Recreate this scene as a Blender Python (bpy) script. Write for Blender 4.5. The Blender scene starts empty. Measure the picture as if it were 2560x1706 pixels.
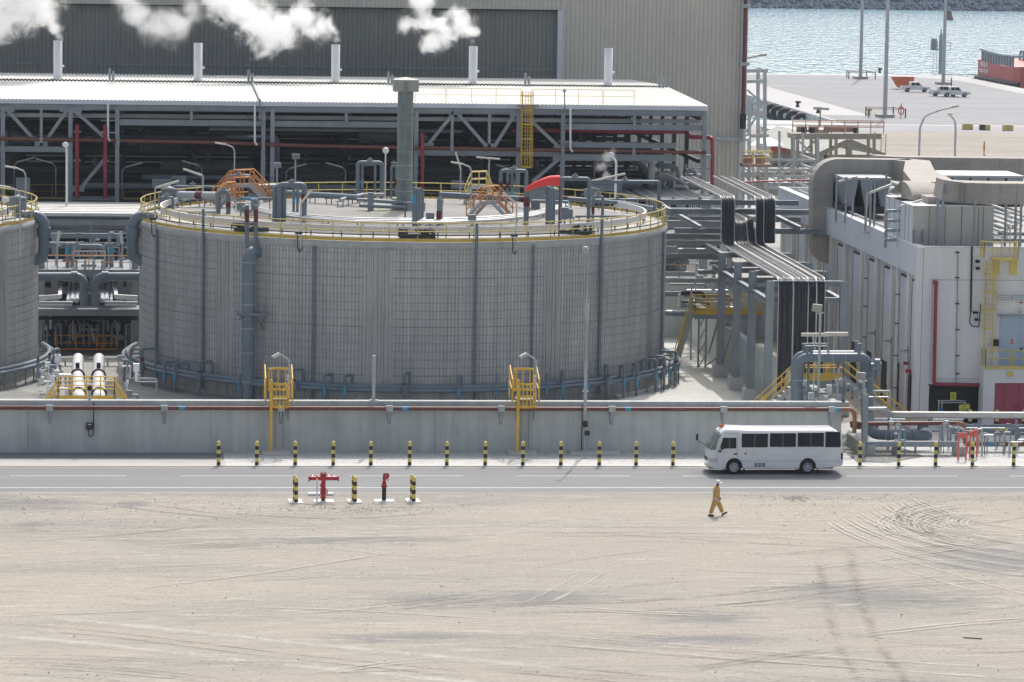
import bpy, math, random
from mathutils import Vector as V, Matrix
random.seed(7)
R=math.radians
# ---------------------------------------------------------------- camera, world, sun, exposure
S=bpy.context.scene; C=S.collection
FPX=9200.; PIT=math.atan(1058/FPX); HEAD=R(5.8); ROLL=.0155; CH=30.
fw0=V((math.sin(HEAD),math.cos(HEAD),0)); rt0=V((math.cos(HEAD),-math.sin(HEAD),0))
FW=fw0*math.cos(PIT)-V((0,0,1))*math.sin(PIT); UP0=fw0*math.sin(PIT)+V((0,0,1))*math.cos(PIT)
RT=rt0*math.cos(ROLL)+UP0*math.sin(ROLL); UP=UP0*math.cos(ROLL)-rt0*math.sin(ROLL)
cam=bpy.data.cameras.new('camera'); co=bpy.data.objects.new('camera',cam); C.objects.link(co)
cam.sensor_fit='HORIZONTAL'; cam.sensor_width=36; cam.lens=FPX/2560*36; cam.clip_start=1; cam.clip_end=20000
M=Matrix((RT,UP,-FW)).transposed().to_4x4(); M.translation=V((0,0,CH)); co.matrix_world=M
S.camera=co; S.render.resolution_x=1024; S.render.resolution_y=682
SEL,SAZ=50,14
w=bpy.data.worlds.new('World'); S.world=w; w.use_nodes=True; nt=w.node_tree
sk=nt.nodes.new('ShaderNodeTexSky'); sk.sky_type='NISHITA'; sk.sun_disc=False
sk.sun_elevation=R(SEL); sk.sun_rotation=R(SAZ); sk.air_density=1.0; sk.dust_density=5; sk.ozone_density=1.0
bg=nt.nodes['Background']; bg.inputs[1].default_value=.15; hs=nt.nodes.new('ShaderNodeHueSaturation');hs.inputs['Saturation'].default_value=.62;nt.links.new(sk.outputs[0],hs.inputs['Color']);nt.links.new(hs.outputs[0],bg.inputs[0])
sl=bpy.data.lights.new('sun','SUN'); sl.energy=2.0; sl.angle=R(.53); sl.color=(1,.965,.92)
so=bpy.data.objects.new('sun',sl); C.objects.link(so)
sd=V((math.sin(R(SAZ))*math.cos(R(SEL)),math.cos(R(SAZ))*math.cos(R(SEL)),math.sin(R(SEL))))
so.rotation_euler=sd.to_track_quat('Z','Y').to_euler(); so.location=(0,100,120)
S.view_settings.view_transform='Standard'; S.view_settings.look='None'; S.view_settings.exposure=.34; S.view_settings.gamma=1
S.cycles.use_denoising=True; S.cycles.volume_bounces=8; S.cycles.max_bounces=10; S.cycles.volume_step_rate=1.0; S.cycles.volume_max_steps=192
S.cycles.sample_clamp_indirect=6
# ---------------------------------------------------------------- pixel -> place helpers (photo pixels, real distances)
def ray(x,y): return FW+RT*((x-1280)/FPX)+UP*((853-y)/FPX)
def G(x,y,z=0.):
    d=ray(x,y); t=(z-CH)/d.z; return V((d.x*t,d.y*t,z))
def P(x,y,Y):
    d=ray(x,y); t=Y/d.y; return V((d.x*t,Y,CH+d.z*t))
def PX(x,y,X):
    d=ray(x,y); t=X/d.x; return V((X,d.y*t,CH+d.z*t))
# ---------------------------------------------------------------- mesh collector
WL={}
class MB:
    def __init__(s): s.v=[];s.f=[];s.sm=[];s.mi=[];s.m=0;s.g=[];s.k=0;s.hold=False
    def add(s,vs,fs,sm=False):
        n=len(s.v); s.v+= [V(a) for a in vs]; s.f+=[[i+n for i in f] for f in fs]; s.sm+=[sm]*len(fs); s.mi+=[s.m]*len(fs); s.k+=0 if s.hold else 1; s.g+=[s.k]*len(fs); return s
    def box(s,x0,x1,y0,y1,z0,z1):
        vs=[(x,y,z) for x in(x0,x1) for y in(y0,y1) for z in(z0,z1)]
        return s.add(vs,[(0,1,3,2),(4,6,7,5),(0,4,5,1),(2,3,7,6),(0,2,6,4),(1,5,7,3)])
    def cb(s,c,dx,dy,dz): return s.box(c[0]-dx/2,c[0]+dx/2,c[1]-dy/2,c[1]+dy/2,c[2]-dz/2,c[2]+dz/2)
    def bar(s,p,q,w,h,up=(0,0,1)):
        p=V(p);q=V(q);d=(q-p)
        if d.length<1e-6:return s
        d.normalize();u=V(up)
        if abs(d.dot(u))>.99:u=V((0,1,0))
        a=d.cross(u).normalized();b=a.cross(d).normalized();a*=w/2;b*=h/2
        vs=[e+i*a+j*b for e in(p,q) for i in(-1,1) for j in(-1,1)]
        return s.add(vs,[(0,1,3,2),(4,6,7,5),(0,4,5,1),(2,3,7,6),(0,2,6,4),(1,5,7,3)])
    def ib(s,p,q,w,h,up=(0,0,1),t=.04):
        p=V(p);q=V(q);d=(q-p).normalized();u=V(up)
        if abs(d.dot(u))>.99:u=V((0,1,0))
        a=d.cross(u).normalized();b=a.cross(d).normalized()
        s.k+=1;o=s.hold;s.hold=True;s.bar(p+b*(h/2-t/2),q+b*(h/2-t/2),w,t,up);s.bar(p-b*(h/2-t/2),q-b*(h/2-t/2),w,t,up);s.bar(p,q,t*.8,h-2*t,up);s.hold=o;return s
    def tube(s,pts,r,n=10,bend=0,caps=True,r2=None):
        pts=[V(p) for p in pts]
        if bend: pts=fillet(pts,bend)
        q=[pts[0]]
        for p in pts[1:]:
            if (p-q[-1]).length>1e-5:q.append(p)
        pts=q;m=len(pts)
        if m<2:return s
        T=[]
        for i in range(m):
            a=(pts[min(i+1,m-1)]-pts[i]);b=(pts[i]-pts[max(i-1,0)])
            t=(a.normalized() if a.length else V((0,0,0)))+(b.normalized() if b.length else V((0,0,0)))
            T.append(t.normalized() if t.length>1e-6 else (a.normalized() if a.length else b.normalized()))
        u=V((0,0,1)) if abs(T[0].z)<.9 else V((1,0,0))
        u=(u-T[0]*u.dot(T[0])).normalized();vs=[]
        for i in range(m):
            u=(u-T[i]*u.dot(T[i])).normalized();v=T[i].cross(u)
            k=1.
            if 0<i<m-1:
                cz=T[i].dot((pts[i+1]-pts[i]).normalized());k=1/max(cz,.5)
            rr=r if r2 is None else r+(r2-r)*i/(m-1)
            for j in range(n):
                an=2*math.pi*j/n;vs.append(pts[i]+(u*math.cos(an)+v*math.sin(an))*rr*(k**.5))
        fs=[(i*n+j,i*n+(j+1)%n,(i+1)*n+(j+1)%n,(i+1)*n+j) for i in range(m-1) for j in range(n)]
        s.add(vs,fs,True)
        if caps:
            o=s.hold;s.hold=True;s.add(vs[:n],[tuple(range(n))[::-1]]);s.add(vs[-n:],[tuple(range(n))]);s.hold=o
        return s
    def lathe(s,c,prof,n=24,axis='z',smooth=True):
        c=V(c);vs=[]
        for r,z in prof:
            for j in range(n):
                a=2*math.pi*j/n;x,y=r*math.cos(a),r*math.sin(a)
                vs.append(c+(V((x,y,z)) if axis=='z' else V((x,z,y)) if axis=='y' else V((z,x,y))))
        m=len(prof);fs=[(i*n+j,i*n+(j+1)%n,(i+1)*n+(j+1)%n,(i+1)*n+j) for i in range(m-1) for j in range(n)]
        return s.add(vs,fs,smooth)
    def cyl(s,p,q,r,n=16): return s.tube([p,q],r,n)
    def sheet(s,x0,x1,y0,y1,z): return s.add([(x0,y0,z),(x1,y0,z),(x1,y1,z),(x0,y1,z)],[(0,1,2,3)])
    def prism(s,pts,off):
        off=V(off);n=len(pts);a=[V(p) for p in pts]
        return s.add(a+[p+off for p in a],[tuple(range(n)),tuple(range(n,2*n))[::-1]]+[(i,(i+1)%n,n+(i+1)%n,n+i) for i in range(n)])
    def pbox(s,x0,y0,x1,y1,Y,d=.3):
        xm,ym=(x0+x1)/2,(y0+y1)/2
        return s.box(P(x0,ym,Y).x,P(x1,ym,Y).x,Y,Y+d,P(xm,y1,Y).z,P(xm,y0,Y).z)
    def ptube(s,pts,Y,r,n=10,bend=0): return s.tube([P(p[0],p[1],p[2] if len(p)>2 else Y) for p in pts],r,n,bend)
    def nxt(s): s.k+=1;return s
    def split(s,name,mat,parent=None,local=False):
        out=[]
        for g in sorted(set(s.g)):
            ids=[i for i,x in enumerate(s.g) if x==g];vs=sorted({v for i in ids for v in s.f[i]});mp={v:i for i,v in enumerate(vs)}
            m=MB();m.v=[s.v[v] for v in vs];m.f=[[mp[v] for v in s.f[i]] for i in ids];m.sm=[s.sm[i] for i in ids];m.mi=[s.mi[i] for i in ids];m.g=[0]*len(ids)
            out.append(m.build(name,mat,parent,local))
        return out
    def build(s,name,mat,parent=None,local=False,flip=False):
        me=bpy.data.meshes.new(name);off=V((0,0,0))
        if parent is not None and not local: off=WL.get(parent.name,off)
        me.from_pydata([tuple(v-off) for v in s.v],[],s.f)
        me.polygons.foreach_set('use_smooth',s.sm)
        ms=mat if isinstance(mat,(list,tuple)) else [mat]
        for x in ms: me.materials.append(x)
        if len(ms)>1: me.polygons.foreach_set('material_index',s.mi)
        me.update();bm=__import__('bmesh').new();bm.from_mesh(me);__import__('bmesh').ops.recalc_face_normals(bm,faces=bm.faces) if not flip else None;bm.to_mesh(me);bm.free()
        o=bpy.data.objects.new(name,me);C.objects.link(o)
        if parent is not None: o.parent=parent;WL[o.name]=WL.get(parent.name,V((0,0,0)))
        else: WL[o.name]=V((0,0,0))
        return o
def fillet(pts,rad,n=6):
    out=[pts[0]]
    for i in range(1,len(pts)-1):
        a,b,c=pts[i-1],pts[i],pts[i+1];u=(a-b);v=(c-b);lu,lv=u.length,v.length
        if lu<1e-6 or lv<1e-6: continue
        u/=lu;v/=lv;cs=max(-1,min(1,u.dot(v)));th=math.acos(cs)
        if th>3.05 or th<.05: out.append(b);continue
        d=min(rad/math.tan(th/2),lu*.48,lv*.48)
        p0=b+u*d;p1=b+v*d
        for k in range(n+1):
            t=k/n;out.append(p0*(1-t)**2+b*2*t*(1-t)+p1*t*t)
    out.append(pts[-1]);return out
def thing(name,label,cat,loc=(0,0,0),group=None,kind=None,rz=0):
    o=bpy.data.objects.new(name,None);C.objects.link(o);o.location=loc;o.rotation_euler=(0,0,rz);o.empty_display_size=.3
    o['label']=label;o['category']=cat
    if group:o['group']=group
    if kind:o['kind']=kind
    WL[o.name]=V(loc);return o
def tag(o,label,cat,group=None,kind=None):
    o['label']=label;o['category']=cat
    if group:o['group']=group
    if kind:o['kind']=kind
    return o
def struct(o): o['kind']='structure';return o
def kids(o): return [c for c in C.objects if c.parent==o]
def dup(root,loc,label,rz=None,scale=None):
    def cp(o,par):
        c=o.copy();C.objects.link(c);c.parent=par
        for k in KID.get(o.name,[]): cp(k,c)
        return c
    KID={}
    for x in C.objects:
        if x.parent: KID.setdefault(x.parent.name,[]).append(x)
    r=cp(root,None);r.location=loc;r['label']=label
    if rz is not None:r.rotation_euler=(0,0,rz)
    if scale:r.scale=scale
    WL[r.name]=V(loc);return r
ORD=['first','second','third','fourth','fifth','sixth','seventh','eighth','ninth','tenth','eleventh','twelfth','thirteenth','fourteenth','fifteenth','sixteenth','seventeenth','eighteenth','nineteenth','twentieth']
# ---------------------------------------------------------------- materials
def mat(name,col,rough=.6,metal=0.,var=.12,vs=.6,fine=.06,streak=0.,dirt=None,dirt_amt=0.,bump=0.,bs=20.,spec=.5,em=None,stretch=(1,1,1),alpha=None):
    m=bpy.data.materials.new(name);m.use_nodes=True;N=m.node_tree.nodes;L=m.node_tree.links;b=N['Principled BSDF']
    b.inputs['Roughness'].default_value=rough;b.inputs['Metallic'].default_value=metal;b.inputs['Specular IOR Level'].default_value=spec
    g=N.new('ShaderNodeNewGeometry');mp=N.new('ShaderNodeMapping');mp.inputs['Scale'].default_value=stretch;L.new(g.outputs['Position'],mp.inputs[0])
    def noise(sc,det=4,ro=.55,vec=None,dist=0):
        n=N.new('ShaderNodeTexNoise');n.inputs['Scale'].default_value=sc;n.inputs['Detail'].default_value=det;n.inputs['Roughness'].default_value=ro;n.inputs['Distortion'].default_value=dist;L.new(vec or mp.outputs[0],n.inputs['Vector']);return n.outputs[0]
    def mr(x,a,b_,c,d):
        r=N.new('ShaderNodeMapRange');r.inputs[1].default_value=a;r.inputs[2].default_value=b_;r.inputs[3].default_value=c;r.inputs[4].default_value=d;L.new(x,r.inputs[0]);return r.outputs[0]
    def mul(x,y):
        q=N.new('ShaderNodeMath');q.operation='MULTIPLY';L.new(x,q.inputs[0]);L.new(y,q.inputs[1]) if not isinstance(y,float) else setattr(q.inputs[1],'default_value',y);return q.outputs[0]
    f=mr(noise(vs),.3,.7,1-var,1+var)
    if fine: f=mul(f,mr(noise(vs*14,3),.3,.7,1-fine,1+fine))
    if streak:
        ms=N.new('ShaderNodeMapping');ms.inputs['Scale'].default_value=(2.2,2.2,.12);L.new(g.outputs['Position'],ms.inputs[0])
        f=mul(f,mr(noise(1.,5,.65,ms.outputs[0]),.35,.7,1-streak,1+streak*.5))
    vm=N.new('ShaderNodeVectorMath');vm.operation='SCALE';vm.inputs[0].default_value=col[:3];L.new(f,vm.inputs['Scale']);out=vm.outputs[0]
    if dirt:
        mx=N.new('ShaderNodeMix');mx.data_type='RGBA';L.new(mr(noise(vs*2.3,6,.65,dist=.4),.52,.72,0,dirt_amt),mx.inputs[0]);L.new(out,mx.inputs[6]);mx.inputs[7].default_value=(*dirt,1);out=mx.outputs[2]
    L.new(out,b.inputs['Base Color'])
    if bump:
        bp=N.new('ShaderNodeBump');bp.inputs['Strength'].default_value=bump;bp.inputs['Distance'].default_value=.05;L.new(noise(bs,5,.6),bp.inputs['Height']);L.new(bp.outputs[0],b.inputs['Normal'])
    if em: b.inputs['Emission Color'].default_value=(*em[0],1);b.inputs['Emission Strength'].default_value=em[1]
    return m
A=dict(
 conc=mat('concrete_pale',(.42,.43,.41),.85,var=.1,vs=.25,streak=.10,dirt=(.22,.22,.2),dirt_amt=.35,bump=.2),
 wallc=mat('bund_wall_concrete',(.50,.53,.515),.9,var=.08,vs=.12,streak=.16,fine=.03,dirt=(.25,.28,.29),dirt_amt=.4),
 slab=mat('bund_floor',(.60,.60,.55),.85,var=.07,vs=.3,dirt=(.4,.39,.36),dirt_amt=.3),
 slabn=mat('paving_concrete',(.52,.52,.5),.85,var=.1,vs=.4,dirt=(.33,.32,.3),dirt_amt=.5),
 steel=mat('grey_steel_paint',(.27,.31,.34),.45,var=.1,vs=.5,streak=.08,dirt=(.17,.18,.18),dirt_amt=.3),
 steell=mat('pale_steel_paint',(.42,.45,.46),.45,var=.08,vs=.5,streak=.06,dirt=(.28,.28,.26),dirt_amt=.3),
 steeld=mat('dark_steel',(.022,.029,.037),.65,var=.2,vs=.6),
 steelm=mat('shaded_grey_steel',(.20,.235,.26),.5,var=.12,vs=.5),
 galv=mat('galvanised',(.55,.56,.55),.38,metal=.55,var=.1,vs=2),
 tray=mat('tray_metal',(.60,.60,.58),.45,metal=.3,var=.08,vs=1.5,dirt=(.35,.35,.33),dirt_amt=.3),
 pipe=mat('blue_grey_pipe',(.15,.195,.235),.42,var=.1,vs=.5,dirt=(.12,.14,.15),dirt_amt=.25),
 pipel=mat('pale_pipe',(.48,.52,.54),.4,var=.08,vs=.7),
 yel=mat('safety_yellow',(.74,.47,.055),.5,var=.08,vs=1.5,dirt=(.4,.22,.05),dirt_amt=.3),
 yelp=mat('faded_yellow',(.62,.50,.14),.6,var=.12,vs=1,dirt=(.35,.27,.12),dirt_amt=.35),
 ora=mat('orange_paint',(.62,.25,.06),.55,var=.12,vs=1,dirt=(.3,.14,.06),dirt_amt=.3),
 orad=mat('rust_orange_rail',(.36,.15,.045),.6,var=.15,vs=1),
 brn=mat('brown_pipe_paint',(.155,.052,.034),.45,var=.12,vs=.8,dirt=(.2,.1,.07),dirt_amt=.4),
 brnl=mat('tan_pipe_paint',(.30,.15,.08),.5,var=.1,vs=.8),
 red=mat('crimson_pipe',(.28,.028,.05),.4,var=.1,vs=.8),
 hyd=mat('hydrant_red',(.42,.02,.03),.3,var=.06,vs=3),
 sal=mat('salmon_red',(.72,.16,.12),.5,var=.06,vs=2),
 white=mat('white_paint',(.78,.79,.8),.35,var=.04,vs=1),
 roofw=mat('white_roof_sheet',(.80,.80,.75),.5,var=.04,vs=.3,fine=.02,dirt=(.6,.58,.5),dirt_amt=.25),
 clad=mat('beige_cladding',(.58,.565,.50),.55,var=.05,vs=.12,fine=.02,streak=.05),
 cladd=mat('dark_grey_cladding',(.235,.25,.235),.55,var=.07,vs=.15,fine=.03,streak=.08),
 trim=mat('pale_blue_trim',(.60,.64,.70),.5,var=.04,vs=.5),
 tclad=mat('tank_cladding',(.50,.50,.495),.55,metal=.05,var=.08,vs=.16,fine=.05,streak=.2,dirt=(.27,.26,.25),dirt_amt=.3),
 tband=mat('tank_band',(.25,.26,.27),.6,var=.1,vs=1),
 tcurb=mat('tank_curb',(.43,.44,.43),.75,var=.12,vs=.5,streak=.12,dirt=(.2,.2,.18),dirt_amt=.5),
 troof=mat('tank_roof',(.255,.25,.235),.9,var=.14,vs=.35,dirt=(.36,.35,.33),dirt_amt=.6,bump=.2),
 troofl=mat('tank_roof_edge',(.47,.46,.42),.85,var=.12,vs=.5,dirt=(.3,.29,.27),dirt_amt=.5),
 block=mat('white_block',(.66,.66,.65),.7,var=.08,vs=2),
 algae=mat('vent_metal',(.20,.25,.24),.5,var=.2,vs=.7,streak=.2,dirt=(.38,.42,.22),dirt_amt=.55),
 cap=mat('vent_cap',(.36,.37,.33),.6,var=.1,vs=.8,dirt=(.2,.2,.16),dirt_amt=.4),
 rub=mat('black_rubber',(.018,.018,.02),.7,var=.2,vs=3),
 blk=mat('black_paint',(.022,.024,.03),.45,var=.1,vs=3),
 cab=mat('black_cable',(.012,.018,.03),.42,var=.5,vs=2,spec=.8),
 blue=mat('blue_tag',(.06,.30,.48),.5,var=.05,vs=3),
 rtag=mat('maroon_tag',(.13,.012,.03),.5,var=.05,vs=3),
 duct=mat('galvanised_duct',(.40,.375,.34),.75,metal=0,spec=.2,var=.08,vs=.5,streak=.05,dirt=(.25,.22,.2),dirt_amt=.4),
 ahu=mat('air_handler_panel',(.47,.46,.42),.55,var=.06,vs=.6,streak=.05),
 wbw=mat('white_render',(.70,.70,.69),.8,var=.05,vs=.2,streak=.06,fine=.02),
 wbb=mat('bluish_white_band',(.60,.65,.70),.75,var=.04,vs=.2,streak=.04),
 wbc=mat('cream_infill',(.58,.57,.53),.8,var=.05,vs=.2,streak=.05),
 droof=mat('plant_roof_deck',(.40,.39,.37),.9,var=.1,vs=.4),
 doorb=mat('pale_blue_door',(.36,.46,.56),.5,var=.04,vs=.5),
 doorr=mat('faded_crimson_door',(.36,.07,.11),.55,var=.1,vs=.4),
 glass=mat('dark_glass',(.010,.018,.028),.12,var=.1,vs=1,spec=.25),
 wsc=mat('windscreen_glass',(.13,.17,.17),.07,var=.3,vs=2,spec=1.),
 busw=mat('bus_white',(.77,.78,.79),.22,var=.03,vs=1,fine=.0,spec=.6,dirt=(.55,.5,.43),dirt_amt=.25),
 skin=mat('skin',(.10,.045,.028),.6,var=.1,vs=6),
 cover=mat('mustard_coverall',(.55,.35,.11),.85,var=.12,vs=5,bump=.3),
 cover2=mat('yellow_coverall',(.70,.36,.02),.85,var=.1,vs=5),
 hull=mat('red_hull',(.42,.06,.055),.5,var=.12,vs=.4,dirt=(.25,.06,.05),dirt_amt=.5),
 fluo=mat('lamp_diffuser',(.62,.62,.55),.4,var=.05,vs=3),
 bolly=mat('bollard_yellow',(.72,.60,.15),.45,var=.05,vs=4),
 sock=mat('red_windsock',(.85,.06,.06),.7,var=.1,vs=3),
 riprap=mat('breakwater_rock',(.045,.07,.12),.9,var=.5,vs=.35,fine=.4),
 teal=mat('teal_blind',(.15,.62,.48),.6,var=.03,vs=2),
 portb=mat('beige_cabin',(.47,.42,.37),.7,var=.06,vs=.5),
 signy=mat('sign_yellow',(.75,.72,.1),.5,var=.03,vs=2),
 amber=mat('amber_lens',(.75,.22,.03),.25,var=.05,vs=4),
 grav=mat('dark_gravel',(.22,.22,.21),.95,var=.5,vs=7,fine=.5,bump=.6,bs=12),
 orc=mat('orange_canvas',(.65,.16,.06),.7,var=.1,vs=1),
 winch=mat('weathered_platform_steel',(.27,.25,.21),.6,var=.15,vs=.8,dirt=(.25,.17,.1),dirt_amt=.4),
 rustp=mat('rusty_pink_panel',(.36,.22,.17),.7,var=.15,vs=.8),
 hood=mat('tug_grey',(.18,.25,.28),.5,var=.1,vs=1),
)
# ---------------------------------------------------------------- generic builders
def lamp_fluo(root,base,top,end,half=.6,r=.045,tone='galv'):
    """bent post with a twin-tube fitting; base/top/end are world points"""
    MB().tube([base,top,V(top).lerp(V(end),.25)],r,8,bend=.25).build('pole',A[tone],root)
    a=V(top).lerp(V(end),.12);d=(V(end)-a)
    f=MB().bar(a,end,.28,.09).build('lamp_housing',A['fluo'],root)
    g=MB()
    for s in(-1,1): g.tube([a+V((0,s*.07,-.06)),V(end)+V((0,s*.07,-.06))],.035,6)
    g.build('lamp_tube',A['white'],f)
def railing(mb,pts,h=1.1,r=.028,sp=1.5,mid=True,kick=0.,closed=False):
    """rail along base points"""
    pts=[V(p) for p in pts]
    if closed: pts=pts+[pts[0]]
    up=V((0,0,1))
    mb.tube([p+up*h for p in pts],r,6)
    if mid: mb.tube([p+up*h*.55 for p in pts],r*.85,6)
    if kick: 
        for a,b in zip(pts,pts[1:]): mb.bar(a+up*kick/2,b+up*kick/2,.02,kick)
    for a,b in zip(pts,pts[1:]):
        n=max(1,int(round((b-a).length/sp)))
        for i in range(n+1):
            p=a.lerp(b,i/n);mb.tube([p,p+up*h],r,6)
    return mb
def stair(root,a,b,w,n,side='steell',railm='yel',wd=(0,1,0)):
    """straight stair from a (low) to b (high), width along wd"""
    a=V(a);b=V(b);wv=V(wd).normalized()*w
    s=MB()
    for k in(0,1): s.bar(a+wv*k,b+wv*k,.05,.26)
    s.split('stringer',A[side],root)
    t=MB();d=(b-a);hd=V((d.x,d.y,0)).normalized()
    for i in range(n):
        c=a.lerp(b,(i+.5)/n)+wv*.5;x=hd*.14
        t.add([c-x-wv*.48,c+x-wv*.48,c+x+wv*.48,c-x+wv*.48],[(0,1,2,3)])
    t.build('tread',A['galv'],root)
    r=MB()
    for k in(0,1):
        r.hold=False;r.k+=1;r.hold=True
        for h in(.55,1.05): r.tube([a+wv*k+V((0,0,h)),b+wv*k+V((0,0,h))],.035,6)
        for i in range(4): 
            q=a.lerp(b,i/3)+wv*k;r.tube([q,q+V((0,0,1.05))],.035,6)
    r.split('handrail',A[railm],root)
def ladder(root,x0,x1,Y,z0,z1,m,cage=True,zc=None,name='ladder'):
    l=MB()
    for x in(x0,x1): l.bar((x,Y,z0),(x,Y,z1),.06,.08)
    k=int((z1-z0)/.3)
    for i in range(k): l.cyl((x0,Y,z0+.3*(i+.5)),(x1,Y,z0+.3*(i+.5)),.018,6)
    l.build('ladder',A[m],root)
    if cage:
        g=MB();c=(x0+x1)/2;rr=(x1-x0)/2+.12;zc=zc or z0+2.2
        arc=[V((c+rr*math.cos(a),Y-rr*1.5*math.sin(a),0)) for a in [math.pi*i/8 for i in range(9)]]
        z=zc
        while z<=z1+.01:
            for p,q in zip(arc,arc[1:]): g.bar(p+V((0,0,z)),q+V((0,0,z)),.02,.1)
            z+=1.1
        for p in arc[1::2][:4]+[arc[4]]: g.bar(p+V((0,0,zc)),p+V((0,0,z1)),.05,.02,up=(0,1,0))
        g.build('safety_cage',A[m],root)
def lettering(txt,size,mtl,parent,loc,rot=(R(90),0,0),ext=.01):
    cu=bpy.data.curves.new('lettering','FONT');cu.body=txt;cu.size=size;cu.extrude=ext;cu.align_x='CENTER';cu.align_y='CENTER'
    o=bpy.data.objects.new('t',cu);C.objects.link(o);bpy.context.view_layer.update()
    me=bpy.data.meshes.new_from_object(o.evaluated_get(bpy.context.evaluated_depsgraph_get()));bpy.data.objects.remove(o)
    me.materials.clear();me.materials.append(mtl);n=bpy.data.objects.new('lettering',me);C.objects.link(n)
    n.parent=parent;n.location=V(loc)-WL.get(parent.name,V((0,0,0)));n.rotation_euler=rot;return n
# ================================================================ SETTING: ground, road, paving, quay, sea
def ground_mat():
    m=bpy.data.materials.new('graded_sand');m.use_nodes=True;N=m.node_tree.nodes;L=m.node_tree.links;b=N['Principled BSDF'];b.inputs['Roughness'].default_value=.95;b.inputs['Specular IOR Level'].default_value=.2
    g=N.new('ShaderNodeNewGeometry')
    def mp(sc,rz=0):
        q=N.new('ShaderNodeMapping');q.inputs['Scale'].default_value=sc;q.inputs['Rotation'].default_value=(0,0,rz);L.new(g.outputs['Position'],q.inputs[0]);return q.outputs[0]
    def noi(vec,sc,det=5,ro=.6,dist=0):
        n=N.new('ShaderNodeTexNoise');n.inputs['Scale'].default_value=sc;n.inputs['Detail'].default_value=det;n.inputs['Roughness'].default_value=ro;n.inputs['Distortion'].default_value=dist;L.new(vec,n.inputs['Vector']);return n.outputs[0]
    def mr(x,a,b_,c,d):
        r=N.new('ShaderNodeMapRange');r.inputs[1].default_value=a;r.inputs[2].default_value=b_;r.inputs[3].default_value=c;r.inputs[4].default_value=d;L.new(x,r.inputs[0]);return r.outputs[0]
    def math_(op,x,y):
        q=N.new('ShaderNodeMath');q.operation=op
        for i,z in((0,x),(1,y)):
            if isinstance(z,(int,float)): q.inputs[i].default_value=z
            else: L.new(z,q.inputs[i])
        return q.outputs[0]
    def mix(f,a,c):
        q=N.new('ShaderNodeMix');q.data_type='RGBA';L.new(f,q.inputs[0])
        for i,z in((6,a),(7,c)):
            if isinstance(z,tuple): q.inputs[i].default_value=(*z,1)
            else: L.new(z,q.inputs[i])
        return q.outputs[2]
    flat=mp((1,1,1));s1=mp((.22,1,1),R(-7));s2=mp((.16,1,1),R(9));s3=mp((.3,1.2,1),R(28))
    col=mix(mr(noi(flat,.035,3),.38,.62,0,1),(.405,.37,.315),(.37,.34,.295))
    # graded patches where the darker gravel shows, stretched by traffic
    pat=math_('MULTIPLY',mr(noi(s1,.11,5,.6,.6),.50,.63,0,.9),mr(noi(flat,2.2,4,.7),.36,.62,.3,1))
    col=mix(pat,col,(.27,.265,.245))
    pm=None
    for (px,py,rx,ry) in((1390,1495,230,26),(2230,1498,380,42),(1760,1545,200,26),(1770,1597,230,16),(2520,1400,330,60),(1000,1595,260,18),(860,1350,420,16),(60,1262,260,24),(2050,1470,260,16),(1100,1500,200,20),(330,1262,60,12),(80,1312,80,10)):
        c=G(px,py);sx=(G(px+rx,py)-c).length;sy=(G(px,py-ry)-c).length
        u=N.new('ShaderNodeVectorMath');u.operation='SUBTRACT';L.new(g.outputs['Position'],u.inputs[0]);u.inputs[1].default_value=c
        w2=N.new('ShaderNodeVectorMath');w2.operation='MULTIPLY';L.new(u.outputs[0],w2.inputs[0]);w2.inputs[1].default_value=(1/sx,1/sy,0)
        l2=N.new('ShaderNodeVectorMath');l2.operation='LENGTH';L.new(w2.outputs[0],l2.inputs[0]);q=mr(l2.outputs['Value'],.1,1.1,1,0)
        pm=q if pm is None else math_('MAXIMUM',pm,q)
    nn=math_('ADD',math_('MULTIPLY',noi(s1,1.3,6,.7,.6),.6),math_('MULTIPLY',noi(flat,1.6,5,.7),.4))
    pq=mr(math_('ADD',math_('MULTIPLY',pm,.34),nn),.56,.78,0,.8)
    col=mix(pq,col,(.22,.22,.215))
    for v,sc,a,k in((s1,1.1,.58,.34),(s2,1.7,.60,.32),(s3,1.3,.64,.26)):
        col=mix(mr(noi(v,sc,6,.62,.7),a,a+.09,0,k*1.5),col,(.30,.27,.235))
        col=mix(mr(noi(v,sc*1.31,5,.6,.5),a,a+.08,0,k*1.1),col,(.53,.50,.44))
    f=mr(noi(flat,5,5,.75),.3,.7,.80,1.18);f=math_('MULTIPLY',f,mr(noi(flat,16,3,.7),.3,.7,.80,1.18))
    q=N.new('ShaderNodeVectorMath');q.operation='SCALE';L.new(col,q.inputs[0]);L.new(f,q.inputs['Scale'])
    # pebbles
    vo=N.new('ShaderNodeTexVoronoi');vo.inputs['Scale'].default_value=2.6;L.new(flat,vo.inputs['Vector'])
    pb=math_('MULTIPLY',mr(vo.outputs[0],.05,.09,1,0),mr(noi(flat,.5,2),.5,.6,0,.55))
    L.new(mix(pb,q.outputs[0],(.16,.15,.14)),b.inputs['Base Color'])
    bp=N.new('ShaderNodeBump');bp.inputs['Strength'].default_value=.5;bp.inputs['Distance'].default_value=.22
    hh=math_('ADD',noi(s1,2.2,6,.65,.6),math_('MULTIPLY',noi(flat,5,5,.7),.5));hh=math_('ADD',hh,math_('MULTIPLY',noi(s2,1.6,5,.6,.8),.8))
    L.new(hh,bp.inputs['Height']);L.new(bp.outputs[0],b.inputs['Normal']);return m
sandm=ground_mat()
struct(MB().sheet(-3000,3000,-300,553,0).build('ground',sandm))
asph=mat('road_asphalt',(.185,.19,.195),.85,var=.08,vs=.5,fine=.05,stretch=(.08,1,1),dirt=(.27,.265,.255),dirt_amt=.45)
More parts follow.
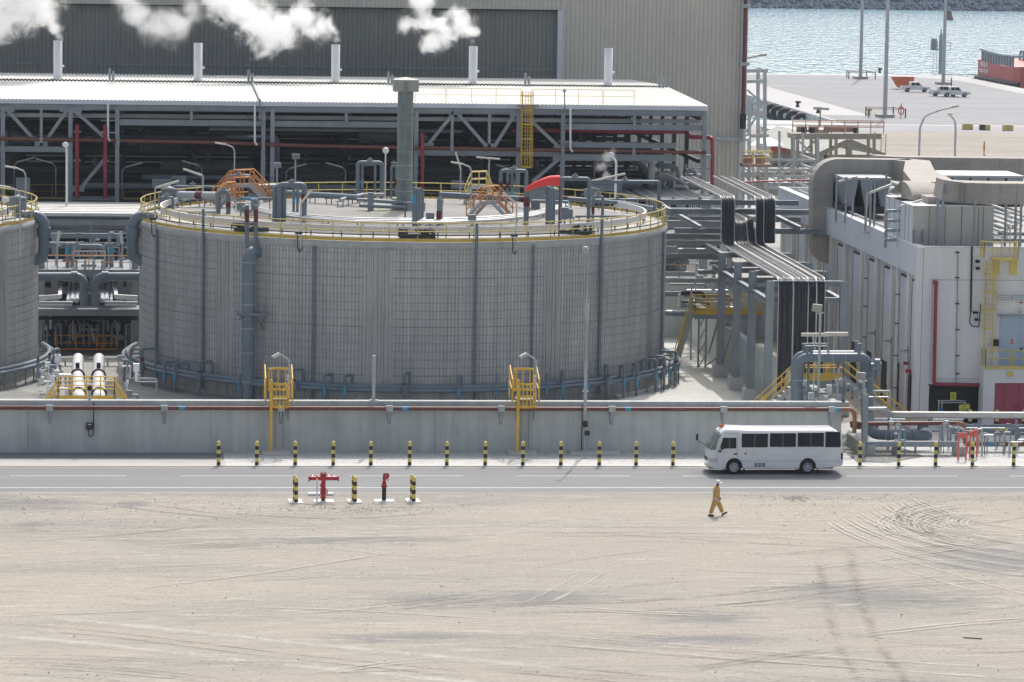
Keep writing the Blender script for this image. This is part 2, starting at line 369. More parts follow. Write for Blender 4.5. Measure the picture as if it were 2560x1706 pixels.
struct(MB().sheet(-300,400,190.45,199.2,.012).build('road',asph))
struct(MB().sheet(-300,400,189.9,190.449,.006).build('road_shoulder',mat('dusty_shoulder',(.30,.29,.27),.9,var=.2,vs=.8,stretch=(.1,1,1),dirt=(.45,.41,.36),dirt_amt=.8)))
mk=MB();mk.sheet(-300,400,191.68,191.84,.018)
x0=G(1706,1191).x
for k in range(-12,14): mk.sheet(x0+k*9.05,x0+k*9.05+6.15,195.8,195.92,.018)
struct(mk.build('road_markings',mat('road_paint_white',(.62,.62,.6),.7,var=.15,vs=2,dirt=(.3,.3,.3),dirt_amt=.4)))
struct(MB().sheet(-300,400,198.96,199.1,.018).build('edge_line',mat('road_paint_cream',(.58,.50,.36),.7,var=.15,vs=2)))
xb=G(560,1150).x
struct(MB().box(xb,39.9,199.25,204.3,-.2,.05).build('paved_verge',mat('paver_blocks',(.56,.555,.53),.85,var=.08,vs=.8,dirt=(.36,.34,.31),dirt_amt=.5)))
pv=MB()
for r_ in range(5):
    yy=200.3+r_*.8
    pv.box(xb,39.9,yy,yy+.025,.0505,.054)
    for k in range(60):
        xx=xb+.3+k*.62+(.31 if r_%2 else 0)
        if xx<39.6: pv.box(xx,xx+.022,yy,min(yy+.8,204.28),.0505,.053)
struct(pv.build('paver_joints',A['tband']))
struct(MB().sheet(-300,xb-.01,199.25,202.0,.03).build('dusty_verge',mat('dusty_concrete',(.46,.45,.43),.9,var=.1,vs=.3,dirt=(.3,.3,.29),dirt_amt=.5,stretch=(.2,1,1))))
struct(MB().sheet(-300,xb-.01,202.0,204.3,.026).build('asphalt_verge',asph))
struct(MB().sheet(30,39.2,204.7,262,.03).build('bund_floor',A['slab']))
struct(MB().sheet(-140,29.99,204.7,262,.03).build('shade_toned_bund_floor',mat('shade_toned_concrete',(.27,.27,.25),.85,var=.15,vs=.3,dirt=(.45,.44,.41),dirt_amt=.6)))  # floor left of the sunlit slab; shade among the pipes put into its colour
struct(MB().sheet(39.95,300,199.25,216.9,.03).build('yard_paving',A['slabn']))
struct(MB().add([(39.9,201.0,.06),(41.6,200.6,.05),(44.2,203,.05),(43.5,207.5,.05),(40.6,212,.06),(39.9,212,.06)],[(0,1,2,3,4,5)]).build('gravel_patch',A['grav']))
struct(MB().sheet(-200,44,262.1,339,.03).build('plant_floor',mat('dark_plant_floor',(.2,.2,.19),.9,var=.15,vs=.3)))  # plain dark floor under the rack and shed
struct(MB().sheet(46,140,262,420,.03).build('plant_yard',mat('plant_yard',(.42,.41,.38),.9,var=.12,vs=.2)))
# tyre tracks pressed in the sand: ribbons whose alpha fades to the edges
class TB(MB):
    def __init__(s): super().__init__();s.soft=[]
    def ribbon(s,pts,w,z,wob=.35):
        k=len(pts);vs=[];so=[]
        for i,p in enumerate(pts):
            t=(pts[min(i+1,k-1)]-pts[max(i-1,0)]).normalized();n=V((-t.y,t.x,0));ww=w*(1-wob/2+wob*random.random());e=min(1,i/3,(k-1-i)/3)
            vs+=[p+n*ww/2+V((0,0,z)),p+V((0,0,z)),p-n*ww/2+V((0,0,z))];so+=[0,e,0]
        s.add(vs,[f for i in range(k-1) for f in((3*i,3*i+1,3*i+4,3*i+3),(3*i+1,3*i+2,3*i+5,3*i+4))]);s.soft+=so
    def make(s,name,m):
        o=s.build(name,m,flip=True);at=o.data.attributes.new('soft','FLOAT','POINT');at.data.foreach_set('value',s.soft);return o
tr=TB();trd=TB();trd2=TB();zc_=[.006]
def dens(pts,st=.8):
    out=[pts[0]]
    for a_,b_ in zip(pts,pts[1:]):
        k=max(1,int((b_-a_).length/st));out+=[a_.lerp(b_,j/k) for j in range(1,k+1)]
    return out
def track(mb,pix,w=.26,gap=None,n=1):
    base=dens(fillet([G(x,y) for x,y in pix],12,10))
    for off in([0] if gap is None else [-gap/2,gap/2]):
        zc_[0]+=.00035;q=[]
        for i,p in enumerate(base):
            t=(base[min(i+1,len(base)-1)]-base[max(i-1,0)]).normalized();q.append(p+V((-t.y,t.x,0))*off)
        mb.ribbon(q,w,zc_[0])
T=track
T(trd,[(200,1256),(420,1282),(720,1311)],.42);T(trd,[(355,1259),(480,1277),(600,1292)],.36);T(trd,[(530,1282),(700,1292),(850,1300),(1000,1290),(1115,1280)],.34);T(trd,[(860,1330),(1000,1325),(1180,1318)],.3)
T(tr,[(-20,1405),(350,1380),(760,1352),(1400,1315)],.5,gap=2.2);T(tr,[(-20,1340),(600,1334),(1300,1325)],.7,gap=2.6);T(tr,[(-20,1560),(300,1588),(700,1632),(1200,1680),(1500,1712)],2.0,gap=4.2)
T(trd,[(-20,1562),(300,1590),(700,1640),(1200,1690)],.35,gap=.9);T(tr,[(100,1215),(300,1235),(500,1233)],.8)
T(tr,[(1280,1323),(1800,1325),(2300,1332),(2580,1338)],.3,1.9);T(tr,[(1280,1312),(1900,1316),(2580,1345)],.22,1.2);T(trd,[(1430,1330),(1900,1360),(2200,1373),(2500,1362)],.3);T(trd,[(1280,1338),(1600,1336),(2000,1345)],.2,1.)
T(trd,[(1280,1522),(1560,1520),(1830,1500),(2100,1465),(2350,1450)],.38,2.0);T(trd2,[(2045,1380),(2055,1450),(2085,1590),(2150,1712)],.7);T(trd2,[(2120,1370),(2150,1500),(2200,1620),(2280,1720)],.7)
T(tr,[(1280,1593),(1700,1625),(2150,1660),(2600,1690)],.5,1.9);T(trd,[(1270,1598),(1800,1640),(2300,1672)],.25,1.5);T(trd,[(1600,1535),(1950,1505),(2300,1460),(2600,1452)],.25,.7)
T(tr,[(2150,1380),(2350,1440),(2600,1512)],.35,1.6);T(tr,[(1500,1420),(1420,1470),(1330,1515)],.4,1.0)
T(trd,[(840,1520),(1060,1503),(1300,1460)],.35);T(trd,[(870,1534),(1100,1508),(1300,1485)],.3,.8);T(trd,[(-10,1675),(250,1690),(500,1712)],.4,1.4);T(trd,[(1270,1670),(1500,1690),(1700,1712)],.5,1.8)
for i in range(48):
    x=random.uniform(-100,2400);y=random.uniform(1300,1700);l=random.uniform(150,700);s_=random.choice([-.14,-.09,-.04,.03,.05,.09])
    T(random.choice([tr,trd,trd]),[(x,y),(x+l*.5,y+l*.5*s_+random.uniform(-9,9)),(x+l,y+l*s_)],random.uniform(.12,.4),random.choice([None,None,.5]))
def arc(mb,c,rx,ry,a0,a1,w):
    zc_[0]+=.0003;mb.ribbon([V((c.x+rx*math.cos(a0+(a1-a0)*i/30),c.y+ry*math.sin(a0+(a1-a0)*i/30),0)) for i in range(31)],w,zc_[0])
for i in range(13):
    c=G(2405+i*13+random.uniform(-12,12),1318+random.uniform(-20,22));r_=random.uniform(2.,4.6)
    for s_ in(0,.3,.55): arc(random.choice([tr,tr,trd]),c,r_+s_,(r_+s_)*1.35,R(110+random.uniform(-25,10)),R(235+random.uniform(-20,20)),.2)
for i in range(7):
    c=G(2640,1245+i*9)
    for s_ in(0,.35): arc(tr,c,7.5+i*.7+s_,12+i*1.0+s_,R(178),R(262),.22)
def alpha_mat(name,col,th,AM=.85,soft=True):
    m=mat(name,col,.95,var=.15,vs=1.2,spec=.2);N=m.node_tree.nodes;L=m.node_tree.links;g=N.new('ShaderNodeNewGeometry')
    def nz(sc,d):
        n=N.new('ShaderNodeTexNoise');n.inputs['Scale'].default_value=sc;n.inputs['Detail'].default_value=d;n.inputs['Roughness'].default_value=.7;L.new(g.outputs['Position'],n.inputs[0]);return n.outputs[0]
    a=N.new('ShaderNodeMath');a.operation='ADD';L.new(nz(4,6),a.inputs[0]);L.new(nz(.25,3),a.inputs[1])
    r=N.new('ShaderNodeMapRange');r.inputs[1].default_value=th;r.inputs[2].default_value=th+.28;r.inputs[3].default_value=0;r.inputs[4].default_value=AM;L.new(a.outputs[0],r.inputs[0]);o=r.outputs[0]
    if soft:
        t=N.new('ShaderNodeAttribute');t.attribute_name='soft';q=N.new('ShaderNodeMath');q.operation='MULTIPLY';L.new(o,q.inputs[0]);L.new(t.outputs['Fac'],q.inputs[1]);o=q.outputs[0]
    L.new(o,N['Principled BSDF'].inputs['Alpha']);return m
struct(tr.make('tyre_tracks_pale',alpha_mat('pale_track_sand',(.55,.52,.46),.74,.75)))
struct(trd2.make('tyre_tracks_faint',alpha_mat('faint_track_sand',(.25,.225,.19),.9,.5)))
struct(trd.make('tyre_tracks_dark',alpha_mat('dark_track_sand',(.22,.20,.17),.82,.48)))
# quay
qp=mat('quay_concrete',(.43,.425,.42),.85,var=.05,vs=.05,dirt=(.48,.46,.46),dirt_amt=.4);qa=mat('quay_asphalt',(.235,.24,.25),.85,var=.10,vs=.06,dirt=(.33,.33,.35),dirt_amt=.55,stretch=(.25,1,1))
struct(MB().box(105,162.7,553.01,726,-7,-.01).box(-900,900,552.6,552.99,-8,-.02).build('quay',qp))
struct(MB().sheet(105,162.7,553.01,726,-.005).build('quay_edge_paving',qp))
struct(MB().add([(114.2,570,.02),(157.5,570,.02),(157.5,702,.02),(150,719,.02),(114.2,719,.02)],[(0,1,2,3,4)]).sheet(106,200,545,569.9,.02).build('quay_roadway',qa))
struct(MB().sheet(-300,400,543,544.9,.015).sheet(-300,105,545,553,.015).build('quay_kerb_strip',mat('white_strip',(.52,.51,.50),.8,var=.03)))
struct(MB().sheet(-300,400,526,542.9,.012).build('quay_access_road',mat('quay_access',(.29,.29,.31),.85,var=.08,vs=.1)))
def sea_mat():
    m=bpy.data.materials.new('glittering_sea');m.use_nodes=True;N=m.node_tree.nodes;L=m.node_tree.links;b=N['Principled BSDF']
    b.inputs['Base Color'].default_value=(.40,.62,.70,1);b.inputs['Roughness'].default_value=.07;b.inputs['IOR'].default_value=1.33
    g=N.new('ShaderNodeNewGeometry');mp=N.new('ShaderNodeMapping');mp.inputs['Scale'].default_value=(.45,.1,1);L.new(g.outputs['Position'],mp.inputs[0])
    n=N.new('ShaderNodeTexNoise');n.inputs['Scale'].default_value=1.0;n.inputs['Detail'].default_value=2;n.inputs['Roughness'].default_value=.6;L.new(mp.outputs[0],n.inputs[0])
    bp=N.new('ShaderNodeBump');bp.inputs['Strength'].default_value=1;bp.inputs['Distance'].default_value=2.2;L.new(n.outputs[0],bp.inputs['Height']);L.new(bp.outputs[0],b.inputs['Normal']);return m
struct(MB().sheet(-8000,8000,553,16000,-3).build('sea',sea_mat()))
# breakwater of rocks
bw=MB();random.seed(3)
bw.prism([(-200,1400,-4),(-200,1435,14),(-200,1550,14),(-200,1580,-4)],(900,0,0))
for i in range(2200):
    x=random.uniform(200,380);t=random.random();y=1400+t*34;z=-3.5+t*17.5;s=random.uniform(.8,1.9)
    a=[V((random.uniform(-1,1),random.uniform(-1,1),random.uniform(-1,1))).normalized()*s*random.uniform(.7,1.1) for _ in range(6)]
    bw.add([V((x,y,z))+V(p)*s for p in((1,0,0),(-1,.1,.1),(0,1,0),(.1,-1,0),(0,.1,.8),(0,0,-.8))],[(0,2,4),(2,1,4),(1,3,4),(3,0,4),(2,0,5),(1,2,5),(3,1,5),(0,3,5)])
struct(bw.build('breakwater',A['riprap']))

# loose stones on the sand
random.seed(31);pb=MB()
def stone(x,y,s):
    c=V((x,y,s*.25));q=[c+V((random.uniform(-1,1)*s*.2,random.uniform(-1,1)*s*.2,0))+V(p)*s for p in((1,0,0),(-.6,.8,0),(-.6,-.8,0),(0,0,.8))]
    pb.add(q,[(0,1,3),(1,2,3),(2,0,3)])
for i in range(6500):
    k=random.random()
    if k<.22: p=G(random.uniform(0,650),random.triangular(1231,1345,1238))
    elif k<.42: p=G(random.uniform(1850,2560),random.triangular(1231,1330,1245))
    elif k<.55: p=G(random.gauss(880,160),random.gauss(1275,6))
    elif k<.62: p=G(random.gauss(1990,18),random.gauss(1247,5))
    else: p=G(random.uniform(-20,2580),random.uniform(1232,1706))
    if p.y<189.8: stone(p.x,p.y,min(.012+random.expovariate(110),.06))
tag(pb.build('loose_stones',mat('stone_grey',(.33,.31,.28),.9,var=.4,vs=5,fine=.3)),'small loose stones and gravel scattered over the sand','stones',kind='stuff')
tag(MB().bar(G(2408,1594,.03),G(2455,1597,.03),.05,.04).build('plank',mat('dry_wood',(.2,.18,.13),.9)),'thin stick lying on the sand at lower right','stick')
# ================================================================ BUND WALL AND WHAT HANGS ON IT
YW=204.32
t=thing('bund_wall','long grey concrete bund wall running behind the kerb bollards','wall',(16,YW,0))
m_=MB()
xs=[-60,-6.2,G(1088,1136).x,39.65]
for a,b in zip(xs,xs[1:]): m_.box(a+.012,b-.012,YW,YW+.42,-.3,2.55)
m_.box(-60,39.64,YW+.05,YW+.4,-.3,2.54)
m_.build('wall_panel',A['wallc'],t)
MB().box(-60,39.65,YW-.07,YW+.5,2.552,2.97).build('coping',A['wallc'],t)
MB().box(39.2,39.64,YW+.5,262,-.2,2.9).build('side_wall',A['wallc'],t)
PYB=YW-.36;zp=P(1100,1022,PYB).z
t=thing('brown_pipe','brown painted pipe clamped along the top of the bund wall','pipe',(16,PYB,zp))
xe=P(2122,1027,PYB).x
MB().tube([(-60,PYB,zp),(xe-.5,PYB,zp)],.115,14).build('pipe_run',A['brn'],t)
MB().tube([(xe-.5,PYB,zp),(xe+.35,PYB,zp),(xe+.35,PYB+.02,zp-1.35)],.125,14,bend=.6).build('elbow',A['brnl'],t)
s_=MB().box(P(1588,0,PYB).x,P(1668,0,PYB).x,PYB-.121,PYB-.1,zp-.05,zp+.05)
for i,x in enumerate((455,1013,1570,2093)):
    c=P(x,1022,PYB).x;MB().tube([(c-.17,PYB,zp),(c+.17,PYB,zp)],.12,14).build('blue_band',A['blue'],t)
cl=thing('pipe_clamp','x','clamp',(0,0,0),group='clamps holding the brown pipe to the wall')
MB().box(-.19,.19,-.15,.36,-.16,.16).build('saddle',A['steell'],cl,True)
MB().prism([(-.05,.34,-.16),(-.05,-.1,-.16),(-.05,.34,-.72)],(.1,0,0)).build('bracket',A['steell'],cl,True)
MB().box(-.1,.1,.345,.358,-.95,-.16).build('wall_plate',A['steel'],cl,True)
CLX=(124,411,703,974,1253,1530,1809,2079)
def cll(i): return '%s grey pipe clamp from the left on the brown wall pipe'%ORD[i]
for i,x in enumerate(CLX):
    l=(P(x,1022,PYB).x,PYB,zp)
    if i==0: cl.location=l;cl['label']=cll(0)
    else: dup(cl,l,cll(i))
# ladder cages over the wall
def wallladder(px,label):
    x=P(px,1100,203.5).x;t=thing('access_ladder',label,'ladder',(x,203.5,0),group='yellow caged ladders over the bund wall')
    MB().box(x-.5,x+1.1,203.1,YW-.01,.051,.2).build('concrete_pad',A['slabn'],t)
    y=203.55;zb=P(px,1018,y).z;zt=P(px,952,y).z
    MB().cyl((x,y,.2),(x,y,zt+.05),.085,12).build('post',A['yel'],t)
    c=x+.48;g=MB();arc=[V((c+.55*math.cos(a),y+.42-.55*math.sin(a),0)) for a in[math.pi*i/8 for i in range(9)]]
    for z in(zb,zb+.58,zb+1.3): 
        for p,q in zip(arc,arc[1:]): g.bar(p+V((0,0,z)),q+V((0,0,z)),.03,.12)
    for p in arc[1:-1]: g.bar(p+V((0,0,zb)),p+V((0,0,zb+1.3)),.06,.03,up=(0,1,0))
    g.build('safety_cage',A['yel'],t)
    g=MB();arc=[V((c+.55*math.cos(a),YW+1.0+.45*math.sin(a),0)) for a in[math.pi*i/8 for i in range(9)]]
    for z in(zb+.7,zb+1.9):
        for p,q in zip(arc,arc[1:]): g.bar(p+V((0,0,z)),q+V((0,0,z)),.03,.12)
    for p in arc[::2]: g.bar(p+V((0,0,zb+.7)),p+V((0,0,zb+1.9)),.06,.03,up=(0,1,0))
    g.build('rear_cage',A['yel'],t)
    MB().box(c-.5,c+.5,YW-.2,YW+1.1,3.02,3.1).build('platform',A['winch'],t)
    for s in(-.78,.72):
        h=MB().tube([(c+s,YW-.5,3.0),(c+s,YW-.5,4.25),(c+s,YW+1.2,4.9),(c+s,YW+1.2,3.0)],.04,8,bend=.12);h.tube([(c+s,YW-.5,3.6),(c+s,YW+1.2,4.0)],.03,6);h.bar((c+s,YW-.5,3.0),(c+s,YW-.5,4.3),.09,.09);h.build('handrail',A['yel'],t)
    l=MB()
    for s in(-.22,.22): l.cyl((c+s,YW-.12,.3),(c+s,YW-.12,3.0),.02,6)
    for s in(-.5,.5): l.bar((c+s,YW-.1,1.9),(c+s,YW-.1,3.0),.06,.05)
    l.build('ladder_rail',A['steelm'],t)
wallladder(677,'yellow caged ladder stile over the wall, left of the square grey post')
wallladder(1294,'yellow caged ladder stile over the wall, just left of the tall mast')
def curvelamp(px,hx,label):
    Y=YW+.25;b=P(px,1003,Y);k=P(px+1,900,Y);h=P(hx,885,Y-.2);t=thing('wall_lamp',label,'lamp',(b.x,Y,2.97),group='small flood lamps on posts beside the caged ladders')
    MB().tube([(b.x,Y,2.97),k,h],.055,8,bend=.35).build('post',A['steell'],t)
    d=V((-.8,-.1,-.45)).normalized();MB().bar(h-d*.02,h+d*.42,.3,.16).build('lamp_head',A['galv'],t)
    m=MB()
    for z in(3.3,3.7,4.1,4.3): m.box(b.x-.12,b.x-.02,Y-.16,Y-.06,z,z+.12)
    m.split('cable_gland',A['white'],t)
curvelamp(722,698,'bent lamp post on the wall beside the left caged ladder');curvelamp(1339,1316,'bent lamp post on the wall beside the right caged ladder')
# tall mast
Y=203.75;b=G(1455,1131);b=V((b.x,Y,.05));k=P(1461,905,Y);tp=P(1475,615,Y)
t=thing('lamp_mast','tall thin grey mast standing in front of the wall and the tank','mast',b)
MB().box(b.x-.85,b.x+2.0,203.05,YW-.01,.052,.22).build('concrete_pad',A['slabn'],t)
MB().cyl((b.x,Y,.2),(b.x,Y,k.z),.095,12).cyl((b.x,Y,k.z),(b.x,Y,k.z+4),.055,12).cyl((b.x,Y,k.z+4),(b.x,Y,tp.z),.035,12).cyl((b.x,Y,k.z+2.2),(b.x,Y,k.z+3.3),.1,12).cyl((b.x,Y,k.z-1.7),(b.x,Y,k.z-1.65),.17,12).build('pole',A['steell'],t)
MB().cb((b.x,Y,.25),.5,.5,.06).build('base_plate',A['steell'],t)
h=MB();h.lathe((b.x-.15,Y-.1,tp.z-.25),[(.08,-.2),(.17,-.1),(.2,.1),(.13,.2),(.02,.24)],14);h.build('lamp_head',A['steell'],t)
MB().box(b.x-.14,b.x+.14,Y-.3,Y-.12,1.62,1.95).box(b.x-.02,b.x+.26,Y-.28,Y-.14,1.15,1.4).build('junction_box',A['blk'],t)
MB().tube([(b.x-.17,Y-.05,2.9),(b.x-.17,Y-.05,.25)],.03,6).build('cable',A['blk'],t)
# square post on wall
Y=YW+.3;b=P(934,1003,Y);t=thing('square_post','square grey steel post standing on the wall before the tank','post',(b.x,Y,2.97))
MB().box(b.x-.09,b.x+.09,Y-.09,Y+.09,2.97,P(934,889,Y).z).build('post',A['steell'],t)
MB().box(b.x-.22,b.x+.22,Y-.18,Y+.18,2.97,3.01).build('base_plate',A['steell'],t)
# junction box on wall
Y=YW-.13;b=P(224,1066,Y);t=thing('junction_box','small black box with a hanging cable loop on the wall','box',b)
MB().cb(b,.4,.22,.38).build('box',A['blk'],t)
MB().cb(b+V((0,-.12,.12)),.2,.02,.03).build('name_strip',A['white'],t)
MB().tube([b+V((-.06,0,-.19)),b+V((-.06,0,-.5)),b+V((.08,0,-.62)),b+V((.22,0,-.4)),b+V((.22,0,.1)),b+V((.22,-.02,1.05)),b+V((.22,.05,1.36))],.028,6,bend=.12).build('cable',A['blk'],t)
b=P(224,985,YW+.2);t=thing('vent_spigot','short grey pipe stub with white valve rising from the wall top','valve',(b.x,YW+.2,2.97))
MB().cyl((b.x,YW+.2,2.97),(b.x,YW+.2,3.5),.09,10).build('stub',A['steell'],t);MB().lathe((b.x,YW+.2,3.62),[(.02,-.18),(.13,-.1),(.13,.1),(.02,.16)],10).build('valve_body',A['rub'],t);MB().box(b.x-.18,b.x+.18,YW+.15,YW+.25,3.83,3.9).build('handle',A['white'],t)
# ================================================================ BOLLARDS
def mk_boll(label,group,loc,plate=False):
    t=thing('bollard',label,'bollard',loc,group=group)
    H_=1.33;z=[0,.19,.42,.64,.86,1.07,H_]
    y=MB();vs=[];pr=[];mi=[]
    for i,(a,b) in enumerate(zip(z,z[1:])):
        if i==5: q=[(.105,a),(.105,H_-.08),(.085,H_-.03),(.045,H_),(.001,H_+.005)]
        else: q=[(.105,a),(.105,b)]
        if pr: q=q[1:]
        pr+=q;mi+=[i%2==0]*(len(q)-(1 if i==0 else 0))
    y.lathe((0,0,0),pr,14);y.mi=[1 if m_ else 0 for m_ in mi for _ in range(14)]
    y.build('striped_post',[A['bolly'],A['blk']],t,True)
    if plate: MB().box(-.36,.36,-.36,.36,-.02,.03).build('base_slab',A['slab'],t,True)
    else: MB().prism([(-.05,.0,.0),(.24,.0,.0),(.3,-.2,.0),(0,-.2,.0)],(0,0,.012)).build('painted_foot',A['white'],t,True)
    return t
BX=(546.5,642,738,833,927,1024,1117,1213,1307,1402,1498,1590,1682,2149,2246,2338,2430,2533)
g_='yellow and black bollards along the kerb'
for i,x in enumerate(BX):
    l=(G(x,1166).x,199.5,.05)
    lab='%s striped bollard from the left in the kerb row'%ORD[i] if i<13 else '%s striped bollard to the right of the bus'%ORD[i-13]
    if i==0: BOLL0=mk_boll(lab,g_,l)
    else: dup(BOLL0,l,lab)
FB=[((737,1252),(740,1257.5)),((884,1252),(887,1256.5)),((1030,1250.5),(1034,1255.5))]
wh=['left of the red T pipe','between the two red hydrants','right of the fire monitor']
for i,(a,b) in enumerate(FB):
    for j,p in enumerate((a,b)):
        q=G(*p);lab='%s striped bollard on the sand %s'%(['rear','front'][j],wh[i])
        if i==0 and j==0: f0=mk_boll(lab,'yellow and black bollards around the fire equipment',(q.x,q.y,.01),True)
        else:
            q=G(p[0],p[1]);dup(f0,(q.x,q.y,.01),lab)
# ================================================================ HYDRANT MANIFOLD, MONITOR, POST
b=G(808,1254);x,y=b.x,b.y
t=thing('hydrant_manifold','crimson T shaped hydrant manifold on a white plate beside the road','hydrant',(x,y,0))
MB().box(x-.5,x+.55,y-.45,y+.4,-.01,.04).build('white_plate',A['white'],t)
MB().cyl((x,y,0),(x,y,.16),.105,14).build('stub',A['rub'],t)
m=MB().cyl((x,y,.14),(x,y,1.47),.115,16)
for z,r in((.22,.17),(.62,.16),(.68,.16),(1.36,.17),(1.43,.17)): m.cyl((x,y,z-.025),(x,y,z+.025),r,16)
m.lathe((x,y,.45),[(.115,-.14),(.17,-.05),(.17,.05),(.115,.14)],16);m.cyl((x,y-.05,.85),(x-.16,y-.02,.85),.09,12);m.build('riser',A['hyd'],t)
m=MB().cyl((x-.72,y,1.2),(x+.74,y,1.2),.105,16)
for s in(-.74,.76): m.cyl((x+s-.03,y,1.2),(x+s+.03,y,1.2),.17,16)
m.build('cross_pipe',A['hyd'],t)
for s in(-.56,-.3,.28,.55): MB().cyl((x+s,y,1.2),(x+s,y+.22,1.28),.085,12).build('outlet',A['hyd'],t)
w_=MB();w_.tube([V((x+.22,y+.15*math.cos(a),.5+.15*math.sin(a))) for a in[2*math.pi*i/14 for i in range(15)]],.015,6);w_.cyl((x+.1,y,.5),(x+.24,y,.5),.02,8);w_.build('hand_wheel',A['hyd'],t)
m=MB()
for i in range(6): 
    a=math.pi*i/3;m.cyl((x+.13*math.cos(a),y+.13*math.sin(a),1.4),(x+.13*math.cos(a),y+.13*math.sin(a),1.51),.02,6)
m.split('bolt',A['hyd'],t)
b2=G(802,1238);tag(MB().box(b2.x-.65,b2.x+.65,b2.y-.25,b2.y+.25,.0,.12).build('concrete_block',A['white']),'low white concrete block behind the red T manifold','block')
b3=G(792,1260);t=thing('marker_post','slim white post with a red cap before the T manifold','post',b3)
MB().cyl((b3.x,b3.y,0),(b3.x,b3.y,1.3),.045,10).build('post',A['white'],t);MB().cyl((b3.x,b3.y,1.3),(b3.x,b3.y,1.47),.05,10).build('cap',A['sal'],t)
b=G(960,1253);x,y=b.x,b.y
t=thing('fire_monitor','red fire monitor nozzle on a black column and white plate','monitor',(x,y,0))
MB().prism([(x-.5,y+.4,0),(x+.52,y+.4,0),(x+.52,y-.42,0),(x-.5,y-.42,0)],(0,0,.04)).build('white_plate',A['white'],t)
MB().cyl((x,y,0),(x,y,.76),.11,16).build('column',A['rub'],t)
m=MB().cyl((x,y,.74),(x,y,.8),.17,16).lathe((x,y,.8),[(.13,0),(.1,.2),(.07,.3),(.09,.33),(.09,.42),(.06,.46),(.06,.62)],16);m.build('valve_body',A['hyd'],t)
m=MB().tube([(x,y,1.2),(x,y,1.34),(x+.06,y,1.42),(x+.16,y,1.4),(x+.2,y,1.3),(x+.1,y,1.2)],.075,12,bend=.06);m.build('swivel_elbow',A['hyd'],t)
MB().tube([(x+.03,y,1.38),(x-.02,y-.05,1.48)],.05,10,r2=.07).build('nozzle',mat('nozzle_green',(.2,.33,.3),.4),t)
w_=MB();w_.tube([V((x+.18,y+.1*math.cos(a),1.14+.1*math.sin(a))) for a in[2*math.pi*i/12 for i in range(13)]],.014,6);w_.cyl((x+.05,y,1.14),(x+.19,y,1.14),.018,8);w_.build('hand_wheel',A['hyd'],t)
# ================================================================ BUS (front faces left)
YN=196.45;bx0=P(1770,1130,YN).x;bx1=P(2108,1130,YN).x;BL=bx1-bx0;BW=2.06
t=thing('minibus','white minibus with dark tinted windows driving left along the road','bus',(bx0,YN,0))
def bt(yy): # roof height factor by lateral distance from centre
    a=abs(yy)/(BW/2)
    return 2.50-.02*a*a-(0 if a<.75 else .30*((a-.75)/.25)**2.2)
def fx(yy,z): # front face position
    a=abs(yy)/(BW/2);c=.10*a*a+(.16*max(0,(a-.82)/.18)**2)
    if z<.6:return .02+c
    if z<1.3:return .02+(z-.6)*.05+c
    return .055+(z-1.3)*.60+c
def prof(yy,gx=0):
    top=bt(yy);zs=top
    P_=[(fx(yy,.42)+.02,.42)]
    ws=(bx(1835),bx(2019))
    pts=[]
    pts.append((fx(yy,.3)+.05,.33));
    for c in ws:
        pts.append((c-.48,.36));
        for i in range(9):
            an=math.pi-math.pi*i/8;pts.append((c+.47*math.cos(an),.42+.5*math.sin(an)*1.0))
        pts.append((c+.48,.36))
    pts.append((BL-.25,.42));pts.append((BL,.55));pts.append((BL-.02,1.4));pts.append((BL-.1,2.1));
    k=top
    pts.append((BL-.22,k-.18));pts.append((BL-.5,k-.02));pts.append((2.3,k-.03));pts.append((1.6,k+.0));pts.append((1.1,k+.015));pts.append((.95,k-.01));pts.append((.78,k-.12))
    for z in(2.2,2.05,1.7,1.35,.95,.6): pts.append((fx(yy,min(z,k-.2)),min(z,k-.2)))
    return pts
def bx(p): return P(p,1186,YN).x-bx0
lat=[-1.03,-1.0,-.93,-.8,-.5,0,.5,.8,.93,1.0,1.03]
rings=[prof(y_) for y_ in lat];n=len(rings[0]);vs=[];fs=[]
for y_,r_ in zip(lat,rings): vs+=[V((bx0+p[0],YN+1.03+y_,p[1])) for p in r_]
for i in range(len(lat)-1): fs+=[(i*n+j,i*n+(j+1)%n,(i+1)*n+(j+1)%n,(i+1)*n+j) for j in range(n)]
body=MB().add(vs,fs,True).add(vs[:n],[tuple(range(n))]).add(vs[-n:],[tuple(range(n))[::-1]]).build('body',A['busw'],t)
def side(x0,y0,x1,y1,d=.012,Y=None):
    Y=YN-d if Y is None else Y;return P(x0,y0,Y),P(x1,y1,Y)
def panel(name,m,px,d,par=t,th=.03):
    pts=[P(x,y,YN-d) for x,y in px];return MB().prism(pts,(0,th,0)).build(name,m,par)
def rr(x0,y0,x1,y1,k=1.5): return [(x0+k,y0),(x1-k,y0),(x1,y0+k),(x1,y1-k),(x1-k,y1),(x0+k,y1),(x0,y1-k),(x0,y0+k)]
for i,(a,b,c,d) in enumerate(((1854,1084.5,1920,1119),(1924.5,1083.5,1990,1118),(1994,1082.5,2060,1117.5))):
    f=panel('window',A['glass'],[(a,c-0+(b-b)) for a,c in ()] or rr(a,b,c,d,1),.014)
    fr=MB()
    for q in((a-1,b-1,c+1,b),(a-1,d,c+1,d+1),(a-1,b,a,d),(c,b,c+1,d)): fr.pbox(*q,YN-.02,.03)
    fr.build('frame',A['busw'],f)
    MB().pbox((a+c)/2-.6,b,(a+c)/2+.6,d,YN-.02,.008).build('divider',A['steelm'],f)
panel('rear_window',A['glass'],[(2064,1080),(2098,1080),(2101,1083),(2102,1116),(2100,1118.5),(2063,1118.5)],.014)
f=panel('door_window',A['glass'],[(1808,1095),(1841,1095),(1841,1121.5),(1801,1122),(1802,1114)],.014)
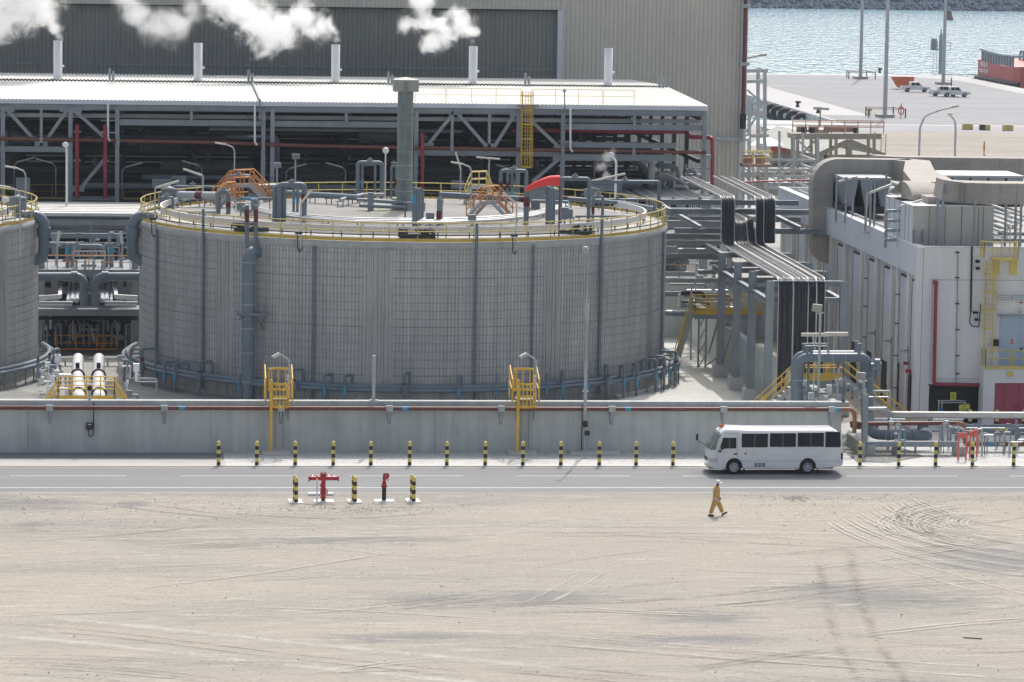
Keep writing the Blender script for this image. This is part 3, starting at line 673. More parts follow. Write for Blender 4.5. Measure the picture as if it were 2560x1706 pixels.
MB().pbox(1823.5,1095,1825,1121.5,YN-.02,.008).build('divider',A['steelm'],f)
for q in((1843.5,1083,1844.3,1146),(1808,1083,1844,1083.8),(1793.6,1119,1794.2,1170)): MB().pbox(*q,YN-.004,.02).build('door_seam',A['steelm'],t)
MB().pbox(1845,1152.5,2104,1153.1,YN-.004,.02).build('body_line',A['steelm'],t)
panel('door_handle',A['rub'],rr(1834,1134,1843.5,1137.5,1.2),.02)
panel('side_mirror',A['rub'],rr(1802,1113,1810,1125,2),.14,th=.1);panel('lower_mirror',A['rub'],rr(1797,1126.5,1804,1131.5,1.5),.08,th=.06)
f=panel('red_badge',mat('badge_red',(.40,.05,.02),.5),rr(1861,1132,1867,1137,.4),.014);MB().pbox(1862.8,1133.7,1865.3,1135.3,YN-.02,.005).build('badge_mark',A['yelp'],f)
g=panel('vent_panel',A['busw'],rr(1881,1156.5,1918,1171,1),.02);gm=MB()
for a in(1886,1895.5,1905.5): gm.pbox(a,1157.5,a+7.5,1168,YN-.028,.006)
gm.split('grille',A['steelm'],g)
f=panel('fuel_flap',A['busw'],rr(2036,1141,2045,1150,1),.012)
panel('fog_lamp',A['rub'],rr(1779,1159,1783.5,1164,1.5),-.12,th=.05)
hl=MB()
for s in(-1,1):
    yy=[.55,.75,.9,.98]
    a=[V((bx0+fx(s*q,.9)-.015,YN+1.03+s*q,z)) for z in(.68,.9) for q in yy];hl.add(a,[(i,i+1,i+5,i+4) for i in range(3)])
hl.build('headlight',A['galv'],t,flip=True)
MB().box(bx0+.2,bx0+.52,YN-.012,YN+.01,.68,.9).build('side_headlight',A['galv'],t)
gr=MB()
for z in(.72,.79,.86): 
    ps=[V((bx0+fx(q,z)-.012,YN+1.03+q,z)) for q in(-.5,-.25,0,.25,.5)]
    for p,q in zip(ps,ps[1:]): gr.bar(p,q,.02,.04)
gr.build('front_grille',A['rub'],t)
ws=MB();lats=[-.96,-.85,-.6,-.3,0,.3,.6,.85,.96];zz=[1.36,1.6,1.85,2.1,2.2]
ws.add([V((bx0+fx(q,z)-.02,YN+1.03+q,z+.012)) for z in zz for q in lats],[(i*9+j,i*9+j+1,(i+1)*9+j+1,(i+1)*9+j) for i in range(4) for j in range(8)],True)
ws.build('windscreen',A['wsc'],t)
MB().prism([(bx0+.1,YN-.01,1.36),(bx0+.42,YN-.01,1.36),(bx0+.6,YN-.01,2.15),(bx0+.56,YN-.01,2.2)],(0,.02,0)).build('corner_window',A['wsc'],t)
ms=MB()
for q in(-.5,.0,.4): ms.bar((bx0+.02,YN+1.03+q,1.34),(bx0+.2,YN+1.03+q+.35,1.58),.02,.02)
ms.split('wiper',A['rub'],t)
MB().box(bx0+.63,bx0+.72,YN+.35,YN+1.7,2.20,2.30).build('roof_grille',A['steelm'],t)
ma=MB().tube([(bx0+.15,YN+1.9,1.4),(bx0-.15,YN+2.0,1.5),(bx0-.3,YN+2.0,1.62)],.018,6,bend=.05);ma.box(bx0-.36,bx0-.26,YN+1.92,YN+2.14,1.62,1.95);ma.build('front_mirror',A['rub'],t)
bc=MB().lathe((bx0+.95,YN+1.1,2.46),[(.1,0),(.1,.1),(.07,.17),(.001,.19)],12).lathe((bx0+.8,YN+1.1,2.46),[(.08,0),(.08,.1),(.001,.14)],12);bc.build('amber_beacon',A['amber'],t)
MB().cyl((bx0+.95,YN+1.1,2.42),(bx0+.95,YN+1.1,2.48),.12,12).build('beacon_base',A['steelm'],t)
MB().box(bx0+BL-.03,bx0+BL+.012,YN+.08,YN+.22,.85,1.2).box(bx0+BL-.12,bx0+BL-.02,YN-.01,YN+.02,.85,1.2).build('tail_lamp',A['rub'],t)
MB().box(bx0+.1,bx0+.7,YN+.1,YN+1.95,.3,.36).build('bumper_sill',A['steelm'],t)
for c in(bx(1835),bx(2019)):
    for s in(0,1):
        yy=YN+.03 if s==0 else YN+1.77
        w_=MB().lathe((bx0+c,yy,.40),[(.25,0.0),(.36,0),(.395,.04),(.395,.2),(.36,.25),(.25,.25)],24,axis='y').build('wheel',A['rub'],t)
        if s==0:
            rm=MB().lathe((bx0+c,yy+.03,.40),[(.0,-.035),(.05,-.035),(.06,0.),(.14,.02),(.17,.0),(.235,-.02),(.25,-.03),(.25,.1)],20,axis='y').build('rim',A['steell'],w_)
            h=MB()
            for i in range(6): 
                a=math.pi*i/3+.3;h.cyl((bx0+c+.175*math.cos(a),yy-.004,.4+.175*math.sin(a)),(bx0+c+.175*math.cos(a),yy+.03,.4+.175*math.sin(a)),.03,8)
            h.split('rim_hole',A['rub'],w_)
MB().box(bx0+.35,bx0+BL-.5,YN+.2,YN+1.86,.3,.5).build('chassis',A['rub'],t)
for c in(bx(1835),bx(2019)): MB().box(bx0+c-.5,bx0+c+.5,YN+.28,YN+1.76,.33,.93).build('wheel_housing',A['rub'],t)
for c in(bx(1835)+.56,bx(2019)+.56): MB().box(bx0+c,bx0+c+.02,YN+.05,YN+.3,.14,.5).build('mud_flap',A['rub'],t)
# ================================================================ PEOPLE
import bmesh
def skin(nodes,edges,sub=1):
    me=bpy.data.meshes.new('b');me.from_pydata([n_[0] for n_ in nodes],edges,[]);o=bpy.data.objects.new('b',me);C.objects.link(o)
    md=o.modifiers.new('s','SKIN');md.use_smooth_shade=True
    lay=me.skin_vertices[0].data
    for i,n_ in enumerate(nodes):
        q=1.0 if n_[0][2]>1.5 else 1.22;r_=n_[1] if isinstance(n_[1],tuple) else (n_[1],n_[1]);lay[i].radius=(r_[0]*q,r_[1]*q)
    lay[0].use_root=True
    sb=o.modifiers.new('u','SUBSURF');sb.levels=sub;sb.render_levels=sub
    bpy.context.view_layer.update();ev=o.evaluated_get(bpy.context.evaluated_depsgraph_get());r=bpy.data.meshes.new_from_object(ev);bpy.data.objects.remove(o);return r
def person(label,base,sz,ml,mcol,pose='walk',face=1,helmet=True):
    """side-on figure walking toward +x (face=1); local x forward, y sideways, z up, 1.76 m"""
    t=thing('person',label,'person',base)
    if pose=='walk':
        N_=[((0,0,.93),(.17,.175)),((.01,0,1.12),(.165,.17)),((.02,0,1.34),(.17,.2)),((.04,0,1.49),(.10,.11)),((.06,0,1.57),.06),((.085,0,1.66),(.078,.07)),((.095,0,1.735),(.07,.062)),
         ((.03,-.20,1.43),.085),((.0,-.25,1.17),.07),((.06,-.26,.93),.045),((.03,.20,1.43),.085),((-.02,.25,1.17),.07),((.16,.25,.97),.045),
         ((-.02,-.10,.86),.135),((-.15,-.10,.52),.11),((-.29,-.10,.10),.085),((.02,.10,.86),.135),((.22,.10,.52),.11),((.37,.10,.13),.085)]
        feet=[((-.34,-.10,.05),(-.10,-.10,.03),0),((.38,.10,.06),(.60,.10,.17),1)]
        hands=[((.08,-.25,.88),(.3,0,-1)),((.2,.24,.92),(.5,0,-1))]
    else:
        N_=[((0,0,.93),(.13,.15)),((0,0,1.12),(.12,.14)),((0,0,1.34),(.125,.18)),((0,0,1.49),(.07,.09)),((.01,0,1.57),.052),((.02,0,1.66),(.078,.07)),((.02,0,1.735),(.07,.062)),
         ((0,-.20,1.42),.062),((0,-.26,1.15),.05),((.03,-.27,.9),.036),((0,.20,1.42),.062),((0,.26,1.15),.05),((.03,.27,.9),.036),
         ((0,-.09,.88),.1),((0,-.1,.5),.072),((-.02,-.1,.12),.056),((0,.09,.88),.1),((.05,.1,.5),.072),((.06,.1,.12),.056)]
        feet=[((-.05,-.1,.04),(.18,-.1,.03),0),((.03,.1,.04),(.26,.1,.03),0)]
        hands=[((.04,-.27,.85),(.1,0,-1)),((.04,.27,.85),(.1,0,-1))]
    E_=[(0,1),(1,2),(2,3),(3,4),(4,5),(5,6),(2,7),(7,8),(8,9),(2,10),(10,11),(11,12),(0,13),(13,14),(14,15),(0,16),(16,17),(17,18)]
    me=skin(N_,E_,2)
    bm=bmesh.new();bm.from_mesh(me);bpy.data.meshes.remove(me)
    for f in bm.faces:
        c=f.calc_center_median();f.material_index=1 if (c.z>1.545) else 0;f.smooth=True
    me=bpy.data.meshes.new('body');hb=MB()
    # palms with five fingers, nose, ears
    for (p,d) in hands:
        p=V(p);d=V(d).normalized();hb.bar(p-d*.0,p+d*.09,.04,.085,up=(1,0,.1))
        for i,l in enumerate((.062,.075,.08,.07)):
            a=p+d*.085+V((.03-.02*i,0,0));hb.tube([a,a+d*l*.6,a+d*l+V((-.02,0,.0))],.0095,5)
        hb.tube([p+d*.02+V((.04,0,0)),p+d*.05+V((.065,0,0)),p+d*.085+V((.07,0,0))],.011,5)
    hx,_,hz=N_[5][0];hb.add([(hx+.075,-.014,hz),(hx+.075,.014,hz),(hx+.105,0,hz-.012),(hx+.075,0,hz+.04)],[(0,1,2),(0,2,3),(1,3,2)])
    hb.bar((hx+.078,-.025,hz-.045),(hx+.078,.025,hz-.045),.008,.01)
    for s in(-1,1): hb.lathe((hx-.005,s*.07,hz+.01),[(.001,0),(.02,.005),(.028,.0),(.001,.01)],8,axis='y');hb.lathe((hx+.073,s*.03,hz+.022),[(.001,0),(.01,.0),(.001,.006)],6,axis='x')
    hm=bpy.data.meshes.new('h');hm.from_pydata([tuple(v) for v in hb.v],[],hb.f);hm.polygons.foreach_set('material_index',[1]*len(hb.f))
    bm.from_mesh(hm)
    for f in bm.faces:
        if len(f.verts)==5: pass
    bm.to_mesh(me);bm.free();bpy.data.meshes.remove(hm)
    nb=len(me.polygons)
    me.materials.append(mcol);me.materials.append(A['skin']);o=bpy.data.objects.new('body',me);C.objects.link(o);o.parent=t;WL[o.name]=V((0,0,0))
    for a,b,k in feet:
        a=V(a);b=V(b);MB().tube([a-(b-a)*.25,a,a.lerp(b,.5),b],.052,8).build('shoe',A['rub'],t,True)
    if helmet:
        hx=N_[6][0][0];hz=1.70;c=V((hx-.01,0,hz))
        MB().lathe(c,[(.135,-.01),(.132,.03),(.115,.09),(.075,.13),(.001,.145)],18).lathe(c,[(.15,-.012),(.15,.0),(.12,.004)],18).box(hx+.1,hx+.2,-.07,.07,hz-.012,hz).build('helmet',A['white'],t,True)
    else: MB().lathe((N_[6][0][0]-.01,0,1.70),[(.08,-.06),(.088,0),(.07,.07),(.001,.095)],14).build('hair',A['rub'],t,True)
    MB().tube([(N_[3][0][0]+.005,0,1.5),(N_[3][0][0]+.02,0,1.56)],.078,12).build('collar',mcol,t,True)
    t.scale=(face*sz,sz,sz);return t
g=G(1789,1290.5)
person('person in a mustard coverall and white helmet walking right across the sand',(g.x,g.y,.01),1.0,None,A['cover'])
r_=MB().tube([(g.x-.10,g.y-.27,1.0),(g.x+.17,g.y-.27,.75)],.028,8).build('paper_roll',A['white']);tag(r_,'white rolled paper held low by the walking person','paper roll')
g=G(2459.5,388.5)
person('person in a yellow coverall standing on the far sand near the quay',(g.x,g.y,.01),1.0,None,A['cover2'],'stand',1,False)
# ================================================================ TANKS
TX,TY,TR,TZ=17.22,241.5,17.33,10.12
def roofz(r): return TZ+.12+.56*(1-(min(r,TR)/TR)**2)
def RP(px,py,h=0.):
    """point on the domed roof seen at that photo pixel"""
    d=ray(px,py);t=220.
    for _ in range(400):
        p=V((0,0,CH))+d*t;r=math.hypot(p.x-TX,p.y-TY)
        if p.z<=roofz(r)+h and r<TR+.5: break
        t+=.12
    if math.hypot(p.x-TX,p.y-TY)>TR-.4:
        q=V((p.x-TX,p.y-TY,0)).normalized()*(TR-.4) if p.z<12 and p.y<TY+TR+3 else None
        if q is None:
            t=(TY+13-0)/d.y;p=V((0,0,CH))+d*t;q=V((p.x-TX,13,0));q=q.normalized()*min(q.length,TR-.5)
        p=V((TX+q.x,TY+q.y,0))
    return V((p.x,p.y,roofz(math.hypot(p.x-TX,p.y-TY))+h))
def shellang(px,py=750,rr=None):
    d=ray(px,py);rr=rr or TR;a=d.x*d.x+d.y*d.y;b=-2*(d.x*TX+d.y*TY);c=TX*TX+TY*TY-rr*rr
    q=max(b*b-4*a*c,0);t=(-b-math.sqrt(q))/(2*a);return math.atan2(d.y*t-TY,d.x*t-TX)
def ring(r,z,n=144,a0=0,a1=2*math.pi,c=(None,None)):
    return [V((TX+r*math.cos(a0+(a1-a0)*i/n),TY+r*math.sin(a0+(a1-a0)*i/n),z)) for i in range(n+1)]
smooth_px=((540,588),(917,972),(1361,1406),(1617,1632))
def make_tank(label,posts=62):
    t=thing('storage_tank',label,'tank',(TX,TY,0))
    # ribbed cladding
    n=480;vs=[];fs=[]
    for k in range(n):
        for j,(da,dr) in enumerate(((0,0),(.5,0),(.56,-.06),(.94,-.06))):
            a=2*math.pi*(k+da)/n;r=TR+dr
            vs+=[V((TX+r*math.cos(a),TY+r*math.sin(a),z)) for z in(0,TZ-.42)]
    m=len(vs)//2
    fs=[(2*i,2*((i+1)%m),2*((i+1)%m)+1,2*i+1) for i in range(m)]
    MB().add(vs,fs).build('cladding',A['tclad'],t)
    MB().lathe((TX,TY,0),[(TR+.03,TZ-.42),(TR+.05,TZ-.41),(TR+.06,TZ+.02),(TR-.3,TZ+.04)],160).build('curb_ring',A['tcurb'],t)
    b=MB();gaps=[]
    for p,q in smooth_px: gaps.append((shellang(p),shellang(q)))
    def ingap(a): return any(x<=a<=y for x,y in gaps)
    N=180
    for k in range(19):
        z=.35+k*.503;big=k%6==3
        hh=.055 if big else .03
        for i in range(N):
            a0=-math.pi+2*math.pi*i/N;a1=a0+2*math.pi/N
            if a0>.35 and a0<2.8: continue
            if ingap((a0+a1)/2) : continue
            v=[V((TX+(TR+.018)*math.cos(a),TY+(TR+.018)*math.sin(a),zz)) for a in(a0,a1) for zz in(z,z+hh)]
            b.add(v,[(0,2,3,1)])
    b.build('banding_straps',A['tband'],t,flip=True)
    for p,q in gaps:
        ar=[p+(q-p)*i/6 for i in range(7)];v=MB()
        nn=max(6,int((q-p)*TR/.13))
        for i in range(nn):
            a=p+(q-p)*(i+.2)/nn;a2=p+(q-p)*(i+.7)/nn
            v.add([V((TX+(TR+.03)*math.cos(x),TY+(TR+.03)*math.sin(x),z)) for x in(a,a2) for z in(.05,TZ-.44)],[(0,2,3,1)])
        v.build('vertical_panel',A['tclad'],t,flip=True)
    prof=[(TR-.3,roofz(TR-.3))]+[(r,roofz(r)) for r in(15.5,)]
    MB().lathe((TX,TY,0),[(TR-.28,TZ+.041),(TR-.3,TZ+.1),(15.3,roofz(15.3))],160).build('roof_edge',A['troofl'],t)
    MB().lathe((TX,TY,0),[(15.299,roofz(15.3)-.02),(15.28,roofz(15.3)+.01)]+[(r,roofz(r)+.01) for r in(12,9,6,3,.01)],96).build('roof',A['troof'],t)
    # ring of white blocks
    for nm,mt in(('tray_blocks',A['block']),):
        o=MB();n2=150
        for i in range(n2):
            a=2*math.pi*i/n2
            if .35<a<2.75: continue
            a1=a+2*math.pi/n2*.95;z0=roofz(15.9)+.28
            q=[V((TX+r*math.cos(x),TY+r*math.sin(x),z)) for x in(a,a1) for r in(15.88,16.0) for z in(z0,z0+.38)]
            o.add(q,[(0,1,3,2),(4,6,7,5),(0,4,5,1),(2,3,7,6),(0,2,6,4),(1,5,7,3)])
        o.build(nm,mt,t)
    o=MB()
    for i in range(50):
        a=2*math.pi*i/50;x,y=TX+15.88*math.cos(a),TY+15.88*math.sin(a);o.bar((x,y,roofz(15.9)-.02),(x,y,roofz(15.9)+.29),.07,.07)
    o.build('tray_supports',A['steeld'],t)
    # railing: rails, toe board, black conduit, posts
    rail=MB();rr_=TR-.08
    rail.tube(ring(rr_,TZ+1.2),.035,6,caps=False);rail.tube(ring(rr_,TZ+.68),.03,6,caps=False);ro=rail.build('railing',A['yelp'],t)
    tb=MB();c=ring(TR-.02,TZ+.05,160)
    for p,q in zip(c,c[1:]): tb.add([p,q,q+V((0,0,.19)),p+V((0,0,.19))],[(0,1,2,3)])
    tb.build('toe_board',mat('toe_yellow',(.62,.43,.07),.6,var=.12,vs=.8,dirt=(.42,.28,.1),dirt_amt=.5),ro,flip=True)
    MB().tube(ring(TR+.05,TZ+.46),.035,6,caps=False).build('black_conduit',A['rub'],ro)
    p0=None
    for i in range(posts):
        a=2*math.pi*(i+.3)/posts;x,y=TX+rr_*math.cos(a),TY+rr_*math.sin(a)
        if p0 is None:
            p0=MB().box(-.03,.03,-.03,.03,0,1.2).box(-.035,.035,-.035,.035,-.1,.3).build('railing_post',A['yelp'],ro,True);pp=p0
        else: pp=p0.copy();C.objects.link(pp)
        pp.parent=ro;pp.location=(x-TX,y-TY,TZ)
    return t
tank=make_tank('large round grey ribbed tank in the centre behind the wall')
xl=P(95,700,TY).x-TR;
left=dup(tank,(xl,TY,0),'round grey ribbed tank cut off by the left edge of the picture')
# vertical down pipes strapped to the shell
def upright(px,wd,label,z1=TZ-.1,tgt=tank,z0=.3,name='shell_pipe',m='pipe',dx=0):
    a=shellang(px);x,y=TX+dx+(TR+wd+.05)*math.cos(a),TY+(TR+wd+.05)*math.sin(a)
    o=MB();o.tube([(x,y,z0),(x,y,z1)],wd,10)
    for k in range(9): 
        z=z0+.8+k*1.05
        if z<z1: o.cyl((x,y,z),(x,y,z+.06),wd*1.35,10)
    o=o.build(name,A[m]);return tag(o,label,'pipe','upright pipes strapped to the tank shells')
for px,wd,z1,l in((396,.09,TZ-.15,'thin upright pipe nearest the left edge of the central tank'),(511,.09,TZ+1.5,'blue grey upright pipe with maroon top left of the big elbow pipe'),(786,.085,TZ-.3,'upright pipe right of the big elbow pipe on the central tank'),
    (1188,.095,TZ+1.2,'upright pipe on the central tank above the right caged ladder'),(1330,.08,TZ-.2,'upright pipe on the tank just left of the tall mast'),(1497,.10,TZ+1.2,'thick upright pipe right of the tall mast on the central tank'),(1651,.08,TZ-.2,'thin upright pipe at the right edge of the central tank')):
    upright(px,wd,l,z1)
upright(42,.08,'upright pipe on the left tank cut by the picture edge',TZ-.2) if False else None
a=-.55;o=MB();x,y=xl+(TR+.12)*math.cos(a),TY+(TR+.12)*math.sin(a);o.tube([(x,y,.3),(x,y,TZ-.2)],.08,10);tag(o.build('shell_pipe',A['pipe']),'thin upright pipe on the left tank','pipe','upright pipes strapped to the tank shells')
# big elbow pipe on the front
a=shellang(625);x=P(624,800,TY-TR-.5).x;ya=TY+TR*math.sin(a)
t=thing('elbow_pipe','fat blue grey pipe with a top elbow running down the tank front','pipe',(x,ya-.9,0))
zt=P(640,632,ya-.9).z
MB().tube([(x,ya-.95,.2),(x,ya-.95,zt),(x+.75,ya+.1,zt+.02)],.42,20,bend=.7).build('pipe_run',A['pipe'],t)
r_=MB()
for z in(1.2,3.0,4.5,6.,7.3,8.6): r_.cyl((x,ya-.95,z),(x,ya-.95,z+.03),.43,20)
r_.split('weld_band',A['pipel'],t)
MB().tube([(x+.95,ya-.25,.2),(x+.95,ya-.25,TZ-.9)],.16,10).build('side_pipe',A['pipe'],t)
s_=MB();zz=P(630,785,ya-1).z
s_.ib((x-.7,ya-1.4,zz),(x+1.3,ya-1.4,zz),.14,.16);s_.ib((x+1.3,ya-1.3,zz),(x+.2,ya-.2,zz),.14,.16);s_.ib((x-.6,ya-1.4,zz),(x-.6,ya,zz),.14,.16);s_.bar((x+.45,ya-1.3,zz-.05),(x+1.4,ya-.1,zz-1.6),.12,.12);s_.bar((x-.5,ya-1.3,zz-.05),(x+.3,ya-.0,zz-1.5),.1,.1)
s_.build('support_bracket',A['steelm'],t)
q=MB()
for s in(-.1,.45): q.cyl((x+s,ya-.5,zt+.2),(x+s,ya-.5,TZ+2.0),.13,10)
q.build('riser',A['pipe'],t)
q=MB()
for s in(-.1,.45): q.cyl((x+s,ya-.5,TZ+.95),(x+s,ya-.5,TZ+1.75),.135,10)
q.build('maroon_band',A['rtag'],t)
# side U pipes between the tanks
for s,l in((1,'fat U shaped pipe on the right side of the left tank'),(-1,'fat U shaped pipe on the left side of the central tank')):
    cx=xl+TR if s>0 else TX-TR
    t=thing('side_pipe',l,'pipe',(cx+s*.6,TY-2,0));Y=TY-2
    zt=P(130,540,Y).z;zb=P(130,650,Y).z;xx=cx+s*.42
    MB().tube([(cx-s*1.2,Y,zt),(xx,Y,zt),(xx,Y,zb),(cx-s*1.2,Y,zb-.1)],.36,18,bend=.75).build('pipe_run',A['pipe'],t)
    MB().cyl((xx,Y,zt-.75),(xx,Y,zt-1.35),.46,18).build('collar',A['pipe'],t)
# ring main round the base with its risers
def ringmain(cx,label,a0,a1):
    t=thing('ring_main',label,'pipe',(cx,TY,0))
    for k,(r,z,w_) in enumerate(((TR+.75,1.25,.17),(TR+1.05,1.1,.13))):
        MB().tube([V((cx+r*math.cos(a0+(a1-a0)*i/90),TY+r*math.sin(a0+(a1-a0)*i/90),z)) for i in range(91)],w_,10).build('ring_pipe',A['pipe' if k==0 else 'pipe'],t)
    s=MB()
    for i in range(28):
        a=a0+(a1-a0)*(i+.5)/28;x,y=cx+(TR+.8)*math.cos(a),TY+(TR+.8)*math.sin(a);s.bar((x,y,0),(x,y,1.1),.1,.1);s.hold=True;s.bar((x,y,1.05),(cx+TR*math.cos(a),TY+TR*math.sin(a),1.05),.08,.1);s.hold=False
    s.split('support_post',A['steelm'],t);return t
ringmain(TX,'blue grey ring pipe round the foot of the central tank',-math.pi-.25,.25);ringmain(xl,'blue grey ring pipe round the foot of the left tank',-math.pi/2-.3,.25)
def riser(px,py,kind,idx,label):
    """hydrant-like riser in front of the ring main; foot hidden behind the wall"""
    a=shellang(px,950,TR+1.35);x,y=TX+(TR+1.35)*math.cos(a),TY+(TR+1.35)*math.sin(a)
    if px<200: x,y=P(px,py,TY-15 if px<60 else TY-6).x,(TY-15 if px<60 else TY-6)
    zt=P(px,py,y).z
    t=thing('riser_pipe',label,'pipe',(x,y,.03),group='riser pipes along the ring mains')
    w_=.095 if kind!='thin' else .05
    sx=TX-x;sy=TY-y;L_=math.hypot(sx,sy);sx/=L_;sy/=L_
    if px<200: sx,sy=0,1
    MB().tube([(x,y,.03),(x,y,zt),(x+sx*.7+.3*(1 if px<1600 else -1),y+sy*.6,zt),(x+sx*.7+.3*(1 if px<1600 else -1),y+sy*.6,1.2)],w_,9,bend=.15).build('pipe_run',A['pipe'],t)
    if kind=='big':
        MB().cyl((x,y,1.0),(x,y,1.5),w_*2.1,12).build('valve_body',A['pipe'],t)
        MB().cyl((x,y,zt-1.15),(x,y,zt-.55),w_*1.12,10).build('maroon_band',A['rtag'],t)
    if kind in('blue','thin'): MB().cyl((x,y,.75),(x,y,1.25),w_*1.15,10).build('blue_band',A['blue'],t)
    return t
RS=[(135,875,'big'),(355,872,'big'),(388,902,'thin'),(411,905,'blue'),(437,910,'blue'),(498,905,'big'),(596,938,'thin'),(735,925,'big'),(811,938,'blue'),(862,940,'blue'),(1012,935,'big'),(1147,942,'blue'),(1240,935,'thin'),(1368,935,'thin'),(1408,930,'blue'),(1470,925,'blue'),(1520,915,'big'),(1560,917,'blue'),(1592,912,'blue'),(1640,900,'blue'),(1660,892,'big'),(1672,898,'thin'),(1688,880,'big'),(1696,900,'thin')]
for i,(x,y,k) in enumerate(RS): riser(x,y,k,i,('%s riser pipe from the left along the foot of the tanks'%ORD[i]) if i<20 else '%s riser pipe from the right at the tank foot beside the sunlit slab'%ORD[23-i])
# ---------------------------------------------------------------- central vent
t=thing('vent_stack','tall stained vent pipe with a square cap rising from the tank roof','vent',(TX,TY,roofz(0)))
b=P(1011,492,TY);vx=b.x;zt=P(1012,228,TY).z
MB().cyl((vx,TY,roofz(0)-.1),(vx,TY,zt),.52,28).build('vent_pipe',A['algae'],t)
MB().cyl((vx,TY,roofz(0)),(vx,TY,roofz(0)+.75),.85,28).build('base_drum',A['algae'],t)
m=MB();
for z in(roofz(0)+1.2,roofz(0)+2,roofz(0)+2.9,roofz(0)+3.8): m.cyl((vx,TY,z),(vx,TY,z+.03),.53,28)
m.split('weld_band',A['pipel'],t)
m=MB();zc=P(1012,199,TY).z;m.box(vx-.8,vx+.8,TY-.8,TY+.8,zt-.02,zc);c=[(vx-.8,TY-.8,zc),(vx+.8,TY-.8,zc),(vx+.8,TY+.8,zc),(vx-.8,TY+.8,zc),(vx,TY,zc+.16)];m.add(c,[(0,1,4),(1,2,4),(2,3,4),(3,0,4)]);m.build('square_cap',A['cap'],t)
MB().cyl((vx-.02,TY-.62,roofz(0)),(vx-.02,TY-.9,zc-.1),.06,10).build('front_pipe',A['steelm'],t);MB().cyl((vx-.04,TY-.62,P(0,460,TY).z),(vx-.04,TY-.64,P(0,443,TY).z),.075,10).build('maroon_band',A['rtag'],t)
m=MB()
m.tube([(vx-3.2,TY-.9,roofz(3)+.7),(vx+.8,TY-.9,roofz(0)+.45)],.12,10);m.tube([(vx-3.,TY-1.4,roofz(3)+.35),(vx+1.,TY-1.4,roofz(0)+.2)],.12,10);m.cyl((vx-2.3,TY-1.3,roofz(2.5)),(vx-2.3,TY-1.3,roofz(2.5)+1.2),.2,12);m.build('base_piping',A['steelm'],t)
struct(MB().lathe((vx-1.2,TY-.8,roofz(1.5)+.015),[(.01,.02),(1.6,.0),(2.3,-.04)],24).build('bird_lime_patch',alpha_mat('lime_stain',(.50,.50,.32),.85,.7,False)))
# ---------------------------------------------------------------- roof piping
def rpipe(pts,r,label,m='pipe',h=.35,name='roof_pipe',bend=.3,legs=True,extra=None,group='pipes lying over the tank roof'):
    q=[RP(x,y,h+ (0 if len(e)<1 else e[0])) for x,y,*e in pts]
    t=thing(name,label,'pipe',q[0]-V((0,0,h)),group=group)
    MB().tube(q,r,12,bend=bend).build('pipe_run',A[m],t)
    if legs:
        s=MB()
        n=max(2,int((q[-1]-q[0]).length/1.8))
        for i in range(n+1):
            f=i/n*(len(q)-1);k=min(int(f),len(q)-2);p=q[k].lerp(q[k+1],f-k);zr=roofz(math.hypot(p.x-TX,p.y-TY))
            if p.z-zr<1.2: s.k+=1;s.hold=True;s.bar((p.x-.15,p.y,zr),(p.x-.15,p.y,p.z-r*.8),.07,.07);s.bar((p.x+.2,p.y,zr),(p.x+.2,p.y,p.z-r*.8),.07,.07);s.bar((p.x-.3,p.y,p.z-r),(p.x+.3,p.y,p.z-r),.08,.05);s.hold=False
        s.split('pipe_rest',A['steelm'],t)
    if extra:
        a,b,c=extra;p,q2=q[0].lerp(q[-1],a),q[0].lerp(q[-1],b);MB().cyl(p,q2,r*1.06,12).build('colour_band',A[c],t)
    return t
rpipe([(448,488),(560,490)],.26,'thick pale lit pipe at the left rear of the tank roof',m='steell',h=.8,extra=(.4,.55,'rtag'))
rpipe([(436,506),(470,496),(532,499)],.1,'dark pipe below the thick pipe at the left rear roof',h=.4)
rpipe([(700,482),(905,495)],.2,'long dark pipe sloping across the rear roof to the vent',h=.6)
rpipe([(1100,487),(1335,500)],.2,'long dark pipe on the right rear of the tank roof',h=.6,extra=(.85,.95,'rtag'))
rpipe([(1420,497),(1560,508),(1640,522)],.14,'dark pipe near the right rear railing of the tank roof',h=.6)
rpipe([(1440,541),(1580,541)],.07,'thin dark pipe before the drum on the right of the roof',h=.3)
rpipe([(600,496),(680,498)],.09,'small dark pipe with a blue tag near the orange stairs',h=.8,extra=(.1,.5,'blue'))
rpipe([(470,531),(540,531)],.1,'short pale pipe near the left front of the roof',m='steell',h=.2)
rpipe([(850,500),(905,487),(960,487)],.11,'pale pipe beside the vent column base',m='steell',h=.5)
rpipe([(1330,503),(1420,505)],.09,'small dark pipe with a blue tag behind the windsock',h=.9,extra=(.7,.95,'blue'))
# curved bundle of pale pipes across the front of the roof
for k,(dy,l) in enumerate(((0,'rearmost'),(4,'middle'),(8,'foremost'))):
    rpipe([(592,508+dy),(640,520+dy),(700,532+dy),(780,540+dy),(880,547+dy),(1000,549+dy),(1120,549+dy),(1240,543+dy),(1330,533+dy),(1390,517+dy),(1420,505+dy)],.085,l+' pale pipe of the curved bundle on the tank roof','galv',h=.32,bend=1.5,legs=k==1)
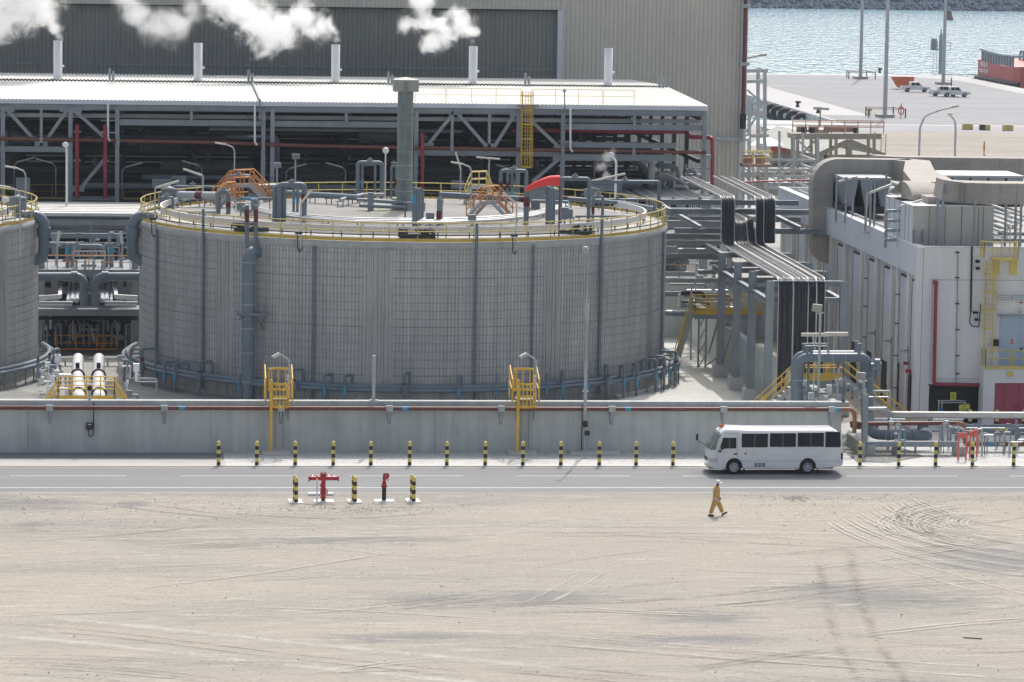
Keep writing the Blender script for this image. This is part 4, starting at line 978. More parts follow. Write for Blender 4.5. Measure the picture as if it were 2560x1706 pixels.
# drums
def drum(px,py,label,r=.55,h=.75):
    p=RP(px,py);t=thing('relief_drum',label,'drum',p,group='small drums with cone lids on the tank roofs')
    MB().cyl(p,p+V((0,0,.45)),r*.45,12).build('neck',A['steelm'],t);MB().cyl(p+V((0,0,.45)),p+V((0,0,.45+h)),r,20).lathe(p+V((0,0,.45+h)),[(r+.03,-.02),(r+.03,.03),(.08,.2),(.001,.24)],20).build('drum_body',A['steelm'],t)
    MB().tube([p+V((-r-.1,0,0)),p+V((-r-.1,0,.9)),p+V((-r+.2,0,.9))],.06,8).build('side_pipe',A['pipe'],t);return t
drum(397,518,'small grey drum with cone lid at the left edge of the roof');drum(1622,527,'small grey drum with cone lid at the right edge of the roof')
drum(1340,523,'pale grey drum with cone lid left of the windsock pole',.6,1.0);drum(1403,506,'small grey drum behind the windsock pole',.4,.5);drum(1040,545,'white topped drum beside the central riser pipes',.6,.5)
p=RP(45,520);dup([o for o in C.objects if o.name=='relief_drum'][0],(P(45,520,TY-5).x,TY-5,roofz(12)),'small grey drum with cone lid on the left tank')
# pipe portals (goalposts)
def portal(x0,x1,yb,yt,r,label,yb2=None,tags=(),r2=None,m='pipe',double=False):
    a=RP(x0,max(yb,yb2 or yb));z=P(x0,yt,a.y).z;bx_=P(x1,yt,a.y).x;b=V((bx_,a.y,roofz(math.hypot(bx_-TX,a.y-TY))))
    t=thing('pipe_portal',label,'pipe',a,group='goalpost shaped pipe loops on the tank roof')
    MB().tube([a,V((a.x,a.y,z)),V((b.x,b.y,z)),b],r,12,bend=r*1.6).build('pipe_run',A[m],t)
    if double: MB().tube([a+V((.3,.3,0)),V((a.x+.3,a.y+.3,z-.1))],r*1.1,12).tube([a+V((-.28,.1,0)),V((a.x-.28,a.y+.1,z-.1))],r*.8,12).build('side_pipe',A[m],t)
    for (s,f0,f1,c) in tags:
        e=a if s==0 else b;MB().cyl((e.x,e.y,e.z+(z-e.z)*f0),(e.x,e.y,e.z+(z-e.z)*f1),r*1.12,12).build('colour_band',A[c],t)
    mx=(a.x+b.x)/2;MB().cyl((mx,(a.y+b.y)/2,z),(mx,(a.y+b.y)/2,z+.35),r*.7,8).cyl((mx-.2,(a.y+b.y)/2,z+.2),(mx+.2,(a.y+b.y)/2,z+.2),.04,6).build('top_valve',A['steelm'],t)
    return t
portal(697,761,555,462,.17,'thick goalpost pipe with side pipes left of the roof lamp',530,[(1,.55,.75,'rtag')],double=True)
portal(734,744,530,470,.09,'thin pipe loop with blue tag inside the thick goalpost',530,[(0,.35,.6,'blue')])
portal(546,571,534,480,.15,'low goalpost pipe with a maroon tag in front of the orange stairs',536,[(1,.3,.55,'rtag')])
portal(894,955,496,407,.15,'tall goalpost pipe with valves left of the vent',490,[(0,.4,.55,'pipe')])
portal(905,938,496,412,.09,'inner thin pipe loop left of the vent with blue tag',490,[(0,.35,.55,'blue')])
portal(978,990,492,415,.09,'narrow pipe loop with red tag against the vent column',490,[(1,.4,.6,'rtag')])
portal(1251,1316,500,427,.13,'goalpost pipe with maroon tags behind the orange stairs',500,[(0,.45,.65,'rtag')])
portal(1268,1280,500,432,.1,'narrow pipe loop with maroon tag behind the orange stairs',500,[(0,.45,.65,'rtag'),(1,.1,.4,'blue')])
portal(1315,1376,538,470,.17,'thick goalpost pipe under the windsock',562,[(0,.5,.75,'rtag')],double=False)
portal(1368,1384,562,472,.13,'thick pair of uprights below the windsock',560)
portal(1400,1473,505,447,.13,'tall goalpost pipe right of the windsock',558)
portal(1482,1507,550,492,.1,'lower goalpost pipe with maroon tag right of the windsock',548,[(0,.3,.55,'rtag')])
portal(1587,1617,525,500,.1,'low goalpost pipe beside the right roof drum',515)
portal(1612,1648,507,455,.12,'tall goalpost pipe with maroon tag at the right rear rim',512,[(0,.3,.65,'rtag')])
portal(432,400,524,495,.1,'low goalpost pipe beside the left roof drum',520)
portal(470,432,482,467,.08,'small goalpost pipe at the left rear rim',480)
portal(552,626,500,440,.14,'tall goalpost pipe over the orange stairs',500,[(1,.3,.5,'rtag')])
for i,(x,yb,yt,r,l) in enumerate(((1034,568,475,.1,'first'),(1041,566,477,.11,'second'),(1048,563,476,.11,'third'),(1056,560,480,.09,'fourth'))):
    p=RP(x,yb);z=P(x,yt,p.y).z;t=thing('riser_post','%s from the left of four riser pipes at the front middle of the roof'%l,'pipe',p,group='four tall risers at the middle of the roof')
    MB().cyl(p,(p.x,p.y,z),r,10).cyl((p.x,p.y,z),(p.x,p.y,z+.15),r*1.3,8).build('pipe_run',A['pipe'],t)
    if i==0: MB().cyl((p.x,p.y,z-.9),(p.x,p.y,z-.3),r*1.1,10).build('blue_band',A['blue'],t)
p=RP(1099,562);t=thing('riser_post','single stout post with maroon tag between risers and orange stairs','pipe',p);z=P(1099,500,p.y).z
MB().cyl(p,(p.x,p.y,z),.19,12).lathe((p.x,p.y,z),[(.19,0),(.1,.12),(.06,.35)],12).build('pipe_run',A['steelm'],t);MB().cyl((p.x-.02,p.y-.01,z-1.3),(p.x-.02,p.y-.01,z-.7),.192,12).build('maroon_band',A['rtag'],t)
# pipes elbow group near left orange stair
for i,x in enumerate((640,655,670)): 
    a=RP(x,492);MB();o=MB().tube([a,a+V((0,0,.9)),a+V((.9,.6,.9))],.2,14,bend=.35).build('elbow_pipe',A['pipe']);tag(o,'%s of three short elbow pipes right of the orange roof stairs'%ORD[i],'pipe','three short elbow pipes on the roof')
# orange step-over stairs
def stepover(label,a,b,w_,hgt,m,wd,spread=1.3,trail=True):
    a=V(a);b=V(b);t=thing('step_over_stairs',label,'stairs',a)
    d=(b-a).normalized();u=V((0,0,hgt));wv=V(wd).normalized()*w_
    p1=a+u;p2=b+u;A1=a-d*spread;B1=b+d*spread
    s=MB()
    for k in(0,1):
        for p,q in((A1,p1),(p1,p2),(p2,B1)): s.bar(p+wv*k,q+wv*k,.07,.24)
    s.build('stringer',A['steell'],t)
    g=MB();g.box(0,0,0,0,0,0) if False else None
    g.add([p1,p2,p2+wv,p1+wv],[(0,1,2,3)])
    for k in range(5):
        for p,q in((A1,p1),(B1,p2)):
            c=V(p).lerp(q,(k+.5)/5);g.add([c-d*.12,c+d*.12,c+d*.12+wv,c-d*.12+wv],[(0,1,2,3)])
    g.build('tread',A[m],t)
    r_=MB()
    for k in(0,1):
        for h in(.55,1.05): r_.tube([A1+wv*k+V((0,0,h)),p1+wv*k+V((0,0,h)),p2+wv*k+V((0,0,h)),B1+wv*k+V((0,0,h))],.04,6)
        for p in(A1,a.lerp(A1,.5)+u*.5,p1,p1.lerp(p2,.5),p2,b.lerp(B1,.5)+u*.5,B1): r_.tube([p+wv*k,p+wv*k+V((0,0,1.05))],.04,6)
    r_.build('handrail',A[m],t);return t
a=RP(1205,545);b=RP(1228,545);stepover('orange railed step over stairs on the right of the tank roof',a+V((-.1,0,0)),b+V((.1,.2,0)),.9,.95,'ora',(.5,.8,0),1.05)
a=RP(1170,510);b=RP(1215,508);stepover('yellow railed steps at the rear rim behind the orange stairs',a+V((.2,0,0)),b+V((.0,0,0)),.8,1.1,'yelp',(.1,.9,0),1.0)
a=RP(575,510);b=RP(625,508);stepover('orange railed step over stairs at the left rear of the roof',a,b,.9,1.2,'ora',(.3,.9,0),1.15)
a=RP(560,520);b=RP(580,518);stepover('smaller orange steps in front of the left roof stairs',a,b,.7,.6,'ora',(.3,.9,0),.8)
# square boxes / instruments on the roof
for i,(x,y,w_,h,l) in enumerate(((636,538,.45,.7,'left of the thick goalpost'),(602,540,.5,.5,'left of the first box'),(612,545,.3,.4,'at the front left among the instruments'),(1411,562,.5,.75,'right of the thick uprights'),(1426,560,.25,.6,'beside the grey box on the right'),(1075,562,.5,.4,'in front of the riser pipes'),(1180,565,.5,.35,'under the orange stairs'))):
    p=RP(x,y);t=thing('instrument_box','grey instrument box on the roof '+l,'box',p,group='instrument boxes on the roof')
    MB().box(p.x-w_/2,p.x+w_/2,p.y-.2,p.y+.2,p.z+.35,p.z+.35+h).build('box',A['steelm'],t);MB().bar(p,p+V((0,0,.36)),.1,.1).build('stand',A['steelm'],t)
# machinery under the block ring
for i,(x,l) in enumerate(((590,'left of the elbow pipe'),(1045,'in the front middle'),(1480,'right of the thick upright'))):
    p=P(x,600-(14 if x==1480 else 8 if x==590 else 3),TY-TR+1.3 if x==1045 else TY-TR*.86);z=TZ+.25
    a=shellang(x);r_=15.9;p=V((TX+r_*math.cos(a),TY+r_*math.sin(a)-.1,TZ+.2))
    t=thing('pump_skid','dark cluster of small pumps under the block ring '+l,'pump',p,group='dark pump clusters at the roof rim')
    for j in range(6): 
        q=p+V((random.uniform(-1.1,1.1),random.uniform(-.2,.1),.05));MB().tube([q,q+V((0,0,.35)),q+V((random.uniform(-.5,.5),0,.4))],random.uniform(.08,.18),8).build('pump_body',A['steeld'],t)
    MB().cb(p+V((0,0,.12)),2.2,.5,.22).build('skid_frame',A['steeld'],t)
# windsock
a=shellang(1397);x=TX+(TR-.1)*math.cos(a);y=TY+(TR-.1)*math.sin(a);zt=P(1397,462,y).z
t=thing('windsock','bright red windsock blowing left on a thin rusty pole','windsock',(x,y,TZ))
MB().cyl((x,y,TZ),(x,y,zt+.35),.045,8).build('pole',A['brn'],t)
pts=[P(1399,452,y),P(1375,452,y),P(1345,460,y),P(1322,470,y),P(1314,478,y)];rs=[.32,.30,.22,.15,.1]
vs=[];n=14
for i,(p,r_) in enumerate(zip(pts,rs)):
    d=(pts[min(i+1,4)]-pts[max(i-1,0)]).normalized();u=V((0,1,0));v=d.cross(u)
    vs+=[p+(u*math.cos(2*math.pi*j/n)+v*math.sin(2*math.pi*j/n))*r_*(1+.06*math.sin(3*j+i)) for j in range(n)]
MB().add(vs,[(i*n+j,i*n+(j+1)%n,(i+1)*n+(j+1)%n,(i+1)*n+j) for i in range(4) for j in range(n)],True).build('sock',A['sock'],t)
MB().tube([pts[0]+V((0,.3*math.cos(q*math.pi/8),.3*math.sin(q*math.pi/8))) for q in range(17)],.02,6).build('hoop',A['brn'],t)
# lamps on the tank roofs
def rimlamp(px,py_top,ex,ey,label,tgt=None,r=.05,rear=False,yb=None):
    if yb is None:
        a=shellang(px);x=TX+(TR+.1)*math.cos(a);y=TY+(TR+.1)*math.sin(a);z0=TZ-.5
    else: p=RP(px,yb);x,y,z0=p.x,p.y,p.z
    tp=P(px,py_top,y);e=P(ex,ey,y);t=thing('roof_lamp',label,'lamp',(x,y,z0),group='twin tube lamps on the tank roofs')
    lamp_fluo(t,V((x,y,z0)),V((x,y,tp.z)),V((e.x,y,e.z)),r=r)
    if yb is None: MB().tube([(x-.2,y-.02,z0+.9),(x-.2,y-.02,z0),(x-.05,y-.04,z0-.3),(x+.05,y-.04,z0)],.03,6,bend=.1).box(x-.35,x+.1,y-.1,y,z0+.85,z0+1.0).build('junction_box',A['steeld'],t)
rimlamp(752,508,778,476,'twin tube lamp in front of the thick goalpost on the roof')
rimlamp(1286,508,1258,482,'twin tube lamp leaning left right of the orange stairs')
rimlamp(390,470,447,452,'twin tube lamp on the left front rim of the central tank')
rimlamp(403,438,458,422,'twin tube lamp behind the left rim of the central tank',yb=497)
rimlamp(1632,455,1632,455,'x') if False else None
rimlamp(1612,455,1563,434,'twin tube lamp at the right rear rim of the central tank',yb=508)
def poledlamp(px,yb,yt,label,kind,Y=None,m='steell'):
    p=RP(px,yb) if Y is None else P(px,yb,Y);z=P(px,yt,p.y).z;t=thing('area_lamp',label,'lamp',p)
    MB().cyl(p,(p.x,p.y,z),.05,8).build('pole',A[m],t)
    c=V((p.x,p.y,z))
    if kind=='flat': MB().bar(c+V((-.9,0,.12)),c+V((.75,0,0)),.3,.1).build('lamp_housing',A['fluo'],t)
    elif kind=='flood': MB().box(c.x-.25,c.x+.3,c.y-.15,c.y+.15,z,z+.35).build('lamp_housing',A['steelm'],t)
    elif kind=='ball': MB().lathe(c,[(.06,-.05),(.2,.05),(.22,.25),(.14,.36),(.01,.4)],12).build('lamp_housing',A['white'],t)
    elif kind=='up': MB().bar(c+V((0,0,0)),c+V((-.35,0,1.1)),.25,.12).build('lamp_housing',A['fluo'],t)
    elif kind=='arm': 
        MB().tube([c,c+V((-.1,0,.3)),c+V((-.7,0,.55))],.05,6,bend=.2).build('arm',A[m],t);MB().bar(c+V((-.6,0,.5)),c+V((-1.35,0,.62)),.3,.1).build('lamp_housing',A['fluo'],t)
poledlamp(1151,470,422,'lamp with short upright tube tilted left on the tank roof','up')
poledlamp(1222,466,398,'flat double lamp on a post right of the upright lamp','flat')
poledlamp(1177,540,430,'curved lamp post above the orange stairs','arm')
poledlamp(738,480,398,'grey floodlight on a post left of the tall goalpost','flood')
poledlamp(963,470,383,'white round lamp head on a white post left of the vent','ball',m='white')
poledlamp(582,470,380,'curved lamp post behind the left orange stairs','arm')
poledlamp(692,470,420,'dim floodlight on a post behind the left roof','flood')
poledlamp(50,640,490,'curved lamp post at the left tank rim','arm',Y=TY-14)
poledlamp(64,560,440,'lamp post behind the left tank railing','arm',Y=TY+2)
# ================================================================ GREAT HALL BEHIND
BY=340.;BX1=P(1853,400,BY).x
t=thing('hall_building','huge beige ribbed metal hall behind the open steel shed','building',(20,BY,0))
def corr(mb,x0,x1,Y,z0,z1,pitch,dep,fr=(0,.5,.6,.9)):
    vs=[];x=x0
    while x<x1:
        for f,d in zip(fr,(0,0,dep,dep)):
            xx=min(x+f*pitch,x1);vs+=[(xx,Y+d,z0),(xx,Y+d,z1)]
        x+=pitch
    vs+=[(x1,Y,z0),(x1,Y,z1)];m=len(vs)//2
    mb.add(vs,[(2*i,2*i+2,2*i+3,2*i+1) for i in range(m-1)])
XR=P(1393,150,BY).x;zr=P(700,19,BY).z
m=MB();corr(m,XR+.45,BX1-.25,BY,0,48,.40,.07);corr(m,-75,XR+.45,BY,zr,48,.40,.07);m.build('beige_wall',A['clad'],t,flip=True)
m=MB();corr(m,-75,XR,BY+.5,0,zr+.2,.40,.07);m.build('dark_wall',A['cladd'],t,flip=True)
MB().box(-75,XR,BY+.42,BY+.5,P(700,168,BY).z,P(700,165.5,BY).z).build('girt_line',A['steel'],t)
MB().box(XR,XR+.45,BY-.06,BY+.6,0,zr+.02).build('white_trim',A['trim'],t);MB().box(-75,XR-.01,BY-.03,BY+.5,zr-.02,zr+.1).build('opening_head',A['steeld'],t)
MB().box(BX1-.26,BX1+.35,BY-.08,BY+70,0,48).build('corner_trim',A['trim'],t)
MB().box(-75,BX1-.3,BY+.7,BY+70,0,47.9).build('core',A['cladd'],t)
# brown riser right of the hall
Y=BY-1;x=P(1860,200,Y).x;b=P(1860,285,Y).z
t=thing('tall_brown_pipe','tall brown pipe running up beside the corner of the beige hall','pipe',(x,Y,0))
MB().cyl((x,Y,b),(x,Y,44),.21,14).build('pipe_run',A['brn'],t);MB().tube([(x,Y,b),(x,Y,b-1.4)],.3,12).build('valve_body',A['steeld'],t)
MB().tube([(x,Y,b-1.3),(x,Y,b-2.4)],.28,12).build('lower_piece',A['steell'],t)
m=MB()
for yy in (15,160): m.cb((x,Y,P(1860,yy,Y).z),.85,.8,.32)
m.split('clamp',A['steell'],t)
Y=BY-.6;t=thing('grey_wall_pipe','horizontal grey pipe leaving the corner of the beige hall','pipe',P(1790,348,Y));MB().tube([P(1790,347,Y),P(1865,350,Y),P(1870,345,Y+1)],.17,10,bend=.3).build('pipe_run',A['pipel'],t)
# ================================================================ OPEN STEEL SHED
SY=283.;ze=15.66;zrg=16.08;RY=305.;BYs=326.;SX1=43.75;SX0=-16.
t=thing('process_shed','long open steel shed with white corrugated roof behind the tanks','shed',(14,SY,0));shed=t
def slope(name,x0,x1,y0,z0,y1,z1,par,mt='roofw'):
    m=MB();pitch=.30;vs=[];x=x0
    while x<x1:
        for f,d in zip((0,.35,.5,.85),(0,0,.075,.075)):
            xx=min(x+f*pitch,x1);vs+=[(xx,y0,z0+d),(xx,y1,z1+d)]
        x+=pitch
    k=len(vs)//2;m.add(vs,[(2*i,2*i+2,2*i+3,2*i+1) for i in range(k-1)]);return m.build(name,A[mt],par,flip=True)
xs1=P(640,235,SY+8).x
slope('roof_sheet',SX0,xs1,SY,ze,RY,zrg,t);slope('roof_sheet',xs1+.05,SX1,SY,ze,RY,zrg,t)
slope('roof_sheet',SX0,xs1,RY-.2,zrg+.14,BYs,ze+.1,t);slope('roof_sheet',xs1+.05,SX1-.3,RY-.2,zrg+.14,BYs,ze+.1,t)
MB().box(SX0,SX1,RY-.05,RY+.1,zrg-.25,zrg+.1).build('ridge_closure',A['steeld'],t)
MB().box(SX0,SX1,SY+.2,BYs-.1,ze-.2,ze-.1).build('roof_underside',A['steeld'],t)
MB().box(SX0,SX1+.02,SY-.12,SY+.02,ze-.30,ze+.03).build('eave_gutter',A['trim'],t)
MB().prism([(xs1+.0,SY-.2,ze-1.4),(xs1,SY-.2,ze+.25),(xs1,RY,zrg+.3),(xs1,RY,zrg+.05),(xs1,SY+.5,ze-.1)],(.12,0,0)).build('roof_joint_upstand',A['steel'],t)
# deck
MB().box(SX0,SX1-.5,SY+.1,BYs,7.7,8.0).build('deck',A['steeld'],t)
def Z(y,x=800,Y=SY): return P(x,y,Y).z
def X_(x,y=380,Y=SY): return P(x,y,Y).x
zt1=ze-.55;z2=Z(311);z3=Z(380);fr=MB();cols=(7,176,293,658,681,1040,1296,1407,1761)
for c in cols: fr.ib((X_(c),SY+.15,0 if c not in(176,293) else 7.8),(X_(c),SY+.15,zt1),.32,.34,up=(0,1,0))
for c in (103,478,865,1130,1223,1585): fr.bar((X_(c),SY+.15,z2-.2 if c in(478,865,1585) else z3),(X_(c),SY+.15,zt1),.22,.2)
fr.split('column',A['steel'],t)
fr=MB();fr.ib((SX0,SY+.15,zt1),(SX1-.1,SY+.15,zt1),.3,.42)
for a,b in((293,658),(681,1040),(1407,1761)): fr.ib((X_(a)+.18,SY+.15,z2),(X_(b)-.18,SY+.15,z2),.3,.45)
for a,b in((-60,176),(1040,1296),(1296,1407)): fr.ib((X_(a),SY+.15,z3),(X_(b)-.18,SY+.15,z3),.3,.42)
fr.ib((X_(1407),SY+.15,Z(388)),(X_(1692),SY+.15,Z(388)),.3,.5);fr.ib((X_(1407),SY+.25,Z(357)),(X_(1692),SY+.25,Z(357)),.25,.42)
fr.ib((X_(176),SY+.15,8.1),(X_(293),SY+.15,8.1),.3,.4)
fr.split('girder',A['steel'],t)
dg=MB()
def dd(x0,y0,x1,y1,w_=.26): dg.bar(P(x0,y0,SY+.2),P(x1,y1,SY+.2),w_,w_,up=(0,1,0))
for q in((15,272,88,352),(168,275,115,352),(188,278,262,345),(-50,352,-5,275),(1135,282,1065,368),(1142,282,1218,368),(1285,288,1235,368),(1325,300,1402,372),(200,472,262,398),(1330,455,1400,395)): dd(*q)
dg.split('diagonal_brace',A['steel'],t)
gp=MB()
for x,y in((20,272),(165,272),(188,275),(103,358),(195,472),(1138,280),(1290,284),(1068,366),(1225,367),(1400,373),(1398,395)): gp.pbox(x-16,y-8,x+16,y+8,SY+.05,.06)
gp.split('gusset',A['steel'],t)
MB().box(SX0,SX1-.4,SY+.9,SY+1.4,Z(302),Z(292)).build('cable_tray',A['steell'],t)
# inner frames
inf=MB()
for k,yy in enumerate((290,297,304,311,318,325)):
    for c in (7,176,293,478,658,865,1040,1223,1407,1585,1740): inf.bar((X_(c)+.3,yy,0),(X_(c)+.3,yy,ze-.3),.3,.3)
    for z in(ze-.9,13.2,11.4,9.8): inf.bar((SX0,yy,z),(SX1-2.5,yy,z),.28,.35)
for c in (7,176,293,478,658,865,1040,1223,1407,1585,1740):
    for z in(ze-.9,11.4): inf.bar((X_(c)+.3,SY+.3,z),(X_(c)+.3,325,z),.25,.3)
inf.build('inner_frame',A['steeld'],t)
# pipes & vessels inside
def thin(name,label,cat,grp,build): 
    o=build();return tag(o,label,cat,grp)
random.seed(11)
iv=0
for k,(x,w_,yy,z,r) in enumerate(((90,5,292,12.2,.6),(520,7,293,9.6,.9),(760,6,294,9.4,.8),(980,5,292,12.6,.55),(1160,6,294,9.5,.9),(1340,5,295,9.3,.7),(1490,6,290,9.5,.8),(1590,4,287.5,9.4,.7),(370,5,294,12.0,.7),(240,4,293,9.3,.7))):
    c=P(x,400,yy);t2=thing('horizontal_vessel','%s dark horizontal vessel from the left inside the shed'%ORD[k],'vessel',(c.x,yy,z),group='dark vessels inside the shed')
    MB().lathe((c.x,yy,z),[(.01,-w_/2-.35),(r*.7,-w_/2-.2),(r,-w_/2),(r,w_/2),(r*.7,w_/2+.2),(.01,w_/2+.35)],18,axis='x').build('shell',A['steelm'],t2)
    MB().box(c.x-w_/3-.15,c.x-w_/3+.15,yy-r*.8,yy+r*.8,z-r-.5,z-r*.6).box(c.x+w_/3-.15,c.x+w_/3+.15,yy-r*.8,yy+r*.8,z-r-.5,z-r*.6).split('saddle',A['steeld'],t2)
    MB().cyl((c.x,yy,z+r*.8),(c.x,yy,z+r+.6),.2,10).build('nozzle',A['steelm'],t2)
for k in range(26):
    yy=random.uniform(285,300);z=random.choice([13.9,13.4,12.7,12.1,11.0,10.6,10.1,9.4,8.8]);a=random.uniform(-14,34);l=random.uniform(6,22);r=random.uniform(.08,.3)
    o=MB().tube([(a,yy,z),(min(a+l,42),yy,z),(min(a+l,42),yy+.1,z-random.choice([0,1.2,2]))],r,8,bend=.4).build('process_pipe',A[random.choice(['steelm','pipe','steeld','steeld','steeld'])])
    tag(o,'grey process pipe running among the dark steelwork inside the shed','pipe','process pipes inside the shed')
# long brown pipe, downspouts, red pipes
Y=SY-.2;t2=thing('brown_drain_pipe','long thin brown pipe crossing the whole shed front','pipe',P(800,366,Y));MB().tube([P(-40,346,Y),P(540,357,Y),P(800,366,Y),P(1400,376,Y),P(1765,382,Y)],.14,10).build('pipe_run',A['brn'],t2)
m=MB()
for x,y in((103,350),(295,354),(658,361),(1130,371),(1407,376),(1585,380)): m.pbox(x-4,y-8,x+4,y+8,Y-.18,.3)
m.split('clamp',A['steel'],t2)
for x,y0,y1,l in((270,258,345,'left'),(637,262,355,'middle'),(1426,270,372,'right')):
    t2=thing('downspout','%s thin white rain pipe on the shed front'%l,'rain pipe',P(x,y1,Y-.2),group='white rain pipes');MB().tube([P(x,y0,Y-.2),P(x,y1,Y-.2),P(x+5,y1+8,Y-.1)],.085,8,bend=.1).build('pipe_run',A['white'],t2)
    m=MB()
    for q in(.15,.5,.85): yy=y0+(y1-y0)*q;m.pbox(x-18,yy-1.5,x+20,yy+1.5,Y-.1,.1)
    m.split('bracket',A['steel'],t2)
for x,y0,l in((193,317,'left'),(263,317,'right')):
    t2=thing('red_riser_pipe','%s of two upright crimson pipes on the left shed bay'%l,'pipe',P(x,497,SY-.5),group='upright crimson pipes')
    MB().tube([P(x,497,SY-.5),P(x,y0,SY-.5),P(x,y0-3,SY+.8)],.15,12,bend=.2).build('pipe_run',A['red'],t2)
    m=MB()
    for yy in(330,402): m.pbox(x-9,yy-2,x+9,yy+2,SY-.35,.25)
    m.split('bracket',A['steell'],t2)
t2=thing('red_riser_pipe','upright crimson pipe right of the tall tank vent','pipe',P(1056,470,SY-.5),group='upright crimson pipes');MB().tube([P(1056,480,SY-.5),P(1056,336,SY-.5),P(1050,333,SY+1.5)],.15,12,bend=.4).build('pipe_run',A['red'],t2)
t2=thing('red_fire_main','crimson pipe jogging along the shed and down at its right end','pipe',P(1780,480,SY-.8));MB().tube([P(1280,326,SY+2),P(1700,330,SY+1),P(1715,330,SY+.9),P(1725,343,SY+.5),P(1770,344,SY-.3),P(1781,346,SY-.8),P(1781,480,SY-.8)],.16,12,bend=.35).build('pipe_run',A['red'],t2)
m=MB();m.pbox(1757,338,1766,350,SY-.4,.3);m.pbox(1766,388,1788,398,SY-.9,.5);m.pbox(1730,420,1785,424,SY-.5,.2);m.split('bracket',A['steel'],t2)
# stacks
stk=((144.5,102,197),(495,108,201),(838.5,112,206),(1182,116,210),(1520,121,213))
for i,(x,y0,y1) in enumerate(stk):
    Y=307.;b=P(x,y1,Y);tp=P(x,y0,Y)
    t2=thing('exhaust_stack','%s white exhaust stack from the left on the shed roof'%ORD[i],'chimney',b-V((0,0,.1)),group='white stacks on the shed roof')
    MB().lathe((b.x,Y,0),[(.36,b.z-.4),(.36,tp.z),(.33,tp.z),(.33,tp.z-.6)],24).build('pipe_run',A['white'],t2)
    MB().box(b.x-.5,b.x+.5,Y-.5,Y+.5,b.z-.25,b.z+.06).build('roof_flashing',A['roofw'],t2)
    MB().cyl((b.x+.3,Y-.1,b.z+1.05),(b.x+.52,Y-.12,b.z+1.05),.09,10).build('test_port',A['white'],t2)
for i,x in enumerate((278,625,975,1317,1653)):
    Y=SY+21;b=P(x,203-.2+(x-1000)*.012,Y);t2=thing('vent_pair','%s pair of short grey vent pipes from the left on the shed ridge'%ORD[i],'vent',b,group='short vent pipes on the ridge')
    MB().cyl(b+V((-.12,.1,-.3)),b+V((-.12,.1,.75)),.1,10).cyl(b+V((.16,-.1,-.3)),b+V((.16,-.1,.5)),.11,10).split('vent_pipe',A['steel'],t2)
# caged yellow ladder & roof railing
t2=thing('caged_ladder','tall yellow caged ladder hanging on the shed front','ladder',P(1317,420,SY-.6))
xl_,xr_=P(1306,300,SY-.5).x,P(1329,300,SY-.5).x;ladder(t2,xl_,xr_,SY-.45,P(1317,420,SY).z,P(1317,227,SY).z,'yel',zc=P(1317,418,SY).z+.05)
MB().pbox(1296,262,1347,267,SY-1.1,1.0).build('step_plate',A['winch'],t2)
t2=thing('roof_railing','thin pale yellow railing along the shed eave','railing',P(1300,262,SY+.3))
m=MB()
for x0_,x1_ in((1040,1115),(1119,1304),(1332,1508),(1512,1588)):
    a,b=P(x0_,100,SY+.3).x,P(x1_,100,SY+.3).x;railing(m,[(a,SY+.3,ze+.1),(b,SY+.3,ze+.1)],1.1,.022,1.7)
m.build('rails',A['yelp'],t2)
t2=thing('roof_antenna','thin grey mast on the eave right of the yellow ladder','antenna',P(1411,275,SY-.3));MB().cyl(P(1412,278,SY-.3),P(1411,222,SY-.3),.05,8).cb(P(1411,228,SY-.3),.25,.1,.15).build('mast',A['steel'],t2)
# deck railings and small lamps in the dark
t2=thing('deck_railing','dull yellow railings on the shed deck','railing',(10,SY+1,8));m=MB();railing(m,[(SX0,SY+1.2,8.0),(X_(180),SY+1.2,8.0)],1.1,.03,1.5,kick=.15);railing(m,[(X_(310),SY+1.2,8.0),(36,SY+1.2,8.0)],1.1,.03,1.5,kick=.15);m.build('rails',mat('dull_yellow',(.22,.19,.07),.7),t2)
for i,(x,y,s) in enumerate(((115,405,1),(480,410,1),(840,415,1),(1265,420,1),(60,402,-1),(740,418,-1),(1510,415,-1),(330,415,-1))):
    c=P(x,y,SY+1.5);t2=thing('shed_lamp','%s small tube lamp hanging inside the shed front'%ORD[i],'lamp',c,group='tube lamps inside the shed')
    MB().bar(c+V((-.8*s,0,.25)),c+V((.5*s,0,-.1)),.3,.09).build('lamp_housing',A['steell'],t2);MB().tube([c+V((.5*s,0,-.1)),c+V((.75*s,0,-.4)),c+V((.75*s,0,8.05-c.z))],.04,6,bend=.2).build('post',A['steel'],t2)
for i,(x,yt,Y) in enumerate(((167,363,SY-8),(1531,388,SY-10))):
    c=P(x,yt,Y);t2=thing('white_lamp_post',('slim white lamp post in front of the left red pipes','slim white curved lamp post right of the windsock')[i],'lamp',(c.x,Y,8 if i==0 else 7))
    MB().tube([(c.x+(.25 if i else 0),Y,8 if i==0 else 7),(c.x+(.3 if i else 0),Y,c.z-.5),(c.x-.05,Y,c.z)],.09,8,bend=.6).build('post',A['white'],t2);MB().lathe((c.x-.1,Y-.1,c.z),[(.05,-.15),(.24,-.05),(.24,.12),(.02,.25)],12).build('lamp_head',A['white'],t2)
